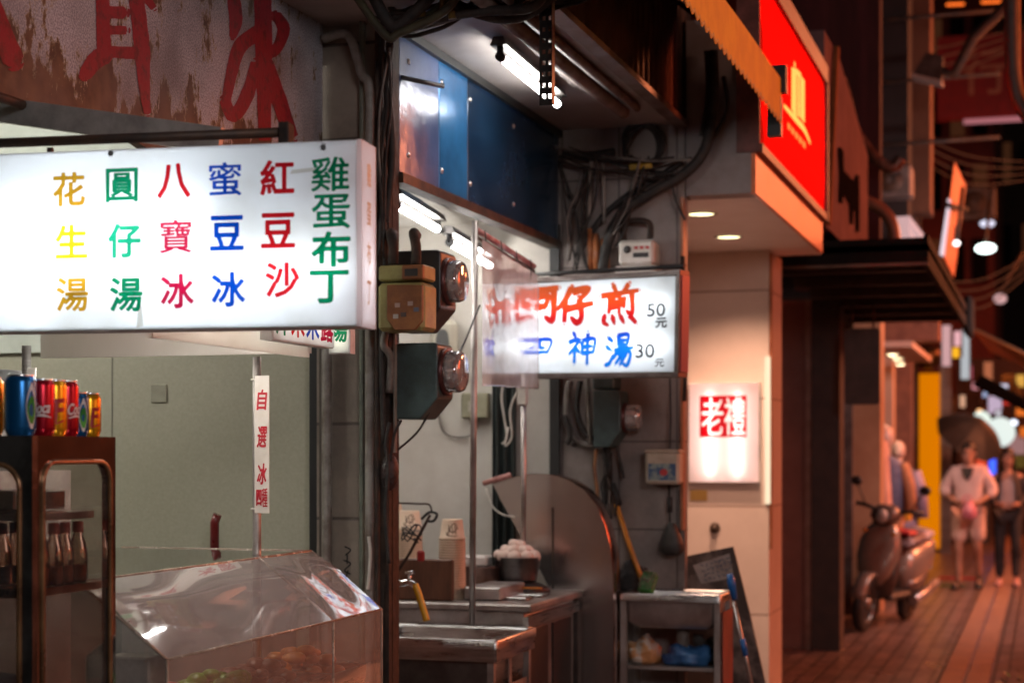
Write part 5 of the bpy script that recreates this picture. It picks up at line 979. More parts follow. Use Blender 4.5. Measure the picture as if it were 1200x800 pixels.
# brush, broom, leaning board, mop
W3 = lambda u, v, Y=7.45: ay(u, v, Y)
br_ = thing('orange_broom', 'orange handled broom leaning on the end wall over the side sink', 'broom', W3(755, 694)); MB().tube([W3(722, 590, 7.56), W3(738, 640, 7.53), W3(757, 692, 7.44)], .012, 10).build('handle', mat('broom_orange', (.7, .25, .02), (.5, .16, .02), .4), br_); MB().tube([W3(718, 566, 7.57), W3(726, 592, 7.56)], .014).build('grip', BLACK, br_)
gb = thing('green_brush', 'green scrubbing brush with pale bristles resting on the side sink', 'brush', W3(762, 695)); f_ = Fr(W3(748, 690, 7.4), W3(766, 694, 7.4) - W3(748, 690, 7.4), W3(750, 668, 7.44) - W3(748, 690, 7.4))
MB().box((.0, -.012, -.02), (.07, .09, .02), f_, bev=.01).build('block', mat('brush_green', (.05, .22, .04), (.03, .12, .025), .5), gb)
m = MB(); random.seed(2)
for i in range(70): a, b = random.uniform(.004, .066), random.uniform(-.005, .085); m.bar(f_(a, b, .018), f_(a + random.uniform(-.006, .022), b + random.uniform(-.01, .01), .055), .0012, 4)
m.build('bristles', mat('bristle_pale', (.55, .45, .38), rough=.7), gb)
bag('dark_rag', 'dark rag bundle behind the green brush at the end wall', W3(742, 692, 7.55), .07, .03, .13, mat('rag_dark', (.05, .04, .04), (.02, .018, .018), .9, 0, 9, .6), 14)
bo = thing('leaning_board', 'dark scuffed board leaning at an angle beside the side sink with blue handwriting', 'board', W3(860, 800, 7.65)); YB = 7.75; pts = [W3(742, 664, YB), W3(801, 652, YB), W3(859, 640, YB), W3(879, 720, YB), W3(908, 850, YB), W3(800, 860, YB)]
MB().prism(pts, (0, 0, 0), (0, .015, 0)).build('panel', mat('scuffed_board', (.2, .16, .14), (.06, .045, .04), .5, 0, 4, .2, lo=.45, hi=.55), bo)
fw_ = Fr((W3(800, 700, YB).x, YB - .001, W3(800, 700, YB).z), (1, 0, 0), (0, 0, 1)); wp = lambda u, v, c=0.: fw_(*fw_.px(u, v), c)
ns = MB().quad(wp(812, 662, .002), wp(855, 648, .002), wp(860, 676, .002), wp(822, 684, .002)).build('note_sheet', mat('note_white', (.42, .38, .36), (.3, .26, .24), .5, 0, 12), bo)
m = MB(); random.seed(31)
for r_ in range(4):
    for i in range(7):
        u0 = 822 + r_ * 1.2 + i * 5; v0 = 662 + r_ * 5.5 - i * 1.3
        stroke(m, fw_, [(*fw_.px(u0 + random.uniform(-1, 1), v0 + random.uniform(-1.5, 1.5)), .0035), (*fw_.px(u0 + random.uniform(1, 4), v0 + random.uniform(-2, 2)), .0035), (*fw_.px(u0 + random.uniform(0, 4), v0 + random.uniform(-1, 3)), .0035)], .003)
m.build('handwriting', mat('ink_blue', (.04, .09, .2)), ns)
mp_ = thing('mop_stick', 'mop stick with a blue grip leaning beside the board', 'mop', W3(888, 800, 7.2)); M_ = lambda u, v: ay(u, v, 7.2)
MB().tube([M_(859, 700), M_(891, 850)], .0085, 10).build('pole', mat('mop_alu', (.55, .48, .45), (.4, .33, .3), .3, .8), mp_); MB().tube([M_(855, 672), M_(857, 682), M_(861, 702)], .014, 12, rr=[.012, .018, .013]).build('grip', mat('grip_blue', (.01, .12, .4), rough=.4), mp_); MB().tube([M_(870, 748), M_(874, 768)], .0125, 12).build('clamp', mat('grip_blue'), mp_)

# ================================================================== CREAM SHOP: pillar, soffit with downlights, light box, red sign
CREAM = tilemat('cream_stone', (.58, .47, .4), (.55, .44, .37), (.2, .13, .1), 1.2, .62, .35, .2, .25, rot=(math.pi / 2, 0, 0), mort=.008, dcol=(.25, .16, .12), loc=(.3, 0, .25))
YP = 9.77; SZ = 2.71
pi_ = MB().box((xat(780, YP), YP, 0), (xat(901, YP), YP + .5, SZ - .002)).build('cream_pillar', CREAM, label='cream stone pillar with the lit seal sign', cat='pillar')
xr_ = xat(897, YP); MB().box((xat(901.5, YP), YP + .0, 1.0), (xat(904.5, YP), YP + .03, SZ - .02)).build('corner_profile', mat('profile_orange_light', (.4, .16, .08), (.3, .1, .05), .35, .6), pi_)  # orange light on the pillar's side edge, put into the strip's colour
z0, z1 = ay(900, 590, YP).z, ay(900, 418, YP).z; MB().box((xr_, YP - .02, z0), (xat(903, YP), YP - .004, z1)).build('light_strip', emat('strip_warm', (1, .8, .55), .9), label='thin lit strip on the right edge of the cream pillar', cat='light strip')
q = ay(819, 580, YP); MB().box((q.x - .05, YP - .008, q.z - .03), (q.x + .05, YP - .001, q.z + .03)).build('yellow_plate', mat('plate_yellow', (.45, .28, .06), (.35, .2, .05), .5), label='small yellow plate on the cream pillar under the seal sign', cat='plate')
q = ay(838, 618, YP); m = MB().lathe((q.x, YP - .02, q.z), [(.0001, -.03), (.02, -.028), (.022, .0), (.03, .005), (.03, .019)], 14, 'y'); m.build('wall_tap', DARKM, label='small dark tap fitting on the cream pillar', cat='tap')
SF3 = mat('shop_soffit', (.85, .8, .77), (.78, .72, .68), .5, 0, 3, .05)
so = MB().box((-2.9, YW + .145, SZ), (-1.255, 10.1, SZ + .08)).build('shop_soffit', SF3, kind='structure')
MB().box((xat(804, YW), YW + .001, SZ), (-1.256, YW + .14, 3.5)).build('end_board', mat('end_board_grey', (.3, .26, .25), (.22, .18, .17), .6, 0, 4, .1), label='grey end board above the shop soffit with the downlights', cat='board')
MB().box((xat(799, YW), YW - .03, 1.2), (xat(802.5, YW), YW - .001, 2.7)).build('corner_strip', mat('corner_orange_light', (.5, .2, .1), (.35, .13, .06), .4), label='corner strip at the right edge of the tiled end wall, orange light put into its colour', cat='corner strip')  # orange light on the end of the wall, painted as a strip
for i, (u, v) in enumerate(((822, 250), (854, 277))):
    p = az(u, v, SZ); t = thing('downlight', ['round downlight in the soffit nearer the street edge of the end board', 'round downlight in the soffit nearer the cream pillar'][i], 'downlight', (p.x, p.y, SZ - .01))
    MB().lathe((p.x, p.y, SZ), [(.062, -.004), (.07, -.008), (.078, -.006), (.08, -.001)], 28).build('trim_ring', mat('ring_white', (.7, .66, .6)), t); MB().lathe((p.x, p.y, SZ), [(.0001, -.004), (.061, -.004)], 28).build('diffuser', emat('downlight_glow', (1, .86, .45), 3.2), t)
    lamp('downlight_lamp', 'SPOT', (p.x, p.y, SZ - .03), 62, (1, .6, .42), .05, (p.x, p.y, 0), 130)
# seal light box
q0, q1 = ay(807, 565, YP - .06), ay(889, 448, YP - .06); f3 = Fr((q0.x, YP - .06, q0.z), (1, 0, 0), (0, 0, 1)); w3, h3 = q1.x - q0.x, q1.z - q0.z
s3b = lightbox('seal_light_box', 'white lit box sign with a red seal of two white characters on the cream pillar', 'sign', f3, w3, h3, .055, [(w3 * .3, w3 * .3, h3 * .08, h3 * .9), (w3 * .7, w3 * .7, h3 * .08, h3 * .9)], face=tmat('pink_plexi', (.95, .84, .82), .86), ts=5.5, tcol=(1, .93, .88), tr=.02)
a0, b0 = f3.px(820, 512); a1, b1 = f3.px(875, 463); cut = []
for ch, ca, wf in (('老', .27, .46), ('禮', .75, .44)):
    vs, fs, gw, gh = glyph(ch); kx_, ky_ = (a1 - a0) * wf / gw, (b1 - b0) * .98 / gh; cut += [[(a0 + (a1 - a0) * ca + vs[i][0] * kx_, (b0 + b1) / 2 + vs[i][1] * ky_ * .92) for i in f] for f in fs]
vs, fs = union_faces([[(a0, b0), (a1, b0), (a1, b1), (a0, b1)]], .0018, 0, cut, .0016)
m = MB(); m.add([f3(x, y, .001) for x, y in vs], fs); m.build('red_seal', film('film_seal', (.5, .0, .008)), s3b)
# red sign and orange lintel
rs = thing('red_shop_sign', 'bright red backlit shop sign with a yellow tower emblem and swoosh', 'sign', (-1.22, 8.7, 2.93)); ZR0, ZR1, YR0, YR1 = 2.93, 3.68, 7.62, 9.96
MB().box((-1.224, YR0, ZR0), (-1.22, YR1, ZR1)).build('lit_face', tmat('red_plexi', (.95, .004, .006), .9, .01, .6), rs)
m = MB(); m.box((-1.3, YR0, ZR0), (-1.296, YR1, ZR1)); m.box((-1.296, YR0, ZR0), (-1.226, YR1, ZR0 + .004)); m.box((-1.296, YR0, ZR1 - .004), (-1.226, YR1, ZR1)); m.box((-1.296, YR0, ZR0 + .004), (-1.226, YR0 + .004, ZR1 - .004)); m.box((-1.296, YR1 - .004, ZR0 + .004), (-1.226, YR1, ZR1 - .004)); m.build('casing', INWH, rs)
for z in (ZR0 + .17, ZR0 + .375, ZR0 + .58): MB().bar((-1.265, YR0 + .08, z), (-1.265, YR1 - .08, z), .016, 8).build('tube', emat('red_sign_tube', (1, .5, .45), 11), rs)
m = MB(); m.box((-1.32, YR0 - .03, ZR0 - .04), (-1.216, YR0 - .0205, ZR1 + .1)); m.box((-1.32, YR0 - .02, ZR1 + .001), (-1.2, YR1 + .02, ZR1 + .1)); m.box((-1.32, YR1 + .001, ZR0 - .04), (-1.2, YR1 + .05, ZR1)); m.box((-1.32, YR0 - .02, ZR0 - .04), (-1.205, YR1, ZR0 - .001)); m.build('frame', mat('sign_brown', (.2, .06, .045), (.1, .03, .02), .5), rs)
f4 = Fr((-1.219, YR0, ZR0), (0, 1, 0), (0, 0, 1)); YL = emat('yellow_neon', (1, .6, .12), 1.0)
def f4px(u, v, c=.002): a, b = f4.px(u, v); return f4(a, b, c)
m = MB()
for q in ([(927, 79), (933, 81), (933, 140), (927, 128)], [(930, 72), (931.5, 74), (931.5, 80), (930, 79)], [(934, 82), (936.5, 86), (937, 138), (934, 136)], [(937.5, 88), (942.5, 95), (942.5, 145), (937.5, 138)], [(933, 81), (938, 86), (938, 92), (933, 88)]): m.quad(*[f4px(*p, .002 + random.random() * .001) for p in q])
m.build('tower_emblem', YL, rs)
m = MB(); stroke(m, f4, [(*f4.px(918, 124), .02), (*f4.px(932, 140), .035), (*f4.px(942, 152), .035), (*f4.px(949, 168), .02)], .002); m.build('swoosh', YL, rs)
m = MB()
for i in range(5): u = 922.5 + i * 4.4; v = 143 + i * 5.2; m.quad(f4px(u, v), f4px(u + 3.4, v + 4.2), f4px(u + 3.4, v + 11), f4px(u, v + 7.5))
m.build('small_lettering', emat('orange_neon', (1, .3, .06), .9), rs)
LIN = mat('orange_lintel', (.7, .2, .08), (.55, .14, .05), .4, .1, 4)
MB().box((-1.255, YW + .001, SZ - .002), (-1.235, 10.0, 2.888)).build('orange_lintel', LIN, label='orange painted lintel below the red backlit sign', cat='lintel')

# ================================================================== FURTHER ALONG: logo board, canopy, doorways, columns
PINKB = mat('pinkish_board', (.2, .12, .125), (.15, .09, .095), .95, 0, 3, rv=.02, spec=.03)
lbx = thing('logo_board', 'pinkish sign board with a black leaping figure, beyond the red sign', 'sign', (-1.25, 11.4, 2.95)); y0, y1 = 10.2, 12.8
MB().prism([V((-1.25, y0, 2.9)), V((-1.25, y1, 2.9)), V((-1.25, y1, 3.74)), V((-1.25, 11.0, 4.05)), V((-1.25, y0, 4.05))], (0, 0, 0), (-.12, 0, 0)).build('board', PINKB, lbx)
MB().prism([V((-1.245, y0 - .02, 2.9)), V((-1.245, y0 + .06, 2.9)), V((-1.245, y0 + .5, 4.05)), V((-1.245, y0 + .42, 4.05))], (0, 0, 0), (.03, 0, 0)).build('edge_post', mat('edge_orange', (.3, .11, .045), (.2, .07, .03), .9, spec=.05), lbx)
f6 = Fr((-1.248, y0, 2.9), (0, 1, 0), (0, 0, 1)); m = MB()
vs, fs = union_faces([[(u, -v) for u, v in ((981, 174), (984, 172), (987.5, 178), (988, 200), (994, 206), (1000, 213), (1002.5, 204), (1006, 206), (1006.5, 240), (1006, 271), (1002.5, 273), (1001.5, 248), (999.5, 240), (999, 263), (995.5, 263), (994.5, 240), (990, 231), (988, 226), (986.5, 239), (982, 237), (983, 205))]], .6); m.add([f6(*f6.px(x, -y), .006) for x, y in vs], fs); m.build('black_figure', mat('figure_black', (.012, .01, .01), rough=1., rv=0, spec=0.), lbx)
# canopy
cp = thing('dark_canopy', 'flat black street canopy with a ribbed underside beyond the cream shop', 'canopy', (-1.1, 13.3, 2.68)); YC0, YC1, XC0, XC1 = 10.5, 16.2, -1.66, -.67
DKC = mat('canopy_black', (.012, .011, .011), (.008, .007, .007), .8, 0, 5, .1, spec=.1); DKE = mat('canopy_edge', (.16, .1, .07), (.09, .06, .045), .4, .5)
MB().box((XC0, YC0, 2.76), (XC1, YC1, 2.8)).build('deck', DKC, cp)
m = MB(); m.box((XC0, YC0, 2.67), (XC1, YC0 + .03, 2.84)); m.box((XC1 - .03, YC0 + .03, 2.67), (XC1, YC1, 2.86)); m.build('edge_beam', DKC, cp); MB().box((XC0, YC0 - .012, 2.672), (XC1 + .004, YC0 - .001, 2.69)).build('lower_trim', DKE, cp)
for i in range(6): MB().box((XC0, YC0 + .5 + i * .85, 2.69), (XC1 - .031, YC0 + .56 + i * .85, 2.758)).build('rib', mat('rib_brown', (.07, .05, .04), (.04, .03, .025), .5), cp)
MB().box((-.7, YC1 - .5, 2.6), (-.62, YC1 + .1, 2.95), bev=.03).build('corner_lamp_bracket', DKC, cp); 
# doorway walls beneath (each faces up the street)
def slab(name, u0, u1, Y, z0, z1, d, mt_, label, cat): x0, x1 = xat(u0, Y), xat(u1, Y); return MB().box((x0, Y, z0), (x1, Y + d, z1)).build(name, mt_, label=label, cat=cat)
DRED = mat('dark_red_wall', (.36, .12, .085), (.28, .085, .06), .45, 0, 3, .1)
slab('dark_red_wall', 890, 947, 13.6, 0, 2.75, .2, DRED, 'dark red wall in the recess right of the cream pillar', 'wall')
slab('pink_door_trim', 944, 951, 13.55, 0, 2.75, .04, mat('trim_pink', (.5, .24, .18), (.35, .15, .1), .4), 'thin pinkish door trim between the dark red wall and the black doorway post', 'door trim')
slab('black_doorway_post', 951, 984, 13.5, 0, 2.75, .3, mat('post_black', (.035, .026, .024), (.05, .032, .028), .5), 'broad black post of the doorway under the dark canopy', 'post')
slab('grey_door_frame', 984, 999, 16.5, 0, 2.7, .1, mat('frame_grey', (.14, .11, .1), (.08, .06, .055), .4, .3), 'grey metal door frame beside the broad black post', 'door frame')
p0, p1 = ay(990, 474, 12.9), ay(1031, 384, 12.9); hp = thing('blank_signboard', 'blank dark panel with rounded corners hanging under the canopy', 'panel', (p0.x, 12.9, p0.z)); f7 = Fr((p0.x, 12.9, p0.z), (1, 0, 0), (0, 0, 1))
MB().prism([f7(a, b) for a, b in rrect(p1.x - p0.x, p1.z - p0.z, .03)], (0, 0, 0), (0, .06, 0)).build('board', mat('panel_brown', (.08, .055, .05), (.05, .035, .03), .5), hp)
for a in (.05, p1.x - p0.x - .05): MB().bar(f7(a, p1.z - p0.z, -.03), f7(a, p1.z - p0.z + .2, -.03), .008).build('hanger', DARKM, hp)
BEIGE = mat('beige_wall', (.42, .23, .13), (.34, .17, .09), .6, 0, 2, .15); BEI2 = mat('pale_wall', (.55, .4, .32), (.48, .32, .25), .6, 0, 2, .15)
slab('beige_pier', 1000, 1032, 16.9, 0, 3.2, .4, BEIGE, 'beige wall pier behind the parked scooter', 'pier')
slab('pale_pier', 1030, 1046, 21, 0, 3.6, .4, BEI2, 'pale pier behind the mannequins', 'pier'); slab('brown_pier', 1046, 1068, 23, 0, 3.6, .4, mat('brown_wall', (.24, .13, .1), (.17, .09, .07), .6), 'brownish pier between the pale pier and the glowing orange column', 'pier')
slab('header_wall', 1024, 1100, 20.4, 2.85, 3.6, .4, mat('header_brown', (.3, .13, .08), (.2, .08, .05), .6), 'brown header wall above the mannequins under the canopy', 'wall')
p = ay(1048, 415, 18.4); x0, x1 = xat(1024, 17.6), xat(1090, 20.2); so2 = MB().box((x0, 17.4, 2.60), (x1, 20.4, 2.66)).build('bright_ceiling', BEI2, label='pale ceiling with small spotlights over the mannequins', cat='ceiling')
for i, (u, v) in enumerate(((1046, 416), (1052, 421), (1055, 427))):
    q = az(u, v, 2.585); t = thing('spotlight', ['first small ceiling spotlight over the mannequins', 'middle small ceiling spotlight over the mannequins', 'furthest small ceiling spotlight over the mannequins'][i], 'spotlight', q); MB().lathe(q, [(.0001, 0), (.05, .0), (.055, .014)], 16).build('bulb', emat('spot_glow', (1, .78, .45), 14), t); MB().lathe(q, [(.056, .0), (.075, .004), (.075, .014)], 16).build('rim', mat('ring_white'), t)
lamp('mannequin_spot', 'SPOT', (xat(1046, 18.6), 18.6, 2.55), 30, (1, .62, .42), .05, (xat(1040, 19), 19, .5), 100)
# orange column, grey posts
t = thing('orange_column', 'glowing orange column at the edge of the pavement beyond the scooter', 'column', (xat(1089, 27.5), 27.5, 0)); x0, x1 = xat(1077, 27.5), xat(1101, 27.5); MB().box((x0, 27.5, .05), (x1, 27.7, ay(0, 452, 27.5).z)).build('lit_panel', emat('orange_panel', (1, .27, .0), .62), t); MB().box((x0 - .02, 27.45, 0), (x1 + .02, 27.75, .05)).build('base', DARKM, t)
MB().sphere((xat(1088, 27.3), 27.2, ay(0, 436, 27.3).z), .2, 14, 10).build('lamp_head', mat('lamp_brown', (.1, .05, .02), rough=.3, metal=.6), t); MB().sphere((xat(1086, 26.9), 26.97, ay(0, 437, 26.9).z), .05, 10, 8).build('lamp_bulb', emat('amber_bulb', (1, .6, .2), 9), t)
for u, r, lb, mt_ in ((1105, .045, 'grey shutter guide post right of the orange column', mat('guide_grey', (.3, .25, .22), (.2, .16, .14), .4, .5)), (1112, .03, 'thin grey post next to the shutter guide post', mat('guide_grey')), (1073, .03, 'dark thin post left of the orange column', DARKM)):
    x = xat(u, 27); MB().box((x - r, 27, 0), (x + r, 27.1, 3.2)).build('shutter_post', mt_, label=lb, cat='post')
# upper buildings along the street
def tower(name, label, u0, u1, Y, z0, z1, d, mt_): x0, x1 = xat(u0, Y), xat(u1, Y); t = thing(name, label, 'building', ((x0 + x1) / 2, Y + d / 2, z0)); MB().box((x0, Y, z0), (x1, Y + d, z1)).build('wall', mt_, t); return t, x0, x1
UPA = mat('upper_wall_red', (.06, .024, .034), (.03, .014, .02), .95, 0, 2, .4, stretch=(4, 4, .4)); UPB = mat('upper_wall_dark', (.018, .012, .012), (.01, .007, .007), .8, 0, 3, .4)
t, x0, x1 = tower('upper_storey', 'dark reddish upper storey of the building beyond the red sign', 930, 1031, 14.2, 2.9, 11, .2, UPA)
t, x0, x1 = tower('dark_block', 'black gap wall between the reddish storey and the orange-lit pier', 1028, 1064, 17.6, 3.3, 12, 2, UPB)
for i in range(4): MB().bar((x0 - .5, 17.3, 4.6 + i * .62), (x1 + .9, 17.3, 4.62 + i * .62 + (.12 if i == 3 else 0)), .02).build('service_rail', DARKM, t)
t, x0, x1 = tower('orange_lit_pier', 'tall narrow wall pier lit dull orange high above the canopy', 1062, 1090, 18.2, 4.05, 12, .5, mat('pier_orange', (.13, .05, .022), (.09, .034, .015), .6, 0, 2, .2))
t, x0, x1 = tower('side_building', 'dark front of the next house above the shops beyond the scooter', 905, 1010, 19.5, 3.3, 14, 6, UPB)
pk = [ay(u, v, 13.8) for u, v in ((984, 92), (990, 110), (1000, 150), (1014, 172), (1030, 190), (1046, 196), (1056, 186))]; pipe('curved shiny drainpipe snaking above the logo board', pk, .05, mat('drain_shiny', (.3, .17, .13), (.15, .07, .05), .25, .5), 'drainpipe', 'drainpipe')
pipe('dull orange pipe bending down behind the logo board to the canopy', [ay(u, v, 13.4) for u, v in ((1012, 235), (1032, 245), (1046, 265), (1049, 306))], .05, mat('bent_pipe', (.3, .14, .08), (.2, .08, .05), .4), 'pipe')
# lit signs seen edge on
def board(name, label, pts, Y0_, mt_, edge=None, d=.12):
    t = thing(name, label, 'sign', pts[0]); MB().prism(pts, (0, 0, 0), (-d, .02, 0)).build('panel', mt_, t)
    return t
PKL = emat('pink_light', (1, .62, .62), .55)
for i, (pp, lb) in enumerate(((((1066, 253), (1100, 297), (1096, 300), (1066, 263)), 'upper slanting pale lit sign edge above the canopy'), (((1064, 262), (1094, 298), (1086, 298), (1066, 276)), 'lower slanting pale lit sign edge above the canopy'))):
    Ys = (15.5, 18.5, 18.5, 15.5); board('slanting_light_sign', lb, [ay(u, v, Ys[k]) for k, (u, v) in enumerate(pp)], 0, PKL)
vs_ = thing('vertical_shop_sign', 'tall narrow vertical shop sign, white edge and dull orange face, above the far canopy', 'sign', ay(1115, 320, 19)); pts = [ay(1119, 190, 19), ay(1132, 218, 19.6), ay(1118, 325, 19.6), ay(1105, 298, 19)]
MB().prism(pts, (0, 0, 0), (-.02, .1, 0)).build('face', mat('dull_orange_face', (.55, .22, .12), (.45, .16, .08), .5, 0, 6), vs_); pts = [ay(1114, 235, 18.9), ay(1111, 232, 18.9), ay(1101, 298, 18.9), ay(1106, 300, 18.9)]; MB().prism(pts, (0, 0, 0), (0, .06, 0)).build('lit_edge', emat('white_edge', (1, .8, .9), .8), vs_)
MB().bar(ay(1109, 240, 18.85), ay(1133, 246, 19.3), .03).build('bracket', BLACK, vs_); MB().bar(ay(1122, 265, 18.9), ay(1120, 285, 18.9), .03).build('dark_mark', BLACK, vs_)

# ---- far street: closing houses, hanging signs, lamps
mat('night_glass', (.008, .006, .007), rough=.8, spec=.05)
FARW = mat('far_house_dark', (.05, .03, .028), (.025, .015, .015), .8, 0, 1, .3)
fb_ = thing('far_house', 'dark tall house closing the view at the end of the street', 'building', (-1, 52, 0)); MB().box((-9, 52, 0), (6, 60, 24)).build('wall', FARW, fb_)
random.seed(17)
for i in range(7):
    for j in range(5):
        x, z = -4.4 + i * .75, 7 + j * 2.4; lit = random.random() < .3
        MB().box((x, 51.9, z), (x + .45, 51.998, z + 1.2)).build('window', emat('far_window', (1, .35, .15), .03) if lit else mat('night_glass'), fb_)
f2_ = thing('red_brick_house', 'dark red house behind the hanging red sign board', 'building', (-2.4, 36, 0)); MB().box((-8, 36, 2.6), (-1.0, 44, 22)).build('wall', mat('far_red', (.16, .03, .025), (.1, .018, .016), .8, 0, 1.5), f2_)
for j in range(6):
    for i in range(3): MB().box((-2.3 + i * .45, 35.9, 5 + j * 1.5), (-2.02 + i * .45, 35.998, 5.9 + j * 1.5)).build('window', emat('far_window', (1, .35, .15), .03) if (i + j) % 3 == 0 else mat('night_glass'), f2_)
# red board with the character
p0, p1 = ay(1098, 141, 29), ay(1212, 36, 29); hs = thing('red_sign_board', 'big dark red hanging sign board with one pale character', 'sign', (p0.x, 29, p0.z)); f8 = Fr((p0.x, 29, p0.z), (1, 0, 0), (0, 0, 1)); w8, h8 = p1.x - p0.x, p1.z - p0.z
MB().box((0, 0, -.2), (w8, h8, 0), lambda x, y, z: f8(x, y, z)).build('panel', mat('board_red', (.3, .012, .012), (.22, .01, .01), .5), hs)
m = MB(); a, b = f8.px(1154, 84); put_text(m, f8, '行', a, b, .75, .008, .004); m.build('lettering', mat('board_letter', (.5, .2, .12), rough=.6), hs)
MB().box((w8 * .28, -.1, .02), (w8, -.03, .1), lambda x, y, z: f8(x, y, z)).build('lamp_tray', emat('pink_tray', (1, .35, .4), .35), hs)
for u0, u1, v in ((1109, 1130, 6), (1150, 1178, 3)): MB().bar(ay(u0, v, 28.5), ay(u1, v - 1, 28.5), .022).build('neon_tube', emat('orange_tube', (1, .16, .02), 1.3), label='short orange neon tube at the top of the picture above the red board' if u0 == 1109 else 'longer orange neon tube at the top of the picture beside the black conduit', cat='neon tube')
# flood light on an arm
fl = thing('flood_light', 'tilted flood light with a ribbed back on a dark arm under the red board', 'flood light', ay(1092, 80, 16)); c = ay(1092, 78, 16); f9 = Fr(c, (1, 0, -.3), (0.3, 0, 1))
MB().loft([[f9(a, b, cc) for a, b in ((-x_, 0 + z_), (x_, 0 + z_)) for cc in (-.1, .1)][i:i + 1] * 1 for i in ()] or [[f9(-.13, -.12, .1), f9(.13, -.12, .1), f9(.13, -.12, -.1), f9(-.13, -.12, -.1)], [f9(-.08, .1, .06), f9(.08, .1, .06), f9(.08, .1, -.06), f9(-.08, .1, -.06)]], sm=False).build('housing', mat('flood_grey', (.12, .1, .09), (.08, .06, .05), .4, .5), fl)
MB().box((-.14, -.145, -.11), (.14, -.121, .11), f9).build('front_rim', mat('rim_pale', (.4, .35, .32), rough=.4), fl)
MB().tube([c, ay(1118, 88, 16), ay(1140, 45, 16), ay(1172, 14, 16), ay(1190, -10, 16)], .05).build('arm', DARKM, fl)
pipe('black conduit with an orange-lit rim curving down at the top right corner', [ay(u, v, 9.5) for u, v in ((1184, -30), (1184, 40), (1186, 90), (1193, 120), (1210, 145))], .035, BLACK, 'conduit', 'conduit')
pipe('lit rim of the black conduit put in as an orange tube, at the top right corner', [ay(u, v, 9.55) for u, v in ((1193, -30), (1193, 40), (1194, 88), (1200, 112), (1215, 135))], .014, mat('conduit_rim_light', (.7, .2, .03), (.5, .14, .02), .35), 'tube', 'conduit')  # orange light along the conduit's rim, built as a coloured tube
for i, (u, v, Y, r, cx_, s_, lb) in enumerate(((1155, 291, 24, .085, (.85, 1, .95), 6, 'bright white street lamp hanging above the pavement'), (1157, 262, 27, .07, (.8, .8, 1), 1.6, 'fainter white street lamp above the bright one'), (1188, 495, 30, .06, (.8, .85, 1), 3, 'small white lamp right of the round lit sign'), (1114, 514, 27, .08, (1, .9, .75), 2, 'small warm lamp on the shutter guide post'), (1121, 285, 18.7, .035, (1, .9, .9), 5, 'tiny white lamp on the vertical shop sign'), (1150, 523, 28, .05, (1, .5, .2), 4, 'small orange lamp under the dark umbrella'), (1172, 350, 25, .09, (1, .6, .6), .8, 'pale pink lamp shade on a slanted arm'), (1148, 482, 30, .05, (1, .5, .2), 2.5, 'tiny amber lamp above the dark umbrella'))):
    t = thing('street_lamp', lb, 'lamp', ay(u, v, Y)); c = ay(u, v, Y); m = MB().sphere(c, r, 16, 10, (1.6 if i < 2 else 1, 1, .8)); m.build('lamp_glass', emat('lamp_glow_%d' % i, cx_, s_ * .7), t); MB().bar(c + V((0, .02, r * .8)), c + V((.3 if i == 6 else .05, .3, r + .6)), .025).build('arm', DARKM, t)
rp_ = thing('round_lit_sign', 'round white lit sign partly behind the dark umbrella', 'sign', ay(1172, 505, 26)); c = ay(1172, 506, 26); MB().lathe((c.x, 26, c.z), [(.0001, -.06), (.2, -.06), (.215, -.04), (.215, .06)], 28, 'y').build('lit_face', emat('round_face', (.85, 1, .95), .8), rp_); MB().box((c.x - .03, 26.0, 0), (c.x + .03, 26.08, c.z - .2)).build('post', DARKM, rp_)
c = ay(1150, 492, 27); MB().lathe((c.x, 27, c.z), [(.0001, -.05), (.13, -.05), (.14, .05)], 24, 'y').build('lit_sign', emat('round_face2', (.8, .95, .85), .9), label='second round white lit sign mostly hidden by the dark umbrella', cat='sign')
um = thing('dark_umbrella', 'big dark grey umbrella standing open and tilted behind the walking man', 'umbrella', (ay(1135, 520, 24).x, 24, 0)); c = ay(1136, 512, 24)
m = MB(); n_ = 8
def ufn(a, b): g = 2 * math.pi * a; s_ = .5 * b * (1 - .06 * abs(math.sin(g * 4))); p = V((s_ * math.cos(g), s_ * math.sin(g), .3 * (1 - b ** 1.8))); return c + Matrix.Rotation(.55, 3, 'Y') @ Matrix.Rotation(.5, 3, 'X') @ p
m.grid(ufn, 64, 8); m.build('canopy', mat('umbrella_grey', (.028, .03, .034), (.02, .021, .024), .6, 0, 8), um)
MB().bar(c + V((0, 0, .28)), V((c.x + .15, 24.1, 0.02)), .018).build('pole', DARKM, um)
oa = thing('far_orange_awning', 'dull orange sloping awning edge at the right end of the street', 'awning', ay(1170, 410, 17)); pts = [ay(1138, 385, 17), ay(1205, 418, 15.5), ay(1205, 434, 15.5), ay(1160, 412, 17)]
MB().prism(pts, (0, 0, 0), (0, .05, .02)).build('awning_sheet', mat('far_orange', (.6, .2, .04), (.45, .13, .03), .6), oa); MB().bar(ay(1138, 384, 17.1), ay(1205, 417, 15.6), .02).build('edge_bar', DARKM, oa)
MB().prism([ay(1150, 440, 22), ay(1205, 470, 20), ay(1205, 484, 20), ay(1140, 452, 22)], (0, 0, 0), (0, .08, .02)).build('dark_awning', DKC, label='dark slanting awning edge below the far orange one', cat='awning')
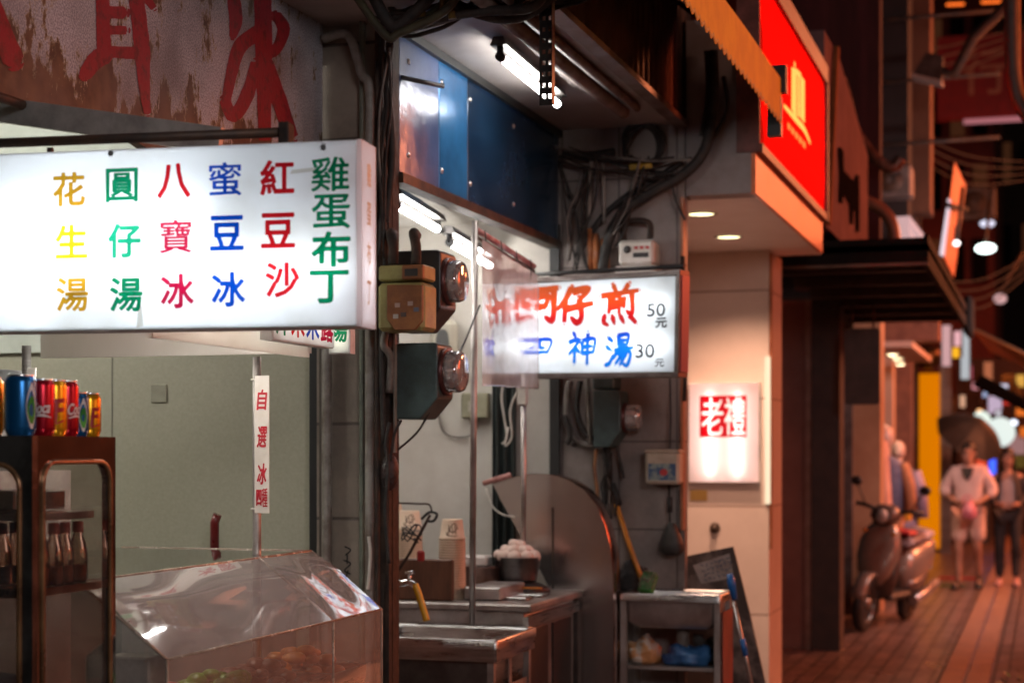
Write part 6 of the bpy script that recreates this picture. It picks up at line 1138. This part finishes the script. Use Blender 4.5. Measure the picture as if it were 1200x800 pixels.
for i, (u, v, hw, hh, Y, c_, s_, lb) in enumerate(((1109, 405, 5, 24, 25, (1, .6, .62), .5, 'pinkish tall lit sign under the canopy corner'), (1122, 402, 4, 14, 25.5, (1, .55, .6), .7, 'narrow pink lit sign beside the pale lit post'), (1131, 415, 5, 29, 26, (.62, .7, .75), .6, 'pale narrow lit signboard under the canopy corner'), (1120, 413, 4, 6, 24, (1, .5, .02), .9, 'small amber lit sign under the canopy corner'), (1158, 438, 5, 14, 30, (.7, .22, .1), .5, 'dull red narrow sign further up the street'), (1186, 452, 12, 14, 33, (.8, .16, .03), .5, 'dull orange square sign far up the street'), (1176, 457, 5, 7, 32, (.8, .8, 1), .9, 'small white lit sign in front of the orange square sign'), (1166, 474, 8, 10, 31, (.75, .6, .8), .6, 'lavender lit shop sign above the round lit sign'), (1196, 482, 8, 5, 31, (1, .22, .03), .7, 'orange strip sign far up the street'), (1163, 546, 4, 12, 30, (.05, .12, 1), 1.5, 'vertical blue neon sign between the two walkers'), (1190, 520, 12, 12, 32, (.7, .4, .4), .35, 'dim pink shop window behind the walking woman'), (1150, 540, 6, 8, 29, (1, .1, .04), .7, 'small red lit sign behind the man’s shoulder'), (1192, 540, 10, 8, 33, (.8, .5, .1), .3, 'dim amber shop window at the right edge'))):
    p0, p1 = ay(u - hw, v + hh, Y), ay(u + hw, v - hh, Y); t = thing('shop_sign', lb, 'sign', ((p0.x + p1.x) / 2, Y, p0.z)); MB().box((p0.x, Y, p0.z), (p1.x, Y + .1, p1.z)).build('lit_face', emat('far_sign_%d' % i, c_, s_), t); MB().box((p0.x - .02, Y + .005, p0.z - .02), (p1.x + .02, Y + .12, p1.z + .02)).build('frame', DARKM, t)
for lb, p, q in (('slack service wires crossing high above the pavement beyond the red sign', (985, 60), (1205, 30)), ('service wires running below the red board across the street', (1060, 150), (1205, 190)), ('service wires hanging over the far awnings at the right', (1100, 330), (1205, 300))):
    t = thing('service_wires', lb, 'wires', ay(*p, 19))
    for i in range(4): MB().curve([ay(p[0], p[1] + i * 9, 19), ay((p[0] + q[0]) / 2, (p[1] + q[1]) / 2 + 12 + i * 11, 20), ay(q[0], q[1] + i * 7, 21)], .007, 6, 6).build('wire', CABLE, t)
for u, v, Y, lb in ((1045, 215, 17.2, 'boxy air conditioner unit on the dark wall above the canopy'), (1142, 240, 28, 'boxy air conditioner unit on the red house beside the vertical sign')):
    c = ay(u, v, Y); t = thing('air_conditioner', lb, 'air conditioner', c); k_ = Y / 17; MB().box((c.x - .2 * k_, Y - .2, c.z - .15 * k_), (c.x + .2 * k_, Y + .15, c.z + .15 * k_), bev=.02).build('case', mat('unit_grey', (.16, .13, .12), (.1, .08, .07)), t); MB().lathe((c.x, Y - .2, c.z), [(.03, -.012), (.11 * k_, -.012), (.12 * k_, 0)], 20, 'y').build('fan_grille', DARKM, t)
random.seed(41)
TN = ('pink', 'amber', 'orange', 'white', 'red', 'peach', 'pale blue', 'rose'); TCOL = ((1, .4, .45), (1, .55, .1), (1, .22, .03), (.9, .9, 1), (1, .06, .04), (1, .55, .35), (.5, .65, 1), (1, .2, .3))
for i, (u, v, hw, hh, Y) in enumerate(((1143, 452, 4, 4, 31.8), (1196, 446, 5, 7, 31.5), (1199, 506, 4, 6, 30.5), (1170, 484, 3, 3, 29), (1181, 470, 7, 4, 31.2), (1128, 470, 3, 7, 32), (1153, 462, 4, 3, 32.2), (1136, 436, 3, 8, 32.6))):
    p0, p1 = ay(u - hw, v + hh, Y), ay(u + hw, v - hh, Y); t = thing('small_shop_sign', 'small blurred %s lit sign far up the street, among the signs over the walkers' % TN[i], 'sign', ((p0.x + p1.x) / 2, Y, p0.z)); MB().box((p0.x, Y, p0.z), (p1.x, Y + .08, p1.z)).build('lit_face', emat('tiny_sign_%d' % i, TCOL[i], .6), t); MB().box((p0.x - .02, Y + .005, p0.z - .02), (p1.x + .02, Y + .1, p1.z + .02)).build('frame', DARKM, t)
# shelves of the far shop and the planter corner
MB().box((-1.35, 30, 0), (-.9, 31.5, 1.3)).build('far_counter', mat('far_counter', (.06, .04, .03)), label='dark shop counter behind the walkers', cat='counter')
MB().box((-1.6, 33, 0), (2, 33.4, 3.3)).build('far_shop_front', FARW, label='dark shop front across the end of the pavement', cat='shop front')
MB().box((xat(1100, 21.5), 21.5, .003), (xat(1150, 21.5), 21.7, .02)).build('door_mat', mat('mat_red', (.3, .02, .02), rough=.9), label='dark red door mat by the orange column', cat='mat')
MB().box((xat(1088, 20), 20.4, .001), (xat(1128, 20), 20.46, .012)).build('green_hose', mat('hose_green', (.05, .25, .05), rough=.5), label='green line lying across the pavement before the orange column', cat='hose')
pt = thing('kerb_plant', 'small leafy plant at the bottom right corner of the picture', 'plant', (ay(1197, 810, 10).x, 10, 0)); bx_, bz_ = ay(1199, 800, 10).x, 0.
m = MB(); random.seed(8)
for i in range(60):
    a = random.uniform(0, 6.28); r = random.uniform(.02, .16); h = random.uniform(.05, .33); c = V((bx_ + .03 + r * math.cos(a), 10 + r * math.sin(a), h)); d = V((math.cos(a), math.sin(a), random.uniform(.1, .9))).normalized() * random.uniform(.04, .07); s_ = d.cross(V((0, 0, 1))).normalized() * .014; m.add([c, c + d * .5 + s_, c + d, c + d * .5 - s_], [(0, 1, 2, 3)])
m.build('leaves', mat('plant_leaf', (.05, .09, .025), (.03, .05, .015), .5), pt)
m = MB()
for i in range(6): a = i * 1.05; m.tube([(bx_ + .03, 10, 0), (bx_ + .03 + .07 * math.cos(a), 10 + .07 * math.sin(a), .2)], .005, 6)
m.build('stem', mat('plant_stem', (.06, .06, .02)), pt)

# ---- the facing side of the street: unseen lit signs added for the steel and the plastic to mirror
of = thing('facing_house', 'dark house front on the facing side of the street', 'building', (7.6, 8, 0)); MB().box((7.3, -6, 0), (8.2, 32, 9)).build('wall', FARW, of)
for i, (y, z, wy, hz_, c_, s_, lb) in enumerate(((-1.5, 2.6, 1.6, .7, (1, .5, .3), 2.2, 'added warm lit sign board on the facing house, nearest the corner'), (1.2, 2.9, 1.4, .8, (1, .08, .04), 2.6, 'red lit sign board on the facing house'), (3.6, 1.6, 1.5, 1.5, (1, .62, .36), 1.5, 'lit shop window on the facing house'), (5.6, 3.0, 2.2, .8, (1, .25, .06), 2.6, 'added orange lit sign board on the facing house'), (8.2, 1.5, 1.8, 1.6, (1, .3, .12), 1.5, 'added orange-lit shop window on the facing house'), (10.5, 3.1, 1.8, .9, (1, .06, .05), 3, 'added long red lit sign board on the facing house'), (13.6, 2.0, 2.0, 1.6, (1, .2, .07), 2, 'added deep orange shop window on the facing house'), (17, 3.2, 2.4, 1.0, (1, .12, .04), 3, 'added far red lit sign board on the facing house'))):
    t = thing('added_facing_sign', lb, 'sign', (7.25, y, z)); MB().box((7.2, y - wy / 2, z), (7.28, y + wy / 2, z + hz_)).build('lit_face', emat('added_facing_sign_%d' % i, c_, s_), t); MB().box((7.22, y - wy / 2 - .05, z - .05), (7.299, y + wy / 2 + .05, z + hz_ + .05)).build('frame', DARKM, t)

# ================================================================== PEOPLE, MANNEQUINS
def skin(verts, edges, radii, root=0, sub=2):
    me = bpy.data.meshes.new('body'); me.from_pydata([tuple(v) for v in verts], edges, []); o = bpy.data.objects.new('body_tmp', me); col.objects.link(o)
    md = o.modifiers.new('s', 'SKIN'); md.use_smooth_shade = True
    for i, r in enumerate(radii): sv = me.skin_vertices[0].data[i]; sv.radius = r if isinstance(r, tuple) else (r, r); sv.use_root = (i == root)
    o.modifiers.new('d', 'SUBSURF').levels = sub
    dg = bpy.context.evaluated_depsgraph_get(); dg.update(); m2 = bpy.data.meshes.new_from_object(o.evaluated_get(dg)); bpy.data.objects.remove(o); bpy.data.meshes.remove(me)
    for p in m2.polygons: p.use_smooth = True
    return m2
def place_mesh(me, name, mt_, parent): me.name = name; me.materials.clear(); me.materials.append(mt_); o = bpy.data.objects.new(name, me); col.objects.link(o); o.parent = parent; return o
def chainmesh(J, chains):      # J: name -> (pos, radius)
    names = list(J); ix = {k: i for i, k in enumerate(names)}; ed = set()
    for ch in chains:
        for a, b in zip(ch, ch[1:]): ed.add((ix[a], ix[b]))
    return skin([J[k][0] for k in names], list(ed), [J[k][1] for k in names])
SKN = mat('skin', (.4, .21, .145), (.33, .17, .12), .5, 0, 12)
def person(label, cat, loc, rz, H, J_over, parts):
    s = H / 1.7; t = thing('person', label, cat, loc, None, rz)
    J = {'pel': ((0, 0, .93), (.145, .1)), 'waist': ((0, 0, 1.08), (.125, .09)), 'chest': ((0, .0, 1.27), (.15, .1)), 'neckb': ((0, .01, 1.42), (.06, .06)), 'neck': ((0, -.0, 1.47), .05), 'jaw': ((0, -.02, 1.535), (.062, .07)), 'skull': ((0, -.005, 1.62), (.078, .092)), 'crown': ((0, .0, 1.68), (.06, .07)),
         'nose': ((0, -.1, 1.575), .014)}
    for sg, k in ((-1, 'L'), (1, 'R')):
        J.update({'hip' + k: ((.09 * sg, 0, .88), .085), 'knee' + k: ((.1 * sg, -.02, .49), .055), 'calf' + k: ((.1 * sg, .02, .35), .055), 'ank' + k: ((.1 * sg, .02, .09), .036), 'heel' + k: ((.1 * sg, .03, .04), .036), 'toe' + k: ((.115 * sg, -.16, .03), .032),
                  'sh' + k: ((.17 * sg, 0, 1.385), .055), 'elb' + k: ((.24 * sg, .0, 1.13), .042), 'wri' + k: ((.13 * sg, -.2, 1.02), .028), 'palm' + k: ((.08 * sg, -.25, 1.01), (.036, .018))})
        for f in range(4): J['f%d' % f + k] = ((.035 * sg, -.275, 1.04 - .022 * f), .009); J['g%d' % f + k] = ((.005 * sg, -.265, 1.035 - .022 * f), .008)
        J['th' + k] = ((.07 * sg, -.28, 1.055), .01)
    J.update(J_over); J = {k: (tuple(c * s for c in v[0]), tuple(c * s for c in v[1]) if isinstance(v[1], tuple) else v[1] * s) for k, v in J.items()}
    ch = [['pel', 'waist', 'chest', 'neckb', 'neck', 'jaw', 'skull', 'crown'], ['jaw', 'nose']]
    for k in 'LR':
        ch += [['pel', 'hip' + k, 'knee' + k, 'calf' + k, 'ank' + k, 'heel' + k, 'toe' + k], ['chest', 'sh' + k, 'elb' + k, 'wri' + k, 'palm' + k], ['palm' + k, 'th' + k]] + [['palm' + k, 'f%d' % f + k, 'g%d' % f + k] for f in range(4)]
    place_mesh(chainmesh(J, ch), 'body', SKN, t); return t, J, s
def garment(t, J, name, chains, grow, mt_, extra=None):
    JJ = {}
    for ch in chains:
        for k in ch:
            if k in J: p, r = J[k]; r = r if isinstance(r, tuple) else (r, r); g_ = grow.get(k, grow['*']); JJ[k] = (p, (r[0] + g_, r[1] + g_))
            else: JJ[k] = extra[k]
    return place_mesh(chainmesh(JJ, chains), name, mt_, t)
def hair_cap(t, s, mt_, long=False):
    m = MB(); c = V((0, .012, 1.625)) * s
    def fn(a, b):
        g = 2 * math.pi * a; fr_ = .5 - .5 * math.cos(g + math.pi / 2 * 0); front = max(0, -math.sin(g)); low = (1.62 if not long else 1.24) ; z1_ = 1.735; zlo = (low - .02) * (1 - front ** .6) + 1.655 * front ** .6
        z = (zlo + (z1_ - zlo) * b); q = max(0, 1 - ((z - 1.62) / .118) ** 2) ** .5 if z > 1.62 else 1 + (.18 if long else 0) * (1.62 - z) / .38
        rx, ry = .088 * q, .102 * q; return V((rx * math.cos(g) * (1 + .03 * math.sin(g * 9)), .012 + ry * math.sin(g), z)) * s
    m.grid(fn, 40, 16); m.build('hair', mt_, t, local=True)
def face(t, s, z=1.6):
    m = MB()
    for sg in (-1, 1): m.sphere(V((.032 * sg, -.082, z)) * s, .011 * s, 10, 6)
    m.build('eyes', mat('eye_dark', (.02, .015, .012), rough=.3), t, local=True); m = MB().sphere(V((0, -.082, 1.535)) * s, .02 * s, 10, 6, (1, .5, .35)); m.build('mouth', mat('lip', (.35, .1, .09), rough=.4), t, local=True)
    m = MB(); 
    for sg in (-1, 1): m.sphere(V((.08 * sg, .005, 1.59)) * s, .022 * s, 10, 6, (.4, .7, 1.3))
    m.build('ears', SKN, t, local=True)
HAIR = mat('black_hair', (.012, .01, .01), (.025, .02, .018), .4, 0, 40, .3)
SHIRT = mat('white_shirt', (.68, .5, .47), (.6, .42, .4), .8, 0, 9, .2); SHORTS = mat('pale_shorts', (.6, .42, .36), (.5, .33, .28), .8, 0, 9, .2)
gp = az(1135, 689, 0.01)
t, J, s = person('man in loose white shirt and pale shorts walking with a pink bag', 'person', (gp.x, gp.y, 0.012), -.06, 1.63,
    {'kneeR': ((.1, -.02, .5), .055), 'calfR': ((.1, .1, .38), .052), 'ankR': ((.1, .2, .15), .036), 'heelR': ((.1, .23, .11), .036), 'toeR': ((.11, .06, .035), .032), 'jaw': ((-.012, -.03, 1.53), (.062, .07)), 'nose': ((-.045, -.105, 1.565), .014), 'shL': ((-.17, 0, 1.375), .055), 'kneeL': ((-.11, -.06, .49), .055), 'calfL': ((-.11, -.02, .36), .055), 'ankL': ((-.115, .0, .09), .036), 'heelL': ((-.115, .01, .04), .036), 'toeL': ((-.14, -.18, .03), .034), 'skull': ((0, -.015, 1.62), (.078, .092)), 'elbL': ((-.29, .01, 1.15), .042), 'elbR': ((.29, .0, 1.14), .042)}, None)
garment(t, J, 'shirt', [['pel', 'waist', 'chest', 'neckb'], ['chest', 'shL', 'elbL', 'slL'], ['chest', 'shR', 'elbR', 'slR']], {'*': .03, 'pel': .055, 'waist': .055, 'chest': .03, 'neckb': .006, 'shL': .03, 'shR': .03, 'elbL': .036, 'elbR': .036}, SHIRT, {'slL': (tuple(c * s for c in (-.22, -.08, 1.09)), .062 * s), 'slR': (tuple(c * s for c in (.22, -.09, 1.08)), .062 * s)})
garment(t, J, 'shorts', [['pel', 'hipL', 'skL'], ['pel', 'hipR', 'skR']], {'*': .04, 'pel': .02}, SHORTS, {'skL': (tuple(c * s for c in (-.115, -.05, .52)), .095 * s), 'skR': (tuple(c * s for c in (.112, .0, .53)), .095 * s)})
hair_cap(t, s, HAIR); face(t, s)
MB().add([V(p) * s for p in ((-.07, -.098, 1.43), (.07, -.098, 1.43), (.045, -.142, 1.33), (0, -.146, 1.27), (-.045, -.142, 1.33))], [(0, 1, 2, 3, 4)]).prism([V(p) * s for p in ((-.07, -.1, 1.43), (.07, -.1, 1.43), (.045, -.145, 1.33), (0, -.148, 1.27), (-.045, -.145, 1.33))], (0, 0, 0), (0, .04, 0)).build('undershirt', mat('black_tee', (.015, .014, .014)), t, local=True)
for sg, k in ((-1, 'L'), (1, 'R')): p = V(J['toe' + k][0]); h_ = V(J['heel' + k][0]); MB().loft([[h_.lerp(p, q) + V((a * w_, 0, b)) for a, b in ((-1, -.03), (1, -.03), (.8, .035 * hh), (-.8, .035 * hh))] for q, w_, hh in ((-.25, .035, .8), (.2, .042, 1.1), (.8, .05, .8), (1.25, .035, .3))]).build('shoe', BLACK, t, local=True)
pbg = gp + V((.0, -.33, .97 * s)); 
m = MB(); m.loft([[pbg + V((.02 + a * wq, b * .05, zq)) for a, b in ((-1, -1), (1, -.8), (1.1, 1), (-.9, 1))] for zq, wq in ((-.13, .05), (-.1, .085), (-.02, .075), (.05, .045), (.07, .03))]); pb = thing('pink_bag', 'small pink bag held by the man in the white shirt', 'bag', pbg); m.build('bag_body', mat('pink_plastic', (.6, .22, .27), (.42, .12, .17), .35, 0, 9, .4), pb); MB().curve([pbg + V((-.05, 0, .04)), pbg + V((-.03, .02, .12)), pbg + V((.03, .02, .12)), pbg + V((.06, 0, .04))], .008).build('strap', mat('pink_strap', (.6, .15, .2)), pb)
BJ = mat('black_jacket', (.02, .018, .02), (.035, .03, .032), .75, 0, 9, .3); BP = mat('black_trousers', (.015, .015, .017), (.025, .022, .024), .8, 0, 9, .2)
gq = az(1181, 685, 0.01)
t, J, s = person('woman with long black hair, open black jacket and black trousers, beside the man', 'person', (gq.x, gq.y, 0.012), .0, 1.57,
    {'pel': ((0, 0, .93), (.14, .1)), 'waist': ((0, 0, 1.08), (.11, .085)), 'chest': ((0, 0, 1.27), (.135, .1)), 'shL': ((-.155, 0, 1.38), .05), 'shR': ((.155, 0, 1.38), .05), 'kneeR': ((.1, -.07, .49), .05), 'ankR': ((.1, -.03, .09), .034), 'heelR': ((.1, -.02, .04), .034), 'toeR': ((.11, -.2, .03), .032)}, None)
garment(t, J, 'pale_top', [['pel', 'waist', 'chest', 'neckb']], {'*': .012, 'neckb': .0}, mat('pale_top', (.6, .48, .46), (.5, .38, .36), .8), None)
m = MB()
def jk(a, b): g = math.radians(-60 + 300 * a); z = .83 + .6 * b; q = 1 - .35 * max(0, (b - .8) / .2); return V(((.185 + .015 * math.sin(b * 5)) * q * math.cos(g), (.135) * q * math.sin(g), z)) * s
m.grid(jk, 40, 12); m.build('jacket', BJ, t, local=True)
for k in 'LR': garment(t, J, 'sleeve', [['sh' + k, 'elb' + k, 'wri' + k]], {'*': .02, 'wri' + k: .012}, BJ)
garment(t, J, 'trousers', [['pel', 'hipL', 'kneeL', 'calfL', 'ankL'], ['pel', 'hipR', 'kneeR', 'calfR', 'ankR']], {'*': .014}, BP)
hair_cap(t, s, HAIR, True); face(t, s)
for k in 'LR': p = V(J['toe' + k][0]); h_ = V(J['heel' + k][0]); MB().loft([[h_.lerp(p, q) + V((a * w_, 0, b)) for a, b in ((-1, -.03), (1, -.03), (.8, .035 * hh), (-.8, .035 * hh))] for q, w_, hh in ((-.25, .032, .8), (.2, .038, 1.1), (.8, .045, .8), (1.25, .032, .3))]).build('shoe', mat('pink_shoe', (.6, .35, .33), rough=.6), t, local=True)
# mannequins by the shop
def mannequin(label, u, v, Y, hsz, coat, shirt, head=True, lowest=.75):
    c = ay(u, v, Y); x, zt = c.x, c.z; t = thing('mannequin', label, 'mannequin', (x, Y, 0)); k = hsz
    if head: MB().sphere((x, Y, zt), .105 * k, 18, 12, (.85, 1, 1.2)).build('head', mat('mannequin_skin', (.6, .42, .36), rough=.4), t); MB().bar((x, Y, zt - .22 * k), (x, Y, zt - .08 * k), .05 * k).build('neck', mat('mannequin_skin'), t)
    z = zt - .2 * k
    def el(cx, rx, ry, zz): return [V((cx + rx * math.cos(g) * (1 + .05 * math.sin(5 * g)), Y + ry * math.sin(g), zz)) for g in (2 * math.pi * i / 20 for i in range(20))]
    MB().loft([el(x, .06, .05, z + .02), el(x, .17, .09, z - .05), el(x, .21, .12, z - .12), el(x, .2, .13, z - .35), el(x, .2, .12, z - .62)]).build('shirt', shirt, t)
    for sg in (-1, 1): MB().tube([(x + sg * .18, Y, z - .07), (x + sg * .25, Y - .02, z - .3), (x + sg * .27, Y - .05, z - .58)], .06, 12, rr=[.065, .065, .06]).build('sleeve', coat, t)
    MB().loft([el(x, .2, .125, z - .6), el(x, .19, .11, z - .75), el(x, .16, .1, .95 * lowest), el(x, .15, .1, .25)]).build('trousers', coat, t)
    MB().lathe((x, Y, .003), [(.0001, .02), (.18, .015), (.19, 0)], 20).build('stand_base', DARKM, t); MB().bar((x, Y, .02), (x, Y, .3), .02).build('stand_rod', DARKM, t)
COAT = mat('tan_coat', (.45, .2, .1), (.32, .13, .06), .8, 0, 8, .3); BSH = mat('blue_shirt', (.16, .17, .26), (.1, .1, .17), .8, 0, 8, .3); DNM = mat('denim', (.12, .12, .18), (.08, .07, .1), .8, 0, 8, .3)
mannequin('bald pink-headed mannequin in a blue-grey shirt and tan sleeves behind the scooter', 1037, 512, 18.2, 1.05, COAT, BSH)
mannequin('headless-looking mannequin in a lavender jacket beside the pink-headed one', 1053, 527, 19.4, .85, mat('lavender_cloth', (.34, .25, .36), (.22, .16, .25), .8, 0, 8, .3), DNM)
p = ay(1057, 598, 18.6); yb = thing('yellow_bag', 'yellow shopping bag hanging in front of the mannequins', 'bag', p); MB().box((p.x - .1, 18.55, p.z - .12), (p.x + .1, 18.65, p.z + .08), bev=.02).build('bag_body', mat('bag_yellow', (.7, .35, .02), (.55, .25, .02), .5), yb); MB().curve([p + V((-.06, 0, .08)), p + V((-.03, 0, .2)), p + V((.03, 0, .2)), p + V((.06, 0, .08))], .01).build('strap', mat('bag_yellow'), yb)
rk = thing('clothes_rack', 'pale coat hanging on a rail beside the mannequins', 'clothing', (xat(1028, 17.6), 17.6, .9)); x = xat(1028, 17.6)
def coatfn(a, b): g = 2 * math.pi * a; wv = 1 + .08 * math.sin(g * 6); return V((x + (.1 + .05 * (1 - b)) * math.cos(g) * wv, 17.6 + .09 * math.sin(g) * wv, .85 + .82 * b))
MB().grid(coatfn, 36, 6).build('coat', mat('pale_coat', (.58, .32, .24), (.45, .22, .16), .8, 0, 8, .3), rk); MB().bar((x, 17.6, 1.65), (x, 17.6, 1.85), .01).build('hanger', DARKM, rk)

# ================================================================== SCOOTER
gp = az(1008, 741, 0.); th = math.radians(13)
sco = thing('parked_scooter', 'bronze-brown motor scooter parked on the pavement with its front wheel towards us', 'scooter', (0, 0, 0), None, -th)
fw0 = V((0, -.62, 0)); R3 = Matrix.Rotation(-th, 3, 'Z'); sco.rotation_euler = (0, math.radians(8), -th); sco.scale = (.86, 1, 1.03); sco.location = V((gp.x, gp.y + .1, 0.002)) - R3 @ fw0
BRZ = mat('bronze_paint', (.27, .2, .16), (.22, .16, .13), .35, .2, 6, coat=.4); BRD = mat('dark_bronze', (.16, .11, .09), (.12, .08, .065), .35, .3, 6); PLS = mat('scooter_black', (.02, .018, .018), (.03, .026, .024), .5)
def wheel(y):
    wl = MB().lathe((0, y, .235), [(.15, -.05), (.19, -.055), (.225, -.04), (.236, 0), (.225, .04), (.19, .055), (.15, .05)], 32, 'x').build('wheel', BLACK, sco, local=True)
    m = MB(); m.lathe((0, y, .235), [(.15, -.045), (.14, -.03), (.14, .03), (.15, .045)], 28, 'x'); m.lathe((0, y, .235), [(.0001, -.05), (.05, -.05), (.05, .05), (.0001, .05)], 18, 'x')
    for k in range(5): g = 2 * math.pi * k / 5; m.bar((0, y + .04 * math.cos(g), .235 + .04 * math.sin(g)), (0, y + .145 * math.cos(g), .235 + .145 * math.sin(g)), .02, 8)
    m.build('rim', mat('rim_grey', (.25, .22, .2), (.15, .13, .12), .35, .8), wl, local=True); return wl
wheel(-.62); wheel(.6)
def ring(y, z, wx, hz, n=18, p=2.6, lean=0.): return [V((wx * math.copysign(abs(math.cos(g)) ** (2 / p), math.cos(g)), y + lean * math.sin(g) * hz, z + hz * math.copysign(abs(math.sin(g)) ** (2 / p), math.sin(g)))) for g in (2 * math.pi * i / n for i in range(n))]
def hr(z, y, wx, dy, n=18, p=2.6): return [V((wx * math.copysign(abs(math.cos(g)) ** (2 / p), math.cos(g)), y + dy * math.copysign(abs(math.sin(g)) ** (2 / p), math.sin(g)), z)) for g in (2 * math.pi * i / n for i in range(n))]
MB().loft([hr(.40, -.50, .10, .06), hr(.5, -.5, .17, .09), hr(.62, -.47, .21, .09), hr(.75, -.43, .215, .08), hr(.86, -.4, .17, .07), hr(.93, -.38, .1, .06)]).build('front_shield', BRZ, sco, local=True)
MB().loft([hr(.3, -.4, .18, .03), hr(.5, -.38, .21, .035), hr(.72, -.345, .2, .035), hr(.86, -.33, .15, .03)]).build('inner_shield', BRD, sco, local=True)
m = MB()
for i in range(1): m.loft([[V((sx_ * .075, -.62 + rr_ * math.sin(g), .235 + rr_ * math.cos(g))) for sx_, rr_ in ((-1, .25), (-.85, .272), (.85, .272), (1, .25))] for g in [math.radians(a) for a in range(-75, 80, 12)]], caps=True)
m.build('front_fender', BRZ, sco, local=True)
MB().box((-.2, -.42, .27), (.2, .15, .33), bev=.03).build('footboard', PLS, sco, local=True)
MB().loft([ring(.1, .45, .15, .14), ring(.25, .5, .19, .19), ring(.5, .55, .2, .18), ring(.75, .6, .18, .14), ring(.95, .66, .11, .08)]).build('rear_body', BRZ, sco, local=True)
MB().loft([ring(.12, .36, .19, .06), ring(.3, .37, .215, .075), ring(.55, .42, .2, .07), ring(.75, .5, .14, .05)]).build('lower_trim', BRD, sco, local=True)
MB().loft([ring(.08, .7, .12, .035), ring(.25, .745, .15, .05), ring(.5, .765, .15, .05), ring(.75, .79, .14, .045), ring(.88, .79, .1, .03)]).build('seat', mat('seat_cover', (.45, .38, .4), (.1, .05, .05), .5, 0, 3, lo=.45, hi=.55), sco, local=True)
MB().box((-.1, .12, .79), (.1, .36, .83), bev=.02).build('red_seat_pad', mat('pad_red', (.5, .03, .03), (.4, .02, .02), .6), sco, local=True)
MB().tube([(0, -.6, .25), (0, -.47, .6), (0, -.36, .98)], .035).build('steering_stem', PLS, sco, local=True)
hd = MB().loft([hr(.9, -.4, .1, .07), hr(.97, -.4, .15, .1), hr(1.03, -.38, .14, .09), hr(1.07, -.36, .08, .05)]).build('handlebar_cover', BRD, sco, local=True)
MB().lathe((0, -.505, .975), [(.0001, -.012), (.05, -.008), (.06, .01), (.06, .03)], 18, 'y').build('headlight', mat('headlamp_glass', (.6, .55, .5), rough=.1), hd, local=True)
for sg in (-1, 1):
    MB().tube([(sg * .1, -.36, 1.02), (sg * .25, -.33, 1.04), (sg * .36, -.28, 1.04)], .018).build('handlebar', PLS, sco, local=True)
    mi = MB().tube([(sg * .24, -.34, 1.04), (sg * .3, -.36, 1.14), (sg * .34, -.36, 1.2)], .008).build('mirror_arm', PLS, sco, local=True); MB().sphere((sg * .36, -.36, 1.235), .06, 14, 8, (1, .35, .7)).build('mirror', PLS, mi, local=True)
    MB().sphere((sg * .15, -.5, .84), .03, 12, 8, (1, .6, .6)).build('indicator', mat('indicator_amber', (.7, .3, .05), rough=.2), sco, local=True)
    MB().bar((sg * .09, .6, .25), (sg * .11, .7, .62), .022).build('rear_shock', STEEL2, sco, local=True)
MB().loft([ring(.45, .25, .09, .08), ring(.7, .24, .09, .09), ring(.95, .3, .05, .05)]).build('engine_case', PLS, sco, local=True)
MB().tube([(.17, .3, .22), (.17, .6, .26), (.17, .95, .34)], .045, 12).build('exhaust', STEEL2, sco, local=True)
MB().box((-.09, .97, .45), (.09, .985, .6), bev=.004).build('number_plate', mat('plate_white', (.6, .55, .5), rough=.4), sco, local=True); MB().sphere((0, .98, .68), .06, 12, 8, (1.4, .4, .6)).build('tail_light', mat('tail_red', (.5, .02, .02), rough=.15), sco, local=True)
MB().bar((-.12, .1, .3), (-.2, .25, .01), .014).build('side_stand', PLS, sco, local=True)
